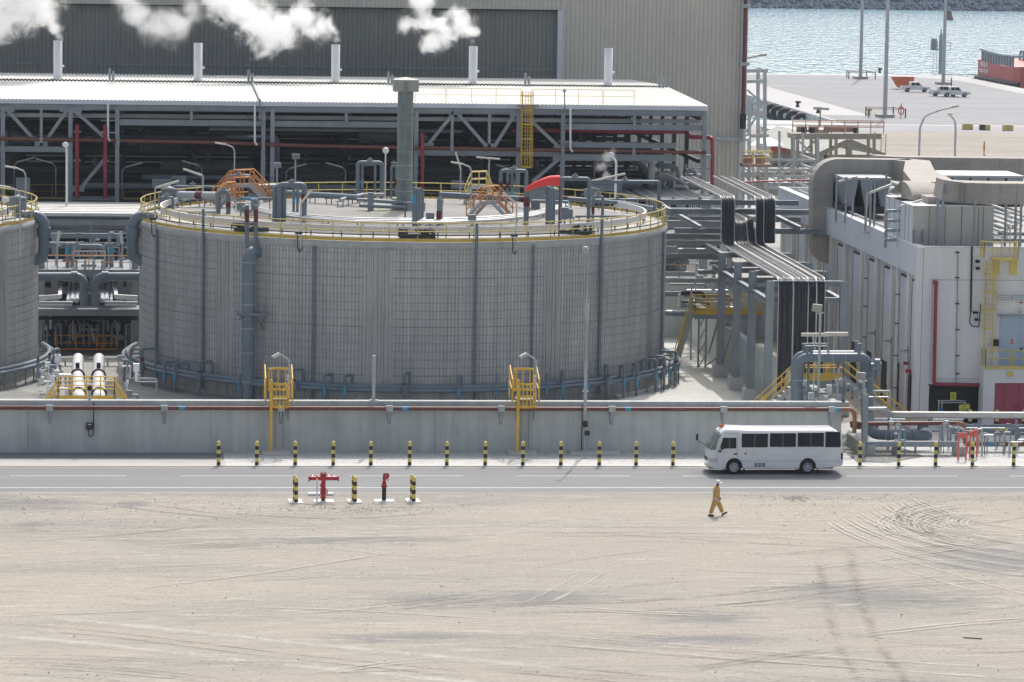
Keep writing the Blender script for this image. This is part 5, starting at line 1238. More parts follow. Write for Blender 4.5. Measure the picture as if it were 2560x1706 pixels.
for i,(x0_,y0_,x1_,y1_) in enumerate(((40,445,75,497),(430,440,465,497),(718,452,752,470),(1128,452,1160,472),(380,448,440,470),(1480,455,1555,478),(1285,452,1300,490),(1380,452,1397,490))):
    Y=SY+.8;t2=thing('control_cabinet',('pale %s control cabinet on the shed deck'%(['first','second','third','fourth','fifth','sixth'][i] if i<6 else '')) if i<6 else '%s yellow gate panel on the deck behind the tank'%('left' if i==6 else 'right'),'cabinet',P(x0_,y1_,Y),group='cabinets on the shed deck')
    MB().pbox(x0_,y0_,x1_,y1_,Y,.5).build('cabinet',A['steel'] if i<6 else A['yelp'],t2);MB().pbox(x0_+4,y0_+4,x1_-4,y0_+8,Y-.02,.03).build('door_seam',A['steelm'],t2)
# machinery at right end (1540-1690, 390-480)
for k in range(14):
    x=random.uniform(1560,1735);y=random.uniform(400,470);Y=random.uniform(284,289);c=P(x,y,Y);r=random.uniform(.1,.35)
    o=MB().tube([c,c+V((random.uniform(.5,2),0,0)),c+V((random.uniform(.5,2),0,-random.uniform(.5,2)))],r,8,bend=.3).cyl(c+V((0,0,-.2)),c+V((0,0,.5)),r*.6,8).build('valve_cluster',A[random.choice(['steelm','pipe','winch','steell'])]);tag(o,'small pipe and valve at the right end of the shed','valve','pipework at the right end of the shed')
# ================================================================ CABLE RACK RUNNING BEHIND THE TANKS
t=thing('pipe_rack','long grey rack carrying trays and pipes behind the tanks','rack',(10,268,0));rack=t
m=MB();RX1=P(1735,520,270).x
for k,yy in enumerate((268.2,269.9,271.4,272.9,274.4,275.9,277.4)): m.box(-12,RX1-4,yy,yy+1.15,8.0,8.22)
m.split('tray_cover',A['tray'],t)
m=MB()
for z in(7.55,6.9,5.9,4.0,2.6): m.ib((-12,268,z),(RX1,268,z),.3,.42 if z!=6.9 else .2)
for z in(7.75,6.3,3.4): m.ib((-12,279,z),(RX1,279,z),.3,.4)
m.split('beam',A['steel'],t)
m=MB()
for x in(-9,-3.6,-.9,2.2,7,13,20,27,33,37.5,41.5):
    for yy in(268.2,279.2): m.ib((x,yy,0),(x,yy,7.7),.32,.32,up=(0,1,0))
m.split('column',A['steel'],t)
m=MB()
for k in range(26):
    z=random.choice([7.2,6.5,5.4,4.6,3.7,2.2]);yy=random.uniform(268.8,278.5);r=random.uniform(.06,.22);m.tube([(-12,yy,z),(RX1,yy,z)],r,8)
m.split('rack_pipe',A['steelm'],t)
MB().box(-12,RX1,270,279,5.15,5.2).build('grating',A['steeld'],t)
MB().box(-10,RX1-2,279.5,279.8,0,7.6).build('dark_backdrop',A['steeld'],t)  # added dark backdrop filling the shaded depth behind the rack
m=MB();railing(m,[(-12,267.9,4.15),(RX1,267.9,4.15)],1.1,.03,1.6);m.build('rails',A['orad'],t)
# ---------------------------------------------------------------- process area between the tanks
GY=256.
t=thing('process_platform','grey two level pipe platform between the two tanks','platform',P(220,780,GY));
def gx(x,y=700,Y=GY): return P(x,y,Y).x
m=MB();m.ib((gx(85),GY,P(220,683,GY).z),(gx(352),GY,P(220,683,GY).z),.4,.5);m.ib((gx(85),GY-4,P(220,781,GY-4).z),(gx(352),GY-4,P(220,781,GY-4).z),.4,.46);m.bar((gx(90),GY-3,P(220,888,GY-3).z),(gx(352),GY-3,P(220,888,GY-3).z),.3,.4);m.ib((gx(85),266,P(220,590,266).z),(gx(352),266,P(220,590,266).z),.3,.35);m.split('beam',A['steel'],t)
m=MB()
for x,Y_ in((103,GY+1),(137,266),(300,266),(338,GY+1)): m.ib((gx(x,600,Y_),Y_,0),(gx(x,600,Y_),Y_,P(x,585,Y_).z),.5,.5,up=(0,1,0))
m.split('column',A['steel'],t)
zf=P(220,676,GY).z;MB().box(gx(85),gx(352),GY+.3,265,zf-.2,zf-.05).build('upper_deck',A['steelm'],t)
zf2=P(220,770,GY-4).z;MB().box(gx(85),gx(352),GY-3.8,GY-.3,zf2-.35,zf2-.2).build('lower_deck',A['steelm'],t)
m=MB();railing(m,[(gx(118),GY+.2,zf),(gx(325),GY+.2,zf)],1.0,.03,1.5);m.build('upper_rail',A['ora'],t)
zf3=P(220,880,GY-3).z;m=MB();railing(m,[(gx(143,880),GY-3.3,zf3),(gx(292,880),GY-3.3,zf3)],1.15,.032,1.2,kick=.25);m.build('lower_rail',A['ora'],t)
MB().box(gx(90),gx(352),GY-2.9,262,zf3-.3,zf3-.15).build('added_shade_deck',A['steeld'],t)  # deck coverage added to darken the gap beneath it
m=MB();
for x in(184,262): m.bar(P(x,675,GY+.6),P(x,629,GY+.6),.12,.12)
for y in(629,640): m.bar(P(184,y,GY+.6),P(262,y,GY+.6),.1,.1,up=(0,1,0))
for x in range(197,260,11): m.bar(P(x,629,GY+.6),P(x,640,GY+.6),.07,.07)
for x in(191,213,234,256): m.bar(P(x,675,GY+.3),P(x,651,GY+.3),.17,.12)
m.build('pale_frame',A['steell'],t)
MB().ptube([(190,640),(190,616),(256,616),(256,640)],GY+4,.17,12,.4).build('loop_pipe',A['steelm'],t)
for x in(169,181,265,279): 
    o=MB().ptube([(x,672),(x,612),(x+4,612)],GY+3,.15,10,.2).build('tall_pipe',A['steelm'],t)
    if x in(169,279): MB().ptube([(x,635),(x,617)],GY+3,.165,10).build('blue_band',A['blue'],o)
for i,s in enumerate((1,-1)):
    x0_=85 if s>0 else 352;x1_=211 if s>0 else 238
    t2=thing('elbow_pipe','fat dark pipe elbow turning down %s of the gap between the tanks'%('left' if s>0 else 'right'),'pipe',P(x1_,760,GY-4.6))
    MB().ptube([(x0_,692),(x1_-s*0,692),(x1_,765)],GY-4.6,.3,16,.7).build('pipe_run',A['pipe'],t2)
    MB().ptube([(x1_-s*17,692),(x1_-s*33,692)],GY-4.6,.38,16).ptube([(x1_,733),(x1_,752)],GY-4.6,.38,16).split('collar',A['pipe'],t2)
for i,(x,w_) in enumerate(((169,.11),(180,.17),(192,.17),(255,.17),(266,.17),(278,.11))):
    t2=thing('white_pipe','%s of six pale pipes running away between the platform beams'%ORD[i],'pipe',P(x,752,GY-4),group='pale pipes between the tank platforms')
    a=P(x,752,GY-4.2);MB().tube([a,(a.x,GY+8,a.z+.25)],w_,10).build('pipe_run',A['pipel'],t2)
for i,s in enumerate((0,1)):
    a=(97,182) if s==0 else (262,344)
    t2=thing('side_pipe_run','pair of pale horizontal pipes %s of the central elbows'%('left','right')[s],'pipe',P(a[0],757,GY-4.3))
    MB().ptube([(a[0],756),(a[1],757)],GY-4.5,.09,8).ptube([(a[0],763),(a[1]-3,764)],GY-4.6,.1,8).split('pipe_run',A['pipel'],t2)
    t2=thing('cable_tray','curved grey cable tray %s of the elbows'%('left','right')[s],'cable tray',P(a[0],745,GY-3));b=(98,150) if s==0 else (290,344);k=1 if s==0 else -1;e=b[1] if s==0 else b[0];f=b[0] if s==0 else b[1]
    MB().bar(P(f,745,GY-3),P(e,742,GY-3),.35,.3).bar(P(e,742,GY-3),P(e+k*2,712,GY+2),.25,.3).build('tray',A['tray'],t2)
for i,(x,yb,yt) in enumerate(((143,672,592),(305,672,592))):
    c=P(x,yb,GY+.1);e=P(x,yt,GY+.1);t2=thing('platform_lamp','%s slim pale lamp post on the platform between the tanks'%('left','right')[i],'lamp',c,group='pale lamp posts between the tanks')
    MB().cyl(c,(c.x,c.y,e.z-.3),.06,8).build('post',A['steell'],t2);MB().bar((c.x,c.y,e.z-.5),(c.x+(.15 if i==0 else -.1),c.y,e.z+.35),.22,.12,up=(0,1,0)).build('lamp_housing',A['fluo'],t2)
for i,(a,b,pc) in enumerate(((134,196,163),(238,301,269))):
    Y=GY-12;c=P(pc,960,Y);z=P(pc,897,Y).z;t2=thing('tube_lamp','%s wide tube lamp on a post in front of the dark gap'%('left','right')[i],'lamp',(c.x,Y,0),group='wide tube lamps between the tanks')
    MB().cyl((c.x,Y,0),(c.x,Y,z),.055,8).build('post',A['steell'],t2);MB().pbox(a,893.5,b,901.5,Y-.15,.3).build('lamp_housing',A['fluo'],t2)
for i,(x,xb) in enumerate(((193,197),(246,248))):
    a=P(x,918,236);t2=thing('insulated_pipe','%s fat white insulated pipe coming towards the wall'%('left','right')[i],'pipe',(a.x,236,0),group='fat white pipes between the tanks')
    b=P(xb,992,214);MB().tube([(a.x,240,a.z-1.6),(a.x,239.5,a.z+.2),a,(b.x,214,b.z),(b.x,213,b.z-1)],.36,18,bend=.6).build('pipe_run',A['white'],t2)
    for Y_ in(229,215.5): 
        f=(236-Y_)/(22);c=a.lerp(b,f);MB().tube([(c.x,Y_,c.z),(c.x,Y_-.3,c.z)],.47,18).build('flange',A['rub'],t2)
    c=a.lerp(b,.25);MB().cb(c+V((0,0,.5)),.25,.25,.4).build('clamp_block',A['rub'],t2)
Y=211.;zp_=P(215,998,Y).z;t2=thing('yellow_platform','yellow railed crossing platform between the tanks','platform',(P(215,998,Y).x,Y,0))
x0_,x1_=P(145,990,Y).x,P(286,990,Y).x;m=MB();railing(m,[(x0_,Y,zp_),(x1_,Y,zp_)],1.05,.035,.85,kick=.2);railing(m,[(x0_,Y+1.2,zp_),(x1_,Y+1.2,zp_)],1.15,.035,.85);m.build('railing',A['yel'],t2)
MB().box(x0_,x1_,Y,Y+1.2,zp_-.15,zp_).build('deck',A['galv'],t2)
MB().box(x0_+.3,x1_-.3,Y+1.2,Y+1.5,0,zp_-.16).build('support',A['steelm'],t2)
for s,(e,xx) in enumerate(((x0_,P(88,1000,Y).x),(x1_,P(342,1000,Y).x))): stair(t2,(xx,Y,.1),(e,Y,zp_),1.2,9,railm='yel')
# clutter behind the wall in the gap
random.seed(21)
for k in range(46):
    side=random.random()<.5;x=random.uniform(92,160) if side else random.uniform(285,345);y=random.uniform(900,995);Y=random.uniform(214,238);c=P(x,y,Y)
    if c.z<.2: c.z=.3+random.random()*.6
    r=random.uniform(.03,.1);L_=random.uniform(.4,1.4);d=random.choice([V((1,0,0)),V((0,1,0)),V((0,0,1))])
    o=MB().tube([c,c+d*L_,c+d*L_-V((0,0,min(c.z,.8)))],r,6,bend=.1).cb(c+V((0,0,.1)),r*4,r*4,r*5).build('small_valve',A[random.choice(['galv','steelm','white','pipe','steell'])]);tag(o,'small valve and tubing between the tanks behind the wall','valve','small valves and tubing between the tanks')
for k in range(60):
    x=random.uniform(98,342);y=random.uniform(795,882) if k<40 else random.uniform(600,670);Y=random.uniform(GY+1,GY+9);c=P(x,y,Y);r=random.uniform(.04,.14);h=random.uniform(.5,2.6)
    d=random.choice([V((1,0,0)),V((0,0,1)),V((0,0,1))]);o=MB().tube([c-d*h/2,c+d*h/2,c+d*h/2+V((.3,0,.0))],r,6,bend=.1).build('process_pipe',A[random.choice(['steelm','steeld','steelm','steel','orad' if k%5==0 else 'steeld'])]);tag(o,'dark process pipe in the gap between the tanks','pipe','dark pipes in the gap between the tanks')
t2=thing('ladder','dim steel ladder deep in the gap between the tanks','ladder',P(203,845,GY+1));ladder(t2,P(196,820,GY+1).x,P(210,820,GY+1).x,GY+1,P(203,845,GY+1).z,P(203,793,GY+1).z,'steel',cage=False)

t2=thing('shade_filler_block','added dark filler block with pipes deepening the shade low between the tanks','manifold',P(220,900,246))
MB().box(gx(90,800,247),gx(350,800,247),259,261,0,2.1).build('casing',A['steeld'],t2);MB().box(gx(90,800,247),gx(350,800,247),252.6,262,2.12,2.2).build('shade_cover',A['steeld'],t2);MB().box(gx(90,800,247),gx(350,800,247),246,262,.035,.06).build('shade_floor_sheet',A['steeld'],t2)  # added dark wall, deck and floor sheet stand in for the gap's shade
m=MB()
for k in range(7): m.tube([(gx(97+k*36,850,246),254,.2),(gx(97+k*36,850,246),254,1.7),(gx(97+k*36+14,850,246),254,1.7),(gx(97+k*36+14,850,246),254,.2)],.09,8,bend=.2)
m.split('manifold_pipe',A['steelm'],t2)

random.seed(44)
for k in range(46):
    x=random.uniform(98,342);y=random.uniform(798,880);Y=random.uniform(253.2,257);c=P(x,y,Y);r=random.uniform(.03,.1);h=random.uniform(.3,1.4);c.z=max(c.z,.3)
    d=random.choice([V((1,0,0)),V((0,0,1)),V((0,0,1))]);o=MB().tube([c-d*h/2,c+d*h/2],r,6).cb(c,r*3,r*3,r*4).build('small_valve',A[random.choice(['steelm','steel','steelm','galv','orad' if k%4==0 else 'steelm'])]);tag(o,'small dim valve under the platform between the tanks','valve','dim valves under the platform between the tanks')
# ================================================================ CABLE RACK ON THE RIGHT
def cables(root,x0,x1,path,n=10,m='cab',side='tray',name='cable_bundle',jit=.022):
    """side by side cables following path [(y,z)..] between x0 and x1, with two side rails"""
    b=MB();w_=(x1-x0)/n
    pts=[V((0,y,z)) for y,z in path]
    for i in range(n):
        x=x0+w_*(i+.5);q=fillet([V((x+random.uniform(-jit,jit),p.y+random.uniform(-.08,.02),p.z+random.uniform(-jit,jit)*2)) for p in pts],.9,7)
        r_=[]
        for a,c in zip(q,q[1:]):
            k=max(1,int((c-a).length/1.6));r_+=[a.lerp(c,j/k)+V((random.uniform(-jit,jit),0,0)) for j in range(k)]
        r_.append(q[-1]);b.tube(r_,w_*random.uniform(.56,.72),6,caps=False)
    b.build(name,A[m],root)
    q=fillet([p+V((0,0,0)) for p in pts],.9,7);bk=MB()
    bk.add([V((x,p.y+.05,p.z-.05)) for p in q for x in(x0,x1)],[(2*i,2*i+1,2*i+3,2*i+2) for i in range(len(q)-1)]);bk.build('tray_backing',A['cab'],root,flip=True)
    s=MB()
    for x in(x0-.03,x1+.03):
        q=fillet(pts,.8,6)
        for a,c in zip(q,q[1:]): s.bar(V((x,a.y,a.z)),V((x,c.y,c.z)),.035,.13,up=(0,.6,.8))
    s.build('side_rail',A[side],root)
YF=220.55
t=thing('cable_rack','tall grey steel rack on four leg rows beside the white building','rack',(40,YF,0))
cy=(YF,226.94,232.73,239.17)
m=MB()
for y in cy: m.ib((38.15,y,.8),(38.15,y,8.25),.45,.45,up=(0,1,0)).ib((42.72,y,.8),(42.72,y,8.25),.45,.45,up=(0,1,0))
m.split('column',A['steel'],t)
m=MB()
for y in cy:
    m.ib((38.3,y,8.12),(42.6,y,8.12),.3,.32);m.ib((38.3,y,7.1),(42.6,y,7.1),.3,.32)
for x in(38.15,42.72): m.ib((x,YF,6.98),(x,243,6.98),.3,.36)
m.ib((38.15,239,8.1),(38.15,246,8.1),.3,.36)
m.split('beam',A['steel'],t)
m=MB()
for y in cy:
    for x in(38.15,42.72): m.box(x-.45,x+.45,y-.45,y+.45,.03,.85)
m.split('plinth',A['slabn'],t)
m=MB();m.bar((38.3,239.3,.9),(38.3,233,5.2),.12,.12);m.bar((38.3,245,.9),(38.3,239.3,5),.12,.12);m.split('brace',A['steel'],t)
zt=P(1820,492,243.5).z;zt2=P(1930,494,243.5).z
for i,(a,b,pa,l) in enumerate((
    (38.68,39.52,[(262,zt+.0),(243.2,zt),(243.0,8.5),(220.35,8.42),(220.2,.4)],'leftmost'),
    (39.62,40.46,[(250,9.95),(244.2,9.95),(243.0,8.5),(220.35,8.42),(220.2,.4)],'second'),
    (40.54,41.0,[(250,10.1),(244.2,10.1),(243.0,8.5),(220.35,8.42),(220.2,.4)],'third'),
    (41.02,41.5,[(262,zt2+.1),(243.2,zt2),(243.0,8.5),(220.35,8.42),(220.2,.4)],'rightmost'))):
    t2=thing('cable_bundle','%s bundle of black cables pouring over the tall grey rack'%l,'cables',(a,YF,8.4),group='bundles of black cables on the rack');cables(t2,a,b,pa,n=11)
t2=thing('cable_bundle','high bundle of black cables dropping at the rear right of the rack','cables',(42,243,8.4),group='bundles of black cables on the rack');cables(t2,41.55,42.3,[(262,zt2),(243.4,zt2),(243.2,8.6)],n=9)
t2=thing('cable_ladder','upright cable ladder full of black cables left of the grey rack','cable tray',P(1612,690,248))
xa,xb_=P(1592,620,248).x,P(1634,620,248).x;z1=P(1612,548,248).z;z0=P(1612,692,248).z
cables(t2,xa,xb_,[(256,z1),(248.2,z1),(248,z0)],n=9)
m=MB();z=z0
while z<z1-.3: m.bar((xa,247.85,z),(xb_,247.85,z),.05,.05);z+=.32
m.split('rung',A['tray'],t2)
# level trays running in depth above the rear rack
for i,(x,y) in enumerate(((1512,462),(1562,464),(1590,464),(1625,463),(1655,463),(1690,462),(1862,482))):
    a=G(x,y,8.95);L_=14 if i<6 else 20
    t2=thing('cable_tray','%s pale cable tray from the left crossing behind the tank at the right'%ORD[i],'cable tray',a,group='pale cable trays crossing over the rear rack')
    w_=.85
    MB().box(a.x,a.x+w_,a.y-L_,a.y,8.86,8.9).build('tray',A['tray'],t2)
    m=MB();m.bar((a.x,a.y-L_,8.95),(a.x,a.y,8.95),.05,.2).bar((a.x+w_,a.y-L_,8.95),(a.x+w_,a.y,8.95),.05,.2);m.split('side_rail',A['tray'],t2)
    m=MB()
    for k in range(5): m.tube([(a.x+.12+.15*k,a.y,8.95),(a.x+.12+.15*k,a.y-L_,8.95),(a.x+.12+.15*k,a.y-L_-.3,8.2)],.05,6,bend=.3)
    m.build('cable_bundle',A['steell' if i<6 else 'cab'],t2)
m=MB();t2=thing('cross_beams','grey beams reaching from the rack to the white building','beam',(42,244,9))
for y,z in((262.5,9.2),(255,9.2),(246.5,9.1),(249,10.2),(256,10.3)): m.ib((36,y,z),(46.2,y,z),.3,.36)
for x in(37.4,44.2): m.ib((x,244,9.5),(x,262,9.5),.25,.3)
m.split('beam',A['steel'],t2)
t2=thing('grey_bridge_beam','wide grey beam end beside the right rim of the tank','beam',P(1690,505,258));m=MB();m.pbox(1665,502,1760,512,258,.6);m.pbox(1755,500,1776,540,258,.6);m.split('beam',A['steell'],t2)
for k,(y,w_) in enumerate(((560,.5),(590,.35),(606,.35),(640,.4),(700,.3),(735,.35))):
    Y=252+k;o=MB().ib(P(1655,y,Y),P(1800,y+2,Y),.3,w_).build('rack_beam',A['steel' if k%2 else 'steell']);tag(o,'horizontal grey beam right of the central tank','beam','beams right of the central tank')
# dark equipment right of the tank and concrete wall behind
o=MB().box(36.6,47.5,262,262.4,0,4.4).build('concrete_wall',A['wallc']);tag(o,'shaded concrete wall far behind the rack right of the tank','wall')
random.seed(5)
for k in range(34):
    x=random.uniform(1690,1830);y=random.uniform(600,790);Y=random.uniform(250,261);c=P(x,y,Y);r=random.uniform(.05,.2);h=random.uniform(.8,3)
    if c.x>46: continue
    d=random.choice([V((1,0,0)),V((0,0,1)),V((1,0,0))]);o=MB().tube([c-d*h/2,c+d*h/2,c+d*h/2+V((.2,0,-.3))],r,6,bend=.15).build('process_pipe',A[random.choice(['steelm','steeld','galv','steel','pipe'])]);tag(o,'small process pipe in the shade behind the cable rack','pipe','shaded pipes behind the cable rack')
# yellow platform with stairs right of the tank
Y=244.;zp=P(1800,787,Y).z;xa,xb_=P(1738,780,Y).x,P(1905,780,Y).x
t2=thing('yellow_platform','yellow railed steel platform on lattice legs behind the cable rack','platform',(xa,Y,0))
m=MB();railing(m,[(xa,Y,zp),(xb_,Y,zp)],1.1,.035,1.1,kick=.25);railing(m,[(xa,Y+2.4,zp),(xb_,Y+2.4,zp)],1.1,.035,1.1,kick=.2);railing(m,[(xa,Y,zp),(xa,Y+2.4,zp)],1.1,.035,1.1,kick=.2);m.build('railing',A['yel'],t2)
MB().box(xa,xb_,Y,Y+2.4,zp-.3,zp).build('deck',A['steel'],t2)
m=MB()
for x in(xa+.3,xa+.8): m.bar((x,Y+.2,0),(x,Y+.2,zp),.12,.12)
for x in(xb_-.3,): m.bar((x,Y+.2,0),(x,Y+.2,zp),.15,.15)
for k in range(4): m.bar((xa+.3,Y+.2,zp*k/4),(xa+.8,Y+.2,zp*(k+1)/4),.07,.07)
m.bar((xa+.9,Y+.2,.2),(xa+3.4,Y+.2,zp*.55),.1,.1);m.split('leg',A['steel'],t2)
stair(t2,(xa-1.0,Y+1.2,.1),(xa+.0,Y+1.2,zp),.9,12,railm='yelp')
c=P(1730,780,247);t2=thing('curved_lamp_post','curved lamp post left of the cable rack','lamp',(c.x,242,0));Y=242
MB().tube([P(1727,900,Y),P(1728,725,Y),P(1745,695,Y)],.06,8,bend=.5).build('post',A['steell'],t2);MB().cb(P(1750,693,Y),.45,.25,.25).build('lamp_head',A['galv'],t2)
# ================================================================ WHITE BUILDING
WX,WY,WZ=46.59,217.4,10.7;WE=266.
t=thing('white_building','large white rendered plant building with ducts and units on its roof','building',(WX,WY,0));wb=t
m=MB();m.box(WX+.2,80,WY+.02,WE,0,10.2);m.build('core_wall',A['wbc'],t)
m=MB();m.box(WX-.12,WX+.35,WY-.02,WE,8.9,WZ);m.build('side_parapet',A['wbb'],t);MB().box(WX-.14,WX+.37,WY-.04,WE,WZ+.002,WZ+.03).build('parapet_cap',A['white'],t)
xo0,xo1=P(2320,990,WY).x,P(2457,990,WY).x;zo=P(2390,960,WY).z
m=MB();m.box(WX-.1,80,WY-.25,WY,zo,WZ-.02);m.box(WX-.1,xo0,WY-.25,WY,0,zo-.002);m.split('front_wall',A['wbw'],t);MB().box(WX+.38,80,WY-.27,WY+.1,WZ,WZ+.03).build('parapet_cap',A['white'],t)
bays=[218.2,220.6,225.7,230.6,235.5,241.3,246.2,251.2,256.2,261.2]
m=MB()
for i,y in enumerate(bays[1:]+[WE-.5]): m.box(WX-.02,WX+.19,y+.0-.9,y-.25,0,8.9)
m.box(WX-.02,WX+.19,WY+.01,WY+.7,0,8.9);m.split('pilaster',A['wbw'],t)
m=MB();dk=MB()
for a,b in zip(bays,bays[1:]): 
    m.box(WX+.12,WX+.2,a+.1,a+(b-a)*.45,1.2 if a>225 else 3,8.45);dk.box(WX+.10,WX+.2,a+.1,a+(b-a)*.45,8.452,8.56);dk.box(WX+.10,WX+.2,a+(b-a)*.45+.002,a+(b-a)*.45+.06,.2,8.45)
m.split('infill_panel',A['wbb'],t);dk.split('panel_joint',A['steeld'],t)
m=MB()
for a in(219.,226.3,231.3,236.3): m.box(WX+.09,WX+.2,a,a+1.5,0,2.6)
m.split('dark_doorway',A['steeld'],t)
for px,y0,y1 in((2160,597,1060),(2241,632,945)):
    c=PX(px,(y0+y1)/2,WX-.25);m=MB();m.tube([(WX-.3,c.y,8.7),(WX-.22,c.y,8.0),(WX-.22,c.y,.2)],.1,8,bend=.2).cyl((WX-.3,c.y,8.7),(WX-.3,c.y,9.1),.07,8);o=m.build('rain_pipe',A['wbw'],t)
    k=MB()
    for z in(1.5,3.5,5.5,7.3): k.cyl((WX-.22,c.y,z),(WX-.22,c.y,z+.06),.14,8)
    k.split('pipe_clip',A['steeld'],o)
m=MB();m.box(WX+.5,80,WY+.05,WE,10.2,10.25);m.build('roof_deck',A['droof'],t)
# front face details
YF2=WY-.25;j=MB()
j.pbox(2325,700,2560,701.2,YF2-.006,.01);j.pbox(2325,947,2452,948,YF2-.006,.01);j.pbox(2303,622,2304.2,1028,YF2-.006,.01);j.pbox(2328,703,2329,946,YF2-.006,.01);j.split('wall_joint',A['steelm'],t)
m=MB()
for px in(2395,): m.cyl(P(px,628,YF2-.08),P(px-5,958,YF2-.08),.03,6)
o=m.build('conduit',A['steel'],t);k=MB()
for y in(632,695,760,825,890,935): k.pbox(2389,y-1.5,2399,y+1.5,YF2-.15,.1)
k.split('clip',A['steeld'],o)
MB().ptube([(2430,616),(2427,780)],YF2-.1,.055,8).build('black_cable',A['rub'],t)
MB().ptube([(2427,780),(2424,805),(2430,816),(2447,818),(2452,760)],YF2-.1,.03,6,.1).build('black_cable',A['rub'],t)
m=MB()
for x0_,y0_,x1_,y1_ in((2441,651,2450,658),(2441,669,2450,675),(2434,780,2446,785),(2438,797,2446,803),(2482,850,2497,866)): m.pbox(x0_,y0_,x1_,y1_,YF2-.25,.24)
m.split('junction_box',A['rub'],t)
t2=thing('crimson_wall_pipe','crimson pipe running down the white front then along above the dark bay','pipe',P(2340,960,YF2-.2));MB().ptube([(2340,708),(2335,961),(2452,963)],YF2-.22,.11,12,.25).build('pipe_run',A['red'],t2);MB().pbox(2335,703,2345,712,YF2-.35,.3).build('flange',A['red'],t2)
# dark bay: a flat black panel stands in for the shaded opening
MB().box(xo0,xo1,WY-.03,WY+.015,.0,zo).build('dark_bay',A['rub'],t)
MB().box(xo0-.08,xo1,YF2-.05,WY+.02,zo-.06,zo-.001).build('bay_lintel',A['steeld'],t)
# lower projecting block with balcony
LYB=WY-1.5;xq=P(2458,980,LYB).x;zb=P(2500,922,LYB).z;xd0=P(2486,1000,LYB).x;zd=P(2500,958,LYB).z
m=MB();m.box(xq,xd0,LYB,WY-.26,0,zb-.02);m.box(55.2,80,LYB,WY-.26,0,zd-.002);m.box(xd0,80,LYB,WY-.26,zd,zb-.02);m.box(xq,80,LYB-.05,WY-.26,zb-.019,zb);m.split('balcony_block',A['wbw'],t)
MB().box(xd0+.002,55.19,LYB+.25,LYB+.3,0,zd-.002).build('crimson_door',A['doorr'],t)
dd_=MB();dd_.pbox(2509,965,2510,1040,LYB+.23,.02);dd_.pbox(2546,960,2547.5,1050,LYB+.23,.02);dd_.pbox(2534,1015,2549,1018,LYB+.15,.08);dd_.split('door_bar',A['red'],t)
m=MB();railing(m,[(xq+.1,LYB+.05,zb),(P(2525,930,LYB).x,LYB+.05,zb)],1.1,.04,1.2,kick=.0);railing(m,[(P(2531,930,LYB).x,LYB+.05,zb),(58,LYB+.05,zb)],1.1,.04,1.2);railing(m,[(xq+.1,LYB+.05,zb),(xq+.1,WY-.4,zb)],1.1,.04,1.);m.build('balcony_railing',A['yelp'],t)
m=MB();m.box(xq,80,LYB-.08,LYB-.051,zb-.02,zb+.16);m.pbox(2519,930,2533,942,LYB-.12,.04);m.split('balcony_kick_plate',A['yelp'],t)
f=MB().pbox(2499,791,2575,914,YF2-.05,.06).build('blue_door',A['doorb'],t);MB().pbox(2496,787,2575,790.5,YF2-.2,.2).pbox(2549.4,792,2550.2,914,YF2-.06,.02).split('door_trim',A['steel'],f)
MB().pbox(2551,870,2557,877,YF2-.12,.06).build('door_handle',A['blk'],f)
s_=MB().pbox(2524.5,847,2536.5,860.5,YF2-.065,.012).build('warning_sign',A['white'],f)
c=P(2530.5,852,YF2-.075);MB().tube([V((c.x+.1*math.cos(q*math.pi/10),c.y,c.z+.1*math.sin(q*math.pi/10))) for q in range(21)],.018,6).bar(c+V((-.07,0,.07)),c+V((.07,0,-.07)),.03,.01,up=(0,1,0)).bar(c+V((-.03,.005,-.05)),c+V((.02,.005,.06)),.05,.01,up=(0,1,0)).build('prohibition_ring',A['hyd'],s_);MB().pbox(2525.5,857.3,2535.5,859.8,YF2-.078,.01).build('red_strip',A['hyd'],s_)
m=MB();m.pbox(2551,755,2556,759,YF2-.1,.1);m.split('alarm_box',A['hyd'],t);MB().lathe(P(2552,777,YF2-.1),[(.01,-.06),(.1,-.04),(.13,.08)],14,axis='y').build('round_lamp',A['fluo'],t)
m=MB()
for y in(739,744,749): m.pbox(2490,y,2600,y+1.2,YF2-.3,.04)
m.pbox(2529,739,2531,750,YF2-.3,.04);m.build('wall_rails',A['steel'],t)
# signs in the dark bay
t2=thing('warning_sign','yellow electrical warning sign hung in the dark bay','sign',P(2383,990,WY-.2));MB().pbox(2376,981,2390,1000,WY-.22,.02).build('panel',A['signy'],t2)
c=P(2383,987,WY-.24);MB().prism([c+V((-.11,0,-.09)),c+V((.11,0,-.09)),c+V((0,0,.1))],(0,.012,0)).build('triangle',A['blk'],t2);c2=c+V((0,-.008,0));MB().prism([c2+V((-.075,0,-.07)),c2+V((.075,0,-.07)),c2+V((0,0,.065))],(0,.006,0)).build('triangle_field',A['signy'],t2)
MB().bar(c+V((.02,-.02,.03)),c+V((-.01,-.02,-.02)),.02,.01,up=(0,1,0)).bar(c+V((-.01,-.02,-.01)),c+V((.01,-.02,-.055)),.02,.01,up=(0,1,0)).build('bolt_mark',A['blk'],t2);MB().pbox(2379,993,2387,994.2,WY-.235,.01).pbox(2379,996,2387,997,WY-.235,.01).split('text_bar',A['blk'],t2)
t2=thing('tilted_sign','tilted yellow sign on a pale pipe frame before the dark bay','sign',P(2410,1018,WY-1));pp=[P(x,y,WY-1) for x,y in((2397,1012),(2424,1009),(2425,1025),(2398,1028))];MB().prism(pp,(0,.02,0)).build('panel',A['signy'],t2)
c=P(2410.5,1018,WY-1.03)
for k,(tx,dz) in enumerate((('PROTECTION',.12),('OF',-.0),('ENVIRONMENT',-.13))): lettering(tx,.11,A['blk'],t2,c+V((0,0,dz)),rot=(R(90),R(-4),0),ext=.004)
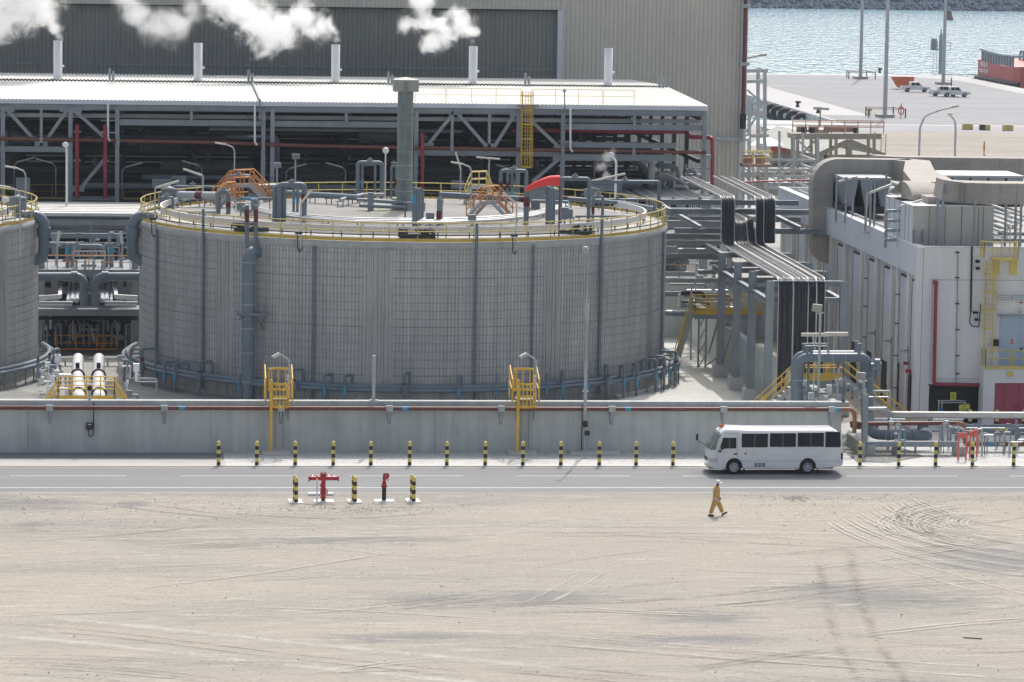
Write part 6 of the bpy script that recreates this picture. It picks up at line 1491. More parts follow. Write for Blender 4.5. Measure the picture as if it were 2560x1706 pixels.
m=MB();Y=WY-.9;m.ptube([(2344,1002),(2408,1002)],Y,.03,6).ptube([(2350,1007),(2415,1007)],Y,.03,6)
for x in(2347,2355,2412): m.ptube([(x,1002),(x,1028)],Y,.035,6)
o=m.build('pipe_barrier',A['galv']);tag(o,'low galvanised pipe frame with a blue drum before the dark bay','barrier');o=MB().cyl(P(2353,1030,Y),P(2353,1020,Y),.12,10).build('blue_drum',mat('drum_blue',(.03,.1,.4),.4));tag(o,'small blue drum beside the pipe frame in the dark bay','drum')
# side brackets with lamps and red horns
for i,(x,y) in enumerate(((2190,832),(2231,851),(2272,876))):
    c=PX(x,y,WX-.1);t2=thing('wall_lamp','%s bracket lamp on the side of the white building'%ORD[i],'lamp',c,group='bracket lamps on the white side wall')
    MB().bar(c+V((-.55,0,0)),c,.06,.06).bar(c+V((-.05,0,-.25)),c+V((-.05,0,.2)),.06,.06).bar(c+V((0,0,-.3)),c+V((.0,0,-3)),.04,.04).build('bracket',A['steelm'],t2);MB().bar(c+V((-.7,0,.0)),c+V((-.1,0,-.1)),.4,.1).build('lamp_housing',A['steell'],t2)
for i,(x,y) in enumerate(((2270,909),(2275,928))):
    c=PX(x,y,WX-.1);t2=thing('alarm_horn','%s red alarm horn on the corner of the white building'%('upper','lower')[i],'horn',c);MB().tube([c,c+V((-.25,-.1,.02))],.04,10,r2=.13).build('horn',A['hyd'],t2);MB().cb(c,.12,.12,.2).build('mount',A['hyd'],t2)
# yellow roof access ladder & platform
t2=thing('caged_ladder','tall yellow caged ladder on the white building front','ladder',P(2470,915,YF2-.3));ladder(t2,P(2462,800,YF2-.35).x,P(2483,800,YF2-.35).x,YF2-.35,zb+.05,P(2470,652,YF2-.35).z,'yelp',zc=P(2470,818,YF2).z)
t2=thing('roof_platform','yellow railed platform bracketed to the white wall at the ladder top','platform',P(2500,645,YF2-.8));Y=YF2-.9;z=P(2510,647,Y).z;xa,xb_=P(2460,640,Y).x,P(2545,640,Y).x
MB().box(P(2485,640,Y).x,xb_,Y,YF2-.01,z-.12,z).build('deck',A['yelp'],t2);m=MB();railing(m,[(xa,Y,z),(xb_,Y,z)],1.0,.03,.55);railing(m,[(xa,Y,z),(xa,YF2,z)],1.0,.03,.55);railing(m,[(xb_,Y,z),(xb_,YF2,z)],1.0,.03,.55);m.build('railing',A['yelp'],t2)
m=MB();m.pbox(2484,648,2499,688,YF2-.08,.06);m.pbox(2525,648,2543,688,YF2-.08,.06);m.split('bracket',A['yelp'],t2)
# ---------------------------------------------------------------- roof plant
def rduct(mb,pts,w_,h,nrm,bend=0):
    pts=[V(p) for p in pts];pts=fillet(pts,bend,8) if bend else pts;nrm=V(nrm).normalized();rings=[]
    for i,p in enumerate(pts):
        a=(pts[min(i+1,len(pts)-1)]-pts[max(i-1,0)]).normalized();s_=nrm;u=a.cross(s_).normalized()
        ww=w_ if not callable(w_) else w_(i/(len(pts)-1));hh=h if not callable(h) else h(i/(len(pts)-1))
        rings.append([p+s_*ww/2+u*hh/2,p-s_*ww/2+u*hh/2,p-s_*ww/2-u*hh/2,p+s_*ww/2-u*hh/2])
    vs=[q for r_ in rings for q in r_];n=len(rings)
    mb.add(vs,[(4*i+j,4*i+(j+1)%4,4*i+4+(j+1)%4,4*i+4+j) for i in range(n-1) for j in range(4)]+[(0,1,2,3),(4*n-4,4*n-3,4*n-2,4*n-1)]);return mb
YA=247.5
t2=thing('air_duct','large beige duct bending down the outside of the white building','duct',P(2055,500,YA));du=t2
q=[P(2088,640,YA+.3)+V((.5,0,0)),P(2054,628,YA),P(2052,600,YA),P(2052,421,YA),P(2228,424,YA)]
rduct(MB(),q,1.5,1.42,(0,1,0),1.2).build('duct_run',A['duct'],t2)
c0=P(2228,424,YA)
ax=P(2282,460,226).x+1.1
def rbox(mb,A_,B_):
    vs=[V(p) for p in A_]+[V(p) for p in B_];return mb.add(vs,[(0,1,2,3),(7,6,5,4),(0,4,5,1),(1,5,6,2),(2,6,7,3),(3,7,4,0)])
zt_=c0.z+.71;zb_=c0.z-.71
m=MB();m.hold=True
L0=[(c0.x-.02,YA-.75),(c0.x-.02,YA+.75)];path=[((c0.x,YA-.75),(c0.x+1.3,YA+.75)),((c0.x+.5,YA-2.2),(c0.x+2.4,YA-1.2)),((P(2258,440,236).x,236),(P(2258,440,236).x+2.2,236.6)),((P(2276,432,228).x,228),(P(2276,432,228).x+2.7,228.2)),((P(2281,425,225.6).x,225.6),(P(2281,425,225.6).x+2.7,225.6))]
for (l0,r0),(l1,r1) in zip(path,path[1:]): rbox(m,[(*l0,zt_),(*r0,zt_),(*r0,zb_),(*l0,zb_)],[(*l1,zt_),(*r1,zt_),(*r1,zb_),(*l1,zb_)])
rbox(m,[(c0.x,YA-.75,zt_),(c0.x,YA+.75,zt_),(c0.x,YA+.75,zb_),(c0.x,YA-.75,zb_)],[(c0.x+1.3,YA-.75,zt_),(c0.x+1.3,YA+.75,zt_),(c0.x+1.3,YA+.75,zb_),(c0.x+1.3,YA-.75,zb_)])
m.build('duct_turn',A['duct'],t2)
sm=MB()
for y in(455,500,545,590): sm.pbox(2026,y,2081,y+1.2,YA-.77,.02)
for x in(2110,2150,2190): sm.pbox(x,399,x+1,447,YA-.77,.02)
sm.split('duct_seam',A['steel'],t2)
# hood
YH=222.8;hx0,hx1=P(2252,480,YH).x,P(2388,480,YH).x;zh0=P(2300,494,YH).z;zh1=P(2300,421,YH).z
t2=thing('duct_hood','rounded sheet metal hood joining the duct to the air handler','duct',((hx0+hx1)/2,YH,zh0))
vs=[];pr=[]
yb_=225.7;N=16;ztop=zt_+.02
for k in range(N):
    u=k/(N-1)
    if u<.5: yf=YH;z=zh0+(ztop-1.0-zh0)*u/.5
    else: an=(u-.5)/.5*math.pi/2;yf=YH+(yb_-YH)*(1-math.cos(an));z=ztop-1.0+1.0*math.sin(an)
    g_=min(1,u/.45);flare=.0 if u>.12 else .25*(1-u/.12)
    xl_=hx0+.75*g_-flare*.3;xr_=hx1-.1-.05*g_-(1.1*max(0,(u-.45)/.55)**2)+flare*.3
    pr.append((xl_,xr_,yf,z))
fv=[V((a_,y,z)) for a_,b_,y,z in pr]+[V((b_,y,z)) for a_,b_,y,z in pr]
m=MB();m.hold=True;m.add(fv,[(i,i+1,N+i+1,N+i) for i in range(N-1)],True)
for s_ in(0,1):
    sv=[V((p[s_],p[2],p[3])) for p in pr];bk=[V((p[s_],yb_+.6,p[3])) for p in pr];m.add(sv+bk,[(i,i+1,N+i+1,N+i) for i in range(N-1)])
m.add([V((pr[0][0],yb_+.6,zh0)),V((pr[0][1],yb_+.6,zh0)),V((pr[-1][1],yb_+.6,ztop)),V((pr[-1][0],yb_+.6,ztop))],[(0,1,2,3)])
m.add([V((pr[-1][0],yb_-.02,ztop)),V((pr[-1][1],yb_-.02,ztop)),V((pr[-1][1],yb_+.6,ztop)),V((pr[-1][0],yb_+.6,ztop))],[(0,1,2,3)])
m.build('hood',A['duct'],t2)
# AHU
YU=219.3;ux0,ux1=P(2282,560,YU).x,P(2484,560,YU).x;zu1=P(2350,516,YU).z;uy1=YU+8.2
t2=thing('air_handler','big beige panelled air handling unit on the white roof','air handler',(ux0,YU,10.25))
MB().box(ux0,ux1,YU,uy1,10.6,zu1).build('casing',A['ahu'],t2);MB().box(ux0-.03,ux0-.001,YU,uy1,10.6,zu1).build('side_panel',A['wbb'],t2);MB().box(ux0-.04,ux1,YU-.02,uy1,zu1+.001,zu1+.03).build('top_sheet',A['white'],t2)
m=MB()
for x in(2323,2363,2404,2446,2458): c=P(x,560,YU-.03);m.box(c.x-.025,c.x+.025,YU-.03,YU-.001,10.6,zu1)
for yy in(220.3,221.4,223.,224.6,226.2): m.box(ux0-.05,ux0-.031,yy,yy+.05,10.6,zu1)
m.split('panel_joint',A['steelm'],t2)
m=MB();m.box(ux0,ux1,YU-.05,YU+.05,10.27,10.42);m.box(ux0,ux1,YU-.1,YU+.3,10.43,10.59);m.split('base_rail',A['steel'],t2)
m=MB()
for x in(2282,2304): m.pbox(x,575,x+5,607,YU-.2,.12)
m.split('conduit_box',A['steelm'],t2)
m=MB();xx=P(2205,560,224).x
for z in(10.6,11.2,11.8,12.4): m.tube([(ux0,223,z),(ux0-.9,223,z),(ux0-.9,223,z-.5)],.1,8,bend=.15)
m.split('coil_pipe',A['steel'],t2)
# front S duct C
YC=220.3;zc0=P(2450,500,YC).z;t2=thing('air_duct','curving beige duct leaving the air handler towards the right','duct',P(2400,480,YC))
ca=P(2346,473,YC+.6);cb_=P(2400,480,YC+1.2);cc=P(2470,482,YC);cd=P(2700,484,YC)
rduct(MB(),[ca,ca.lerp(cb_,.5)+V((0,-.1,0)),cb_,P(2430,481,YC+.5),cc,cd],2.2,1.28,(.0,1,0),0).build('duct_run',A['duct'],t2)
rduct(MB(),[V((ca.x+.9,YC+1.4,zu1)),V((ca.x+.9,YC+1.4,zu1+.45))],lambda s_:3.2,lambda s_:2.2,(1,0,0)).build('duct_base',A['duct'],t2)
m=MB()
for x in(2400,2490,2532): c=P(x,480,YC);m.box(c.x-.01,c.x+.01,YC-1.13 if x>2440 else YC-.2,YC-1.1 if x>2440 else YC-.1,c.z-.64,c.z+.64)
m.split('duct_seam',A['steel'],t2);MB().pbox(2361,460,2367,487,YC-.55,.05).build('access_hatch',A['steelm'],t2)
# far duct B
YB=262.;t2=thing('air_duct','long beige duct along the far side of the white roof','duct',P(2400,415,YB));b0=P(2215,412,YB);rduct(MB(),[P(2180,409,YB-3),b0+V((1,0,0)),P(2700,418,YB)],1.6,1.22,(0,1,0),1).build('duct_run',A['duct'],t2)
m=MB()
for x in(2330,2420,2500,2548): m.pbox(x,396,x+1,437,YB-.83,.02)
for x in(2393,2515): m.pbox(x,411,x+14,413.5,YB-.84,.02)
m.split('duct_seam',A['steel'],t2)
# duct support posts
m_=[(2092,443,540,240),(2116,443,530,240),(2134,443,515,240),(2167,443,555,232),(2178,445,555,232),(2188,445,550,232),(2216,436,490,236),(2345,495,610,219),(2358,488,617,218),(2437,505,615,218.5),(2452,507,560,222),(2515,507,605,219),(2540,505,600,219.5),(2553,515,590,222),(2395,432,450,258),(2447,434,450,258),(2533,434,450,258)]
for i,(x,y0,y1,Y) in enumerate(m_):
    a=P(x,y0,Y);t2=thing('duct_post','slim grey post holding up the roof ducts','post',(a.x,Y,10.25),group='slim posts under the roof ducts');MB().bar((a.x,Y,10.25),a,.13,.13).build('post',A['steel'],t2);MB().cb((a.x,Y,10.3),.3,.3,.1).build('foot',A['steell'],t2)
# chillers with V coils
for i,(x0_,x1_,Y,l) in enumerate(((2108,2228,243,'left'),(2335,2560,250,'right'))):
    t2=thing('chiller','%s cooling unit with V shaped coils under the roof ducts'%l,'cooling unit',P(x0_,520,Y));z0=10.6;z1=P(x0_,450 if i==0 else 444,Y).z;a,b=P(x0_,470,Y).x,P(x1_,470,Y).x
    n=3 if i==0 else 5;wv=(b-a)/n
    for k in range(n):
        c=a+wv*(k+.5);MB().prism([(c-wv*.46,Y,z1),(c+wv*.46,Y,z1),(c+wv*.12,Y,z0+.5),(c-wv*.12,Y,z0+.5)],(0,5,0)).build('coil_bank',A['steel'],t2)
    MB().box(a,b,Y-.02,Y+5.1,z1+.01,z1+.15).build('top_frame',A['steell'],t2);MB().box(a,b,Y,Y+5,z0,z0+.49).build('base_frame',A['steeld'],t2);MB().box(a,b,Y+5.11,Y+5.3,z0,z1).build('back_panel',A['steeld'],t2)
# roof pipes and lamps
m=MB();t2=thing('roof_pipes','bundle of pale pipes running along the white building parapet','pipe',(47.3,230,10.4))
for k,(x,z,r) in enumerate(((47.15,10.45,.09),(47.45,10.5,.13),(47.8,10.4,.07),(47.3,10.75,.08))): m.cyl((x,222.5,z),(x,262,z),r,8)
m.split('pipe_run',A['steell'],t2)
t2=thing('roof_pipes','bundle of grey pipes slanting away on the right of the white roof','pipe',(53.5,230,10.4));m=MB()
for k in range(9): m.cyl((52.4+.38*k,224+k*.3,10.5+.16*k),(52.4+.38*k,258,10.5+.16*k),.1,8)
m.split('pipe_run',A['steell'],t2);m=MB()
for k in range(6): m.ib((51.5,226+k*5,10.35),(57,226+k*5,10.35),.15,.2)
m.split('sleeper',A['steel'],t2)
for i,(x,yb,yt,ex,ey,Y) in enumerate(((2090,520,455,2143,442,243),(2166,556,484,2229,461,231.5),(2243,590,517,2305,500,221.5))):
    b=P(x,yb,Y);t2=thing('roof_lamp','%s twin tube lamp on the white building roof from the left'%ORD[i],'lamp',(b.x,Y,10.3),group='twin tube lamps on the white roof');tp=P(x,yt,Y);e=P(ex,ey,Y);lamp_fluo(t2,V((b.x,Y,10.3)),V((b.x,Y,tp.z)),e)
for i in range(12):
    x=random.uniform(2490,2555);y=random.uniform(520,600);Y=random.uniform(222,240);c=P(x,y,Y)
    o=MB().cyl((c.x,Y,10.25),(c.x,Y,c.z),.04,6).cb((c.x,Y,c.z),.15,.15,.15).build('roof_fitting',A[random.choice(['steel','galv'])]);tag(o,'small upright fitting at the right of the white roof','fitting','small roof fittings')
# left rear part of white roof: parapet end
MB().box(WX-.1,60,WE-.3,WE,10.2,WZ).build('rear_parapet',A['wbw'],wb)
# ================================================================ U PIPES, STAIRS, FRONT PIPE RACK
for i,(dx,dy,Y,l) in enumerate(((0,0,209.5,'front'),(-8,-6,211.2,'rear'))):
    t=thing('goalpost_pipe','%s of two fat blue grey goalpost pipes at the end of the wall'%l,'pipe',P(1997+dx,1000,Y))
    a=[(1997+dx,1010+0),(1997+dx,894+dy),(2171+dx,894+dy),(2171+dx,1090),]
    pts=[P(x,y,Y) for x,y in a];pts[0].z=.5;pts[-1].z=1.0
    if i==0: pts+=[V((pts[-1].x+.0,Y-1.5,.95))] 
    MB().tube(pts,.275,18,bend=.62).build('pipe_run',A['pipe'],t)
    m=MB()
    for x in(2080,2112): m.ptube([(x+dx,894+dy),(x+dx+.8,894+dy)],Y,.285,18)
    m.ptube([(1997+dx,950),(1997+dx,951)],Y,.285,18).ptube([(1997+dx,975),(1997+dx,976)],Y,.285,18).ptube([(2171+dx,945),(2171+dx,946)],Y,.285,18);m.split('weld_band',A['pipel'],t)
    m=MB()
    for x,h in((2018,.35),(2028,.3),(2148,.5)): c=P(x+dx,894+dy,Y);m.cyl(c+V((0,0,.2)),c+V((0,0,.25+h)),.1,10).cyl(c+V((0,0,.25+h)),c+V((0,0,.33+h)),.14,10)
    m.split('nozzle',A['pipe'],t)
    MB().ptube([(2000+dx*0+12,866+dy),(2068,866+dy),(2072,880)],Y,.05,8,.1).build('small_branch',A['steel'],t)
c=P(2190,918,209);t=thing('clamp_valve','grey flanged valve body on the right leg of the goalpost pipes','valve',c);MB().tube([c+V((-.3,0,0)),c+V((.3,0,.05))],.24,14).cyl(c+V((-.1,0,.2)),c+V((.2,0,.2)),.3,12).cyl(c+V((.1,0,.3)),c+V((.1,0,-.5)),.15,10).split('valve_body',A['pipe'],t)
# yellow platform and stairs
Y=213.;zp=P(2060,944,Y).z;xa,xb=P(2010,940,Y).x,P(2108,940,Y).x
t=thing('yellow_stairs','yellow railed platform with stairs down both sides behind the goalpost pipes','stairs',(xa,Y,0))
MB().box(xa,xb,Y,Y+1.2,zp-.22,zp).build('deck',A['yel'],t);MB().box(xa-.2,xb+.1,Y-.01,Y+1.2,zp-.6,zp-.23).build('beam',A['steel'],t)
m=MB();railing(m,[(xa,Y,zp),(xb,Y,zp)],1.05,.035,.8,kick=.25);railing(m,[(xa,Y+1.2,zp),(xb,Y+1.2,zp)],1.05,.035,.8);m.build('railing',A['yel'],t)
stair(t,(P(1868,1003,Y).x,Y,.1),(xa,Y,zp),1.2,12,railm='yel');stair(t,(P(2275,1030,Y).x,Y,.1),(xb,Y,zp),1.2,12,railm='yel')
m=MB()
for x in(xa+.1,xb-.1): m.bar((x,Y+.1,0),(x,Y+.1,zp-.6),.14,.14);m.bar((x,Y+1.1,0),(x,Y+1.1,zp-.6),.14,.14)
m.split('leg',A['steel'],t)
# lamps there
for i,(a,b,pp,Y) in enumerate(((2005,2070,(2037,2040),217),(2064,2121,(2083,2087),215))):
    c=P(sum(pp)/2,960,Y);t=thing('tube_lamp','%s wide tube lamp above the goalpost pipes'%('left','right')[i],'lamp',(c.x,Y,0),group='wide tube lamps above the goalpost pipes');MB().tube([(c.x,Y,0),(c.x-.05,Y,P(0,870,Y).z),P((a+b)/2-5,842,Y)],.07,8).build('post',A['steell'],t);MB().pbox(a,832 if i else 834,b,841 if i else 842,Y-.2,.35).build('lamp_housing',A['fluo'],t)
for i,(x,xt,yt,yb,Y,l) in enumerate(((2046,2051,780,1003,208,'tall slim lamp post in front of the goalpost pipes'),(2158,2160,950,1000,207,'short lamp post at the right leg of the goalpost pipes'))):
    b=P(x,yb,Y);tp=P(xt,yt,Y);t=thing('flood_lamp',l,'lamp',(b.x,Y,0));MB().cyl((b.x,Y,0),(tp.x-.0,Y,tp.z),.08,10).build('post',A['steell'],t);c=tp+V((-.2,0,.2));MB().prism([c+V((-.3,-.15,-.15)),c+V((.25,-.15,-.22)),c+V((.3,-.15,.2)),c+V((-.22,-.15,.25))],(0,.35,0)).build('lamp_head',A['cap'],t)
    MB().bar(tp+V((-.2,0,-.1)),tp+V((.2,0,-.05)),.06,.06).build('yoke',A['galv'],t)
# clutter between legs
random.seed(9)
for k in range(26):
    x=random.uniform(2012,2165);y=random.uniform(955,1000);Y=random.uniform(206.5,212);c=P(x,y,Y);c.z=max(c.z,.3);r=random.uniform(.03,.09);L_=random.uniform(.5,2.2);d=random.choice([V((1,0,0)),V((.3,1,0)),V((0,0,1))])
    o=MB().tube([c,c+d*L_,c+d*L_+V((0,0,-min(.5,c.z-.05)))],r,6,bend=.1).cb(c,r*4,r*4,r*5).build('small_valve',A[random.choice(['galv','steelm','steell','steel'])]);tag(o,'small valve and tubing between the goalpost pipe legs','valve','small valves under the goalpost pipes')
# tray beam, column, skid
Y=206.2;t=thing('tray_beam','long pale cable tray carried along the right edge past the white building','cable tray',P(2400,1037,Y))
a,b=P(2230,1036,Y),P(2700,1038,Y);MB().bar(a,b,.5,.28).build('tray',A['tray'],t);m=MB();m.bar(a+V((0,0,-.2)),b+V((0,0,-.2)),.12,.06)
m.build('lower_rail',A['steel'],t);MB().bar(P(2155,1022,Y),P(2216,1021,Y),.5,.12).bar(P(2214,1021,Y),P(2232,1034,Y),.5,.12).split('sloping_end',A['tray'],t)
m=MB()
for x in(2222,2448,2541): c=P(x,1044,Y);m.bar((c.x,Y,.06),(c.x,Y,c.z),.12,.12)
m.split('leg',A['steel'],t)
Y=203.6;c=P(2161,1110,Y);t=thing('steel_column','stout grey steel column on a concrete block right of the wall end','column',(c.x,Y,.05));MB().ib((c.x,Y,.55),(c.x,Y,P(2161,985,Y).z),.3,.3,up=(0,1,0)).build('column',A['steel'],t);MB().box(c.x-.3,c.x+.55,Y-.4,Y+.4,.05,.6).build('concrete_block',A['conc'],t)
t=thing('pipe_skid','grey skid beam carrying pipe ends on concrete blocks','skid',P(2280,1110,Y));a,b=P(2165,1110,Y),P(2392,1110,Y);MB().bar(a,b,.35,.3).build('beam',A['steel'],t)
c=P(2397,1125,Y);MB().box(c.x-.3,c.x+.3,Y-.4,Y+.5,.05,.55).build('concrete_block',A['conc'],t)
q=P(2240,1118,Y);MB().box(q.x-.2,q.x+.2,Y-.2,Y+.2,.05,q.z).build('block_foot',A['steelm'],t)
t=thing('low_kerb_wall','low pale concrete wall slanting from the wall end','wall',P(2120,1080,206));MB().prism([G(2117,1082,.75),G(2122,1074,.75),G(2165,1105,.75),G(2160,1114,.75)],(0,0,-.7)).build('wall',A['conc'],t)
# brown line
Y=204.9;t=thing('brown_ground_pipe','brown pipe line turning down before the red frames and running on right','pipe',P(2300,1058,Y));MB().tube([P(2132,1060,Y)+V((0,.5,0)),P(2150,1060,Y),P(2392,1058,Y)],.12,12,bend=.2).build('pipe_run',A['brn'],t)
MB().tube([P(2390,1058,Y),P(2411,1060,Y),P(2413,1109,Y),P(2425,1110,Y)],.125,12,bend=.5).build('elbow',A['brnl'],t);MB().tube([P(2420,1110,Y),P(2700,1111,Y)],.12,12).build('pipe_run',A['brn'],t);MB().ptube([(2466,1110),(2483,1110)],Y,.13,12).build('blue_band',A['blue'],t)
MB().ptube([(2360,1058),(2371,1058)],Y,.16,12).ptube([(2222,1059),(2233,1059)],Y,.16,12).split('clamp',A['steell'],t)
t=thing('wall_end_pipe','tan pipe stub lying behind the downturned brown elbow','pipe',P(2135,1062,205.3));MB().cyl(P(2130,1062,205.6),P(2150,1066,205.2),.2,12).build('pipe_run',A['brn'],t)
# fat grey ground pipes
Y=205.6;t=thing('fat_ground_pipe','fat blue grey pipe with capped end lying on the skid','pipe',P(2240,1088,Y));MB().tube([P(2172,1040,Y+1),P(2175,1086,Y),P(2318,1090,Y)],.31,18,bend=.6).lathe(P(2318,1090,Y),[(.31,0),(.23,.2),(.01,.3)],18,axis='x').build('pipe_run',A['pipe'],t)
m=MB()
for x in(2212,2226): m.ptube([(x,1088),(x+1,1088)],Y,.32,18)
m.split('weld_band',A['pipel'],t);MB().ptube([(2280,1089),(2300,1089)],Y,.38,18).ptube([(2300,1072),(2300,1062),(2320,1062)],Y,.16,12,.1).split('collar',A['pipe'],t)
for i,(x0_,x1_,y,r,Y,l) in enumerate(((2182,2262,1053,.2,208.5,'pale grey pipe behind the brown line left of the yellow stair rails'),(2330,2408,1052,.13,208.5,'short grey pipe end behind the brown line'),(2405,2700,1066,.13,209,'long pale pipe behind the fat pipe at the right edge'),(2380,2700,1078,.24,207.8,'long fat grey pipe at the right edge behind the red frames'))):
    t=thing('ground_pipe',l,'pipe',P(x0_,y,Y));MB().ptube([(x0_,y),(x1_,y+1)],Y,r,16).lathe(P(x0_,y,Y),[(r,0),(r*.7,-r*.6),(.01,-r*.9)],14,axis='x').build('pipe_run',A['pipe' if i!=0 else 'pipel'],t)
    m=MB()
    for k in range(4):
        x=x0_+(min(x1_,2560)-x0_)*(k+.6)/4;m.ptube([(x,y),(x+.8,y)],Y,r*1.04,14)
    m.split('weld_band',A['pipel'],t)
# salmon red frames
for i,(x0_,x1_,y0_,y1_,yb_,Y,l) in enumerate(((2395,2419,1083,1102,1143,201.6,'salmon red two legged frame with an arched cutout'),(2424,2446,1078,1092,1136,202.6,'salmon red frame with a square plate right of the arched one'))):
    t=thing('red_stand',l,'frame',P(x0_,yb_,Y));m=MB();pts=[P(x0_,y0_,Y),P(x1_,y0_,Y),P(x1_,y1_,Y)]
    if i==0: 
        cx=(x0_+x1_)/2
        for k in range(9): an=math.pi*k/8;pts.append(P(cx+8*math.cos(an),y1_-6*math.sin(an)-1,Y))
    pts.append(P(x0_,y1_,Y));m.prism(pts,(0,.12,0)).build('plate',A['sal'],t)
    m=MB()
    for x in(x0_+2.5,x1_-2.5): m.bar((P(x,y1_-1,Y).x,Y+.06,.05),(P(x,y1_-1,Y).x,Y+.06,P(x,y1_-1,Y).z),.09,.09)
    m.split('leg',A['sal'],t)
    if i==1: MB().pbox(2438,1074,2444,1092,Y-.2,.3).build('gusset',A['sal'],t)
# sign on the fat pipe
Y=206.8;t=thing('pipe_sign','narrow black and yellow sign panel tilted on the fat right pipe','sign',P(2507,1075,Y));MB().prism([P(2486,1070,Y),P(2527,1072.5,Y),P(2526,1079.5,Y),P(2487,1076.5,Y)],(0,.03,0)).build('frame',A['white'],t);MB().prism([P(2488,1071.2,Y-.01),P(2525,1073.6,Y-.01),P(2524.5,1078.4,Y-.01),P(2488.7,1075.6,Y-.01)],(0,.008,0)).build('black_field',A['blk'],t);MB().prism([P(2491,1071.8,Y-.02),P(2521,1073.6,Y-.02),P(2520.6,1077.8,Y-.02),P(2491.4,1075.4,Y-.02)],(0,.008,0)).build('yellow_field',A['signy'],t)
lettering('FIRE WATER',.085,A['blk'],t,P(2505,1074.7,Y-.03),rot=(R(90),R(4),0),ext=.003)
# small stands and valves along the right front
random.seed(15)
for k in range(34):
    x=random.uniform(2235,2556);y=random.uniform(1080,1128);Y=random.uniform(202.8,206.5);c=P(x,y,Y);c.z=min(max(c.z,.15),1.4);h=random.uniform(.2,.7);r=random.uniform(.02,.06);m=MB()
    m.tube([(c.x,Y,.06),(c.x,Y,c.z+h),(c.x+random.uniform(-.8,.8),Y,c.z+h)],r,6,bend=.08).cb((c.x,Y,c.z+h*.5),.1,.1,.16);o=m.build('small_valve',A[random.choice(['galv','steelm','steel','steell','pipe'])]);tag(o,'small valve stand among the pipes at the right','valve','small valve stands at the right')
for i,(x,y0_,y1_) in enumerate(((2247,1062,1110),(2258,1076,1108),(2364,1060,1105),(2385,1070,1105),(2402,1070,1100),(2495,1082,1112))):
    Y=204.;o=MB().ptube([(x-8,y1_),(x-8,y0_),(x+5,y0_),(x+5,y1_)],Y,.05,8,.08).build('pipe_support',A['steel']);tag(o,'small grey pipe goalpost support in the right front pipework','support','small pipe supports')
o=MB().ptube([(2259,1075),(2259,1095)],203.9,.045,8).build('blue_tag',A['blue']);tag(o,'small blue pipe piece on the fat skid pipe','tag')
m=MB()
for x in(2295,2318): m.ptube([(x,1055),(x,1046),(x+10,1050),(x+12,1055)],209.5,.035,6)
o=thing('stair_railing','short yellow stair rails peeping behind the brown pipe line','railing',P(2300,1060,209.5));m.split('rail',A['yelp'],o);(lambda *a:0)(o,'short yellow stair rails peeping behind the brown pipe line','railing')
# bollards behind at the building
for i,x in enumerate((2425,2492,2559)): dup(BOLL0,(P(x,1062,213.2).x,213.2,.03),'%s striped bollard at the foot of the white building'%('left','middle','right')[i])
# ================================================================ STRUCTURES BEHIND, RIGHT OF THE HALL
def lat(label,name,cat,Y,cols_,beams,diags,mt='winch',w_=.35,dep=6):
    t=thing(name,label,cat,P(cols_[0][0],cols_[0][2],Y));m=MB()
    for x,y0,y1 in cols_:
        for d in(0,dep): m.bar(P(x,y1,Y)+V((0,d,0)),P(x,y0,Y)+V((0,d,0)),w_,w_)
    m.split('column',A[mt],t);m=MB()
    for x0,y0,x1,y1 in beams:
        m.bar(P(x0,y0,Y),P(x1,y1,Y),w_*.8,w_)
        m.bar(P(x0,y0,Y),P(x0,y0,Y)+V((0,dep,0)),w_*.6,w_*.8);m.bar(P(x1,y1,Y),P(x1,y1,Y)+V((0,dep,0)),w_*.6,w_*.8)
    m.split('beam',A[mt],t);m=MB()
    for x0,y0,x1,y1 in diags: m.bar(P(x0,y0,Y),P(x1,y1,Y),w_*.6,w_*.6)
    if m.v: m.split('diagonal_brace',A[mt],t)
    return t
lat('tall weathered steel frame right of the beige hall corner','steel_tower','tower',352,[(1873,240,520),(1912,175,470)],[(1850,178,1918,177),(1850,205,1915,203),(1862,258,1918,258),(1862,285,1915,282),(1860,340,1920,340)],[(1868,225,1905,258),(1865,330,1900,280),(1868,300,1915,250),(1868,420,1905,360)],w_=.32,dep=4,mt='steell')
lat('lower rusty steel frame carrying beams right of the hall','scaffold_structure','structure',340,[(1858,400,520),(1872,395,520),(1917,395,520),(1985,340,500),(2045,345,500)],[(1855,392,1925,392),(1850,440,2040,442),(1920,400,2040,402),(1925,425,2040,425),(1850,470,2030,472)],[(1845,415,1900,490),(1920,470,1985,410),(1930,440,1990,395),(1995,460,2045,400),(1995,352,2040,395),(1860,420,1895,450)],w_=.22,dep=8,mt='steell')
Y=372;t=lat('wide weathered platform on legs with drums and railings','steel_platform','platform',Y,[(1994,340,480),(2041,340,480),(2090,340,478),(2185,340,450)],[(1983,338,2200,338),(1983,345,2200,345),(2000,400,2090,400)],[(1996,352,2038,392),(2038,352,1998,392),(1996,450,2042,410)],w_=.30,dep=3)
m=MB();za=P(2090,334,Y).z;railing(m,[(P(1982,300,Y).x,Y,za),(P(2210,300,Y).x,Y,za)],1.15,.05,1.4);railing(m,[(P(1982,300,Y+3).x,Y+3,za),(P(2210,300,Y+3).x,Y+3,za)],1.15,.05,1.4);m.build('railing',A['rustp'],t)
m=MB()
for x0,x1 in((1992,2018),(2022,2045),(2060,2112),(2115,2145)): m.pbox(x0,316,x1,331,Y+1,.3)
m.split('rusty_panel',A['rustp'],t);m=MB()
for x in(2010,2030,2140): m.cyl(P(x,333,Y+.6),P(x,318,Y+.6),.28,12)
m.split('drum',A['steeld'],t)
ladder(t,P(2200,400,Y).x,P(2212,400,Y).x,Y-.3,P(0,395,Y).z,P(0,312,Y).z,'winch',cage=False)
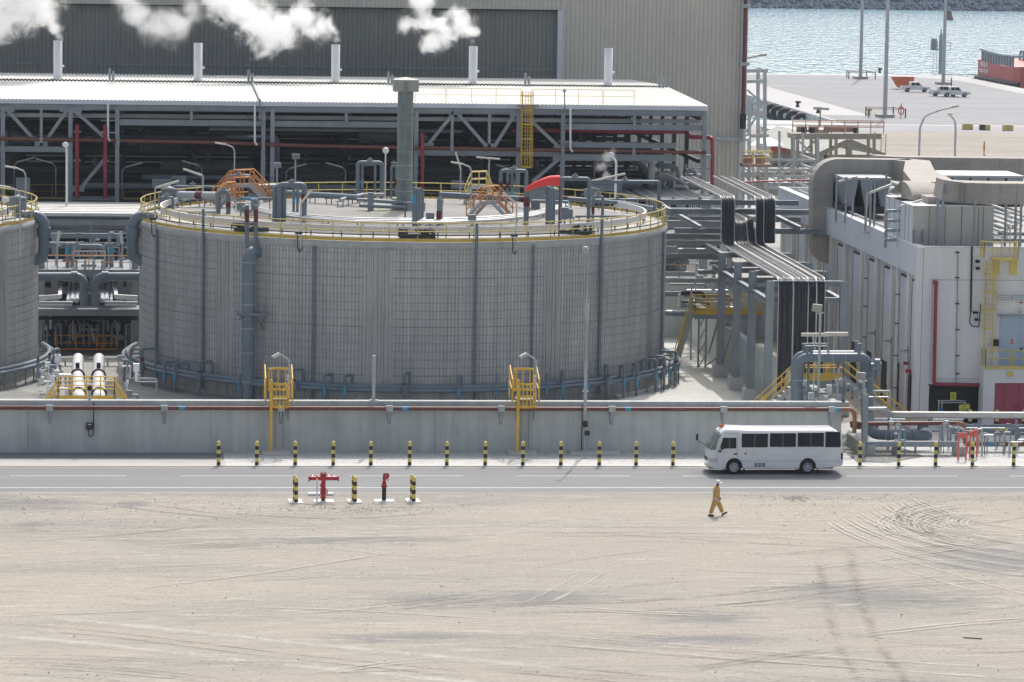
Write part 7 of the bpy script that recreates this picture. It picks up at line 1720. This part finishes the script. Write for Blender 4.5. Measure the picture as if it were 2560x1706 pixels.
c=P(2050,318,Y+1);t=thing('tube_lamp','flat twin lamp on a post above the weathered platform','lamp',c);MB().cyl(c,P(2051,272,Y+1),.07,8).build('post',A['winch'],t);MB().bar(P(2034,271,Y+1),P(2072,273,Y+1),.4,.25).build('lamp_housing',A['cap'],t)
Y=336;t=thing('yellow_cage_platform','small rusty platform with yellow rails low right of the hall','platform',P(1890,400,Y));za=P(1890,412,Y).z;m=MB();railing(m,[(P(1857,400,Y).x,Y,za),(P(1930,400,Y).x,Y,za)],1.15,.045,.9);railing(m,[(P(1857,400,Y+2).x,Y+2,za),(P(1930,400,Y+2).x,Y+2,za)],1.15,.045,.9);m.build('railing',A['yelp'],t);m=MB();m.pbox(1860,388,1880,412,Y+1,.4).pbox(1890,388,1912,412,Y+1,.4).pbox(1857,411,1930,418,Y,2);m.split('rusty_panel',A['rustp'],t)
ladder(t,P(1893,450,Y).x,P(1906,450,Y).x,Y-.3,P(0,478,Y).z,P(0,412,Y).z,'rustp',cage=True,zc=P(0,460,Y).z)
# cabin
Y=415;t=thing('site_cabin','beige site cabin with a teal blind and red skirting','cabin',P(2000,388,Y));a,b=P(1926,350,Y).x,P(2072,350,Y).x;z0=P(2000,386,Y).z;z1=P(2000,327,Y).z
MB().box(a,b,Y,Y+7,max(z0-1,0),z1).build('wall',A['portb'],t);MB().box(a-.2,b+.2,Y-.2,Y+7,z1,z1+.15).build('roof',A['cap'],t);f=MB().pbox(1943,334,1963,356,Y-.06,.05).build('window_frame',A['white'],t);MB().pbox(1945,336,1961,349,Y-.09,.02).build('teal_blind',A['teal'],f);m=MB();m.pbox(1929,368,1965,383,Y-.15,.14).pbox(1976,370,2000,384,Y-.15,.14);m.split('red_skirt',A['sal'],t)
# gabled canopy
Y=392;t=thing('gabled_canopy','low grey gabled canopy roof in front of the cabin','canopy',P(2120,385,Y));pk=P(2122,352,Y);l_=P(2045,388,Y);r_=P(2212,390,Y)
m=MB();m.add([pk,l_,l_+V((-4,22,.2)),pk+V((-4,22,.3))],[(0,1,2,3)]);m.add([pk,r_,r_+V((-4,22,0)),pk+V((-4,22,.3))],[(0,1,2,3)]);m.split('roof_sheet',A['cap'],t);m=MB();m.bar(l_,pk,.3,.5).bar(pk,r_,.3,.5).bar(P(2122,356,Y),P(2122,390,Y),.6,.6).bar(P(2060,392,Y),P(2212,392,Y),.3,.4);m.split('truss_member',A['winch'],t)
m=MB();m.bar(l_.lerp(r_,.1)+V((0,0,-6)),l_.lerp(r_,.1),.3,.3).bar(l_.lerp(r_,.9)+V((0,0,-6)),l_.lerp(r_,.9),.3,.3);m.split('leg',A['winch'],t)
o=MB().lathe(P(1918,352,405),[(2.,-.5),(1.4,-.1),(.05,.45)],14).cyl(P(1918,352,405)+V((0,0,-4)),P(1918,352,405),.06,6).build('sun_shade',A['white']);tag(o,'white pointed sun shade behind the steel tower','umbrella')
# low pipes and sleepers in the far plant
for k in range(16):
    x=1862+k*19;a=G(x,random.uniform(420,430),1.8+.1*(k%3));b=V((a.x,a.y-random.uniform(35,60),a.z));
    if b.y<272: b.y=272
    o=MB().cyl(b,a,random.uniform(.12,.35),8).build('yard_pipe',A[random.choice(['steell','galv','steel','tray'])]);tag(o,'pale pipe in the plant yard behind the white building','pipe','yard pipes behind the white building')
for k,(y,l) in enumerate(((412,'farthest'),(436,'second'),(462,'third'),(478,'nearest'))):
    Y=G(1950,y,2.5).y;o=MB().bar(P(1858,y,Y),P(2085,y+1,Y),.6,.5).build('pipe_sleeper',A['winch' if k%2 else 'steel']);tag(o,l+' long grey beam crossing the plant yard','beam','beams crossing the plant yard')
o=MB().ptube([(1850,456),(2030,450)],331,.08,8).build('red_pipe',A['red']);tag(o,'thin red pipe crossing the plant yard','pipe')
# curved street lamps
for i,(pts,l) in enumerate((([(2297,392),(2300,320),(2312,290),(2350,276),(2385,268)],'tall curved street lamp reaching right over the sand'),([(2387,390),(2389,330),(2388,302),(2375,288)],'smaller curved street lamp with a round head on the sand'))):
    Y=405 if i==0 else 400;t=thing('street_lamp',l,'street lamp',(P(*pts[0],Y).x,Y,0));q=[P(x,y,Y) for x,y in pts];q[0].z=0;MB().tube(q,.13,8,bend=1.2,r2=.08).build('post',A['steell'],t);e=q[-1];MB().lathe(e,[(.05,-.1),(.3,.0),(.25,.2),(.02,.3)],12).build('lamp_head',A['fluo'],t) if i else MB().bar(e+V((-.3,0,.0)),e+V((.5,0,.12)),.35,.2).build('lamp_head',A['cap'],t)
# ================================================================ QUAY OBJECTS
for i,(x,y,xt) in enumerate(((2151,198,2156),(2212,294,2222),(2358,212,2364))):
    b=G(x,y);t=thing('floodlight_mast','%s tall grey floodlight mast on the quay'%('left','nearest','right')[i],'mast',(b.x,b.y,0),group='floodlight masts on the quay')
    MB().tube([(b.x,b.y,0),(b.x,b.y,34)],.36,14,r2=.22).build('pole',A['steell'],t);MB().box(b.x-1.3,b.x+1.3,b.y-1.3,b.y+1.3,0,.5).build('plinth',A['conc'],t)
    if i<2:
        s_=2.6+.3*i;m=MB();c=[(b.x-s_,b.y-s_*.6),(b.x+s_,b.y-s_*.6),(b.x+s_*.7,b.y+s_*1.2),(b.x-s_*.8,b.y+s_*1.2)]
        for p in c: m.bar((*p,0),(*p,1.5),.18,.18)
        m.split('guard_post',A['brn'],t);m=MB()
        for p,q in zip(c,c[1:]+c[:1]): m.bar((*p,1.4),(*q,1.4),.07,.1)
        m.build('guard_rail',A['rustp'],t)
# life ring
b=G(2252,296);t=thing('life_ring_post','red and white life ring on a post by the nearest mast','life ring',b);MB().bar(b,b+V((0,0,2.3)),.12,.12).build('post',A['brn'],t);c=b+V((0,-.15,1.2));MB().tube([c+V((.42*math.cos(q*math.pi/10),0,.6*math.sin(q*math.pi/10))) for q in range(21)],.1,8).build('ring',A['sal'],t)
for i,(x,y,l) in enumerate(((1994,268,'dark mooring bollard on the white quay edge, farther one'),(2045,283,'dark mooring bollard on the white quay edge, nearer one'),(2199,183,'dark mooring bollard at the far quay edge'),(2172,288,'yellow mooring bollard beside the nearest mast'))):
    b=G(x,y);t=thing('mooring_bollard',l,'mooring bollard',b);MB().lathe(b,[(.35,0),(.25,.3),(.22,.6),(.42,.75),(.42,.95),(.05,1.0)],12).cb(b+V((.25,0,.8)),.5,.4,.3).build('bollard_body',A['rub'] if i<3 else A['yelp'],t)
# fenders: big tyres on the quay face
for i,(x,y) in enumerate(((1935,272),(1951,280),(1969,286),(1990,290),(2010,294))):
    a=PX(x,y,104.6);t=thing('tyre_fender','%s big black tyre fender from the left on the quay face'%ORD[i],'fender',(104.4,a.y,-1.2),group='tyre fenders on the quay face')
    MB().lathe((104.2,a.y,-1.3),[(.5,-.5),(1.15,-.5),(1.3,-.2),(1.3,.3),(1.1,.55),(.5,.55)],16,axis='y').build('tyre',A['rub'],t);MB().cyl((104.4,a.y,-.3),(104.9,a.y,-.05),.06,6).build('chain',A['steel'],t)
m=MB()
for k in range(26): m.box(104.75,105.0,556+k*6.6,557.2+k*6.6,-4.5,-.3)
struct(m.build('quay_face_ribs',A['wallc']))
# pickups
def pickup(label,px,py,rz=0,orange=False):
    b=G(px,py);t=thing('pickup_truck',label,'pickup truck',(b.x,b.y,.02),group='white pickup trucks parked on the quay',rz=rz)
    L_,W_=5.25,1.8
    P_=[(0,.45),(0,1.0),(.05,1.05),(1.55,1.05),(1.62,1.72),(1.75,1.8),(3.0,1.8),(3.15,1.76),(3.75,1.12),(4.9,1.0),(5.2,.88),(5.25,.5),(5.1,.4),(4.75,.4)]
    for c in(4.25,1.15):
        for k in range(7): an=math.pi*k/6;P_.append((c+.42*math.cos(an),.4+.42*math.sin(an)))
    P_.append((.1,.4))
    vs=[];ly=[(-.9,0),(-.84,.04),(.84,.04),(.9,0)]
    MB().prism([(x-L_/2,-.86,z) for x,z in P_],(0,1.72,0)).build('body',A['busw'],t,True)
    m=MB()
    for x0,x1,s0,s1 in((1.82,2.42,.0,.0),(2.5,3.12,0,.38)): m.prism([(x0-L_/2,-.875,1.2),(x1+s1-L_/2,-.875,1.2),(x1-L_/2,-.875,1.68),(x0-L_/2,-.875,1.68)],(0,.01,0))
    m.split('side_window',A['glass'],t,True)
    MB().add([(3.15-L_/2+.02,-.75,1.72),(3.15-L_/2+.02,.75,1.72),(3.74-L_/2+.02,.8,1.16),(3.74-L_/2+.02,-.8,1.16)],[(0,1,2,3)]).build('windscreen',A['wsc'],t,True)
    MB().box(1.3-L_/2,1.5-L_/2,-.8,.8,1.15,1.65).build('rear_window',A['glass'],t,True) if False else None
    MB().box(.12-L_/2,1.5-L_/2,-.75,.75,1.051,1.06).build('load_bed',A['steeld'],t,True)
    MB().box(-.02-L_/2,.0-L_/2,-.86,-.7,.7,1.0).box(-.02-L_/2,.0-L_/2,.7,.86,.7,1.0).split('tail_light',A['hyd'],t,True)
    MB().prism([(1.0-L_/2,-.875,.98),(3.6-L_/2,-.875,.85),(2.0-L_/2,-.875,.9)],(0,.01,0)).build('side_stripe',A['brn'],t,True)
    for c in(4.25,1.15):
        for s in(-.8,.62):
            w_=MB().lathe((c-L_/2,s,.36),[(.2,0),(.34,0),(.36,.05),(.36,.18),(.2,.2)],16,axis='y').build('wheel',A['rub'],t,True);MB().lathe((c-L_/2,s+.0,.36),[(.01,-.015),(.2,-.01),(.2,.03)],12,axis='y').build('rim',A['galv'],w_,True)
    return t
pickup('white pickup truck before the orange canvas skip',2288,230.5,R(-3));pickup('white pickup truck nearest the camera, parked right of the others',2387,243,R(-3));pickup('white pickup truck half hidden behind the nearest one',2359,241.5,R(-3))
b=G(2262,224);t=thing('orange_skip','orange canvas covered skip behind the left pickup','skip',b);MB().prism([(b.x-2.2,b.y,2.2),(b.x+1.7,b.y,2.25),(b.x+1.7,b.y,.3),(b.x-1.0,b.y,.3)],(0,2.5,0)).build('canvas_body',A['orc'],t);MB().bar((b.x-2.25,b.y,2.22),(b.x+1.75,b.y,2.27),.15,.1).build('rim_bar',A['rustp'],t)
# concrete blocks
for i,(x,y,c,l) in enumerate(((2420,325,'yelp','left yellow painted concrete block on the quay road'),(2463,326.5,'two','concrete block half navy and half yellow on the quay road'),(2521,328,'yelp','right yellow painted concrete block on the quay road'))):
    b=G(x,y);t=thing('concrete_block',l,'block',b,group='painted blocks on the quay road');
    if c=='two': MB().box(b.x-.75,b.x,b.y,b.y+.8,0,.85).build('navy_half',A['blk'],t);MB().box(b.x+.003,b.x+.75,b.y,b.y+.8,0,.85).build('yellow_half',A['yelp'],t)
    else: MB().box(b.x-.75,b.x+.75,b.y,b.y+.8,0,.85).build('block_body',A['yelp'],t);MB().box(b.x-.5,b.x+.5,b.y+.1,b.y+.7,.851,.9).build('block_top',A['steell'],t)
# beacon
b=G(2350,186);t=thing('quay_beacon','dark navigation beacon with a ladder and platform at the quay edge','beacon',b);MB().cyl(b,b+V((0,0,8)),.35,10).build('post',A['steel'],t);m=MB();railing(m,[b+V((-2,0,5)),b+V((2,0,5))],1.5,.07,1.2);m.build('railing',A['steel'],t);MB().box(b.x-2,b.x+2,b.y-.6,b.y+.6,4.8,5).build('platform',A['steel'],t);MB().box(b.x-1.9,b.x-.9,b.y-.4,b.y+.4,5,7.2).build('cabinet',A['steelm'],t);ladder(t,b.x-1.6,b.x-.9,b.y-.5,0,4.8,'steel',cage=False);MB().cyl(b+V((0,0,8)),b+V((0,0,9)),.15,8).build('lantern',A['steelm'],t)
b=G(2372,50,-3);t=thing('channel_buoy','dark red channel buoy floating on the sea','buoy',b);MB().lathe(b,[(.05,-.3),(1.6,0),(1.6,.8),(1.2,1.2),(1.0,3.0),(.9,3.1)],14).build('hull',A['brn'],t);MB().cyl(b+V((0,0,3)),b+V((0,0,4.6)),.5,8).build('lantern',A['steelm'],t)
# tug
X0=164.2;bT=PX(2437,205,X0);Yb=bT.y;t=thing('tugboat','red hulled tugboat with grey arched bulwark moored at the quay','boat',(X0,Yb,-3))
def tx(px,py): p=PX(px,py,X0);return p
L_=34;ring_=[];vs=[]
st=[(0,3.0,3.9,-1.2),(.015,4.0,3.8,-2.3),(.05,4.45,3.7,-3.3),(.3,4.5,3.4,-3.3),(.6,4.5,3.2,-3.3),(.9,4.2,3.3,-3.3),(1.,3.6,3.5,-3.0)]
for f,hw,zt_,zb_ in st:
    y=Yb-f*L_;xc=X0+4.6
    vs+=[(xc-hw*.65,y,zb_),(xc-hw,y,-.2),(xc-hw,y,zt_),(xc+hw,y,zt_),(xc+hw,y,-.2),(xc+hw*.65,y,zb_)]
n=len(st);MB().add(vs,[(6*i+j,6*i+(j+1)%6,6*i+6+(j+1)%6,6*i+6+j) for i in range(n-1) for j in range(6)]+[tuple(range(6)),tuple(range(6*n-6,6*n))]).build('hull',A['hull'],t)
m=MB();q=[V((X0+4.6-hw-.25,Yb-f*L_,.1)) for f,hw,_,_ in st];m.tube([V((X0+4.6,Yb+.9,.2))]+q,.5,10);m.build('rubber_fender',A['rub'],t)
for k in range(4): MB().lathe((q[2].x-.3,Yb-6-k*6,-.4),[(.4,-.3),(.9,-.3),(.9,.3),(.4,.3)],12,axis='x').build('tyre',A['rub'],t)
m=MB();a=[V((X0+4.6-hw*.92,Yb-f*L_,zt_+2.0)) for f,hw,zt_,_ in st[2:]];m.tube([V((X0+1.8,Yb-1.2,3.8)),V((X0+1.6,Yb-1.8,5.4))]+a,.28,10,bend=.9)
for k in range(12): y=Yb-4-k*2.3;m.bar((X0+.5,y,3.3),(X0+.5,y,5.35),.35,1.0)
m.build('arched_bulwark',A['hood'],t)
m=MB();b2=[V((X0+8.7,Yb-f*L_,5.4)) for f in(.05,.9)];m.tube([V((X0+8.7,Yb-1,3.6))]+b2,.25,8,bend=.8)
for k in range(8): y=Yb-4-k*3.4;m.bar((X0+8.7,y,3.3),(X0+8.7,y,5.35),.3,.5)
m.build('far_bulwark',A['hood'],t)
MB().box(X0+3,X0+7,Yb-34,Yb-29,2.0,6).build('deck_house',A['hood'],t)
wx=X0+4.6-3.62
lettering('HALUL 41',1.5,A['white'],t,(X0+.02,Yb-7.5,2.85),rot=(R(90),0,R(-90.5)),ext=.03);lettering('DOHA QATAR',1.15,A['white'],t,(X0+.02,Yb-7.5,1.55),rot=(R(90),0,R(-90.5)),ext=.03)
o=MB().tube([b+V((0,0,0)) for b in [G(2357,186,1.2),G(2395,188,-.4),V((X0+3.,Yb+1,.6))]],.07,6,bend=6).build('mooring_rope',A['rub']);tag(o,'sagging mooring rope between the beacon and the tug','rope')
o=MB().bar(G(2542,206,.4),G(2570,192,1.5),.25,.25).cb(G(2540,207,.3),1,.8,.6).build('gangway',A['steell']);tag(o,'pale gangway rail leaning at the quay edge beside the tug','gangway')
b=G(2378,222);o=MB().bar(b,b+V((0,0,2)),.2,.2).build('quay_marker_post',A['brn']);tag(o,'short dark post behind the nearest pickup truck','post')
# far street lamp poking out beside the brown pipe
Y=420;t=thing('street_lamp','thin street lamp arm showing right of the tall brown pipe','street lamp',P(1862,146,Y));MB().tube([P(1850,480,Y),P(1852,150,Y),P(1900,139,Y)],.12,8,bend=1).build('post',A['steell'],t);MB().bar(P(1897,140,Y),P(1916,137,Y),.4,.25).build('lamp_head',A['cap'],t)
# ================================================================ STEAM
def steam_mat(name,puffs,dens,scale=.55,sx=1.):
    m=bpy.data.materials.new(name);m.use_nodes=True;N=m.node_tree.nodes;L=m.node_tree.links;N.remove(N['Principled BSDF']);out=N['Material Output']
    v=N.new('ShaderNodeVolumePrincipled');v.inputs['Color'].default_value=(.995,.997,1,1);v.inputs['Anisotropy'].default_value=.55;L.new(v.outputs[0],out.inputs['Volume'])
    g=N.new('ShaderNodeNewGeometry')
    def M_(op,a,b=None,c=None):
        q=N.new('ShaderNodeMath');q.operation=op
        for i,z in enumerate((a,b,c)):
            if z is None: continue
            if isinstance(z,(int,float)): q.inputs[i].default_value=z
            else: L.new(z,q.inputs[i])
        return q.outputs[0]
    def noi(sc,det,ro,dist):
        n=N.new('ShaderNodeTexNoise');n.inputs['Scale'].default_value=sc;n.inputs['Detail'].default_value=det;n.inputs['Roughness'].default_value=ro;n.inputs['Distortion'].default_value=dist;L.new(g.outputs['Position'],n.inputs[0]);return n.outputs[0]
    acc=None
    for (c,r) in puffs:
        d=N.new('ShaderNodeVectorMath');d.operation='DISTANCE';L.new(g.outputs['Position'],d.inputs[0]);d.inputs[1].default_value=c
        q=M_('DIVIDE',d.outputs['Value'],r);acc=q if acc is None else M_('SMOOTH_MIN',acc,q,.25)
    n1=noi(scale,8,.66,.5);f=M_('SUBTRACT',M_('ADD',1.0,M_('MULTIPLY',M_('SUBTRACT',n1,.5),3.4)),acc)
    f=M_('MULTIPLY',M_('POWER',M_('MINIMUM',M_('MAXIMUM',f,0),.8),1.7),dens*1.9);L.new(f,v.inputs['Density']);return m
def plume(label,pts,Y,dens,scale=.8,n=None):
    """pts: (px,py,radius px)"""
    pf=[];lo=V((1e9,)*3);hi=V((-1e9,)*3)
    for x,y,r in pts:
        c=P(x,y,Y);rm=r*Y/9200;pf.append((tuple(c),rm))
        for k in range(3): lo[k]=min(lo[k],c[k]-rm*1.7);hi[k]=max(hi[k],c[k]+rm*1.7)
    o=MB().box(lo.x,hi.x,lo.y,hi.y,lo.z,hi.z).build('steam_plume',steam_mat('steam',pf,dens,scale));tag(o,label,'steam','steam plumes from the stacks',kind='stuff');return o
YS=307.
plume('thick white steam plume drifting left from the leftmost stack',[(146,92,13),(138,70,24),(120,40,42),(88,8,70),(35,15,72),(5,75,42),(-35,20,80),(60,-60,80)],YS,1.6)
plume('large white steam plume drifting left from the middle stack',[(839,97,13),(828,78,24),(800,66,40),(755,55,54),(705,75,60),(665,98,48),(640,48,62),(595,25,54),(550,0,50)],YS,1.6)
plume('thin broken wisps of steam between the first two smoking stacks',[(395,72,56),(345,25,46),(440,55,46),(320,-10,44),(480,20,44),(520,0,50)],YS,.55,.45)
plume('compact white steam plume leaving the fourth stack',[(1183,103,13),(1174,82,26),(1148,62,44),(1112,75,48),(1080,100,38),(1058,52,40),(1048,5,42),(1012,62,24)],YS,1.6)
plume('faint steam wisp rising before the shed near the curved white lamp',[(1520,395,20),(1505,420,20),(1515,440,18),(1535,378,14)],278.,.8,1.1)
# ---------------------------------------------------------------- air
HZ=.00006
m=bpy.data.materials.new('haze_air');m.use_nodes=True;N=m.node_tree.nodes;N.remove(N['Principled BSDF']);v=N.new('ShaderNodeVolumePrincipled');v.inputs['Color'].default_value=(.80,.88,1,1);v.inputs['Density'].default_value=HZ;v.inputs['Anisotropy'].default_value=.3;m.node_tree.links.new(v.outputs[0],N['Material Output'].inputs['Volume'])
o=MB().box(-420,620,-60,1700,-10,60).build('haze',m);tag(o,'thin pale sea haze filling the air over the whole plant','haze',kind='stuff');o.display_type='WIRE'
# ================================================================ labels of look-alikes: by their order across the view
def _ordn(i):
    if i<20: return ORD[i]
    return ['','','twenty','thirty','forty','fifty','sixty','seventy','eighty','ninety'][(i+1)//10]+('' if (i+1)%10==0 else ' '+ORD[(i+1)%10-1]) if (i+1)%10 else ['','','twentieth','thirtieth','fortieth','fiftieth','sixtieth','seventieth','eightieth','ninetieth'][(i+1)//10]
bpy.context.view_layer.update()
_by={}
for o in C.objects:
    if o.parent is None and 'label' in o: _by.setdefault(o['label'],[]).append(o)
def _sx(o):
    p=o.matrix_world.translation.copy()
    if o.type=='MESH' and len(o.data.vertices): p=o.matrix_world@(sum((v.co for v in o.data.vertices),V((0,0,0)))/len(o.data.vertices))
    d=p-V((0,0,CH));return d.dot(RT)/max(d.dot(FW),1)
for l,os_ in _by.items():
    if len(os_)>1:
        for i,o in enumerate(sorted(os_,key=_sx)):
            o['label']=l+', '+_ordn(i)+' from the left'
S.camera=co
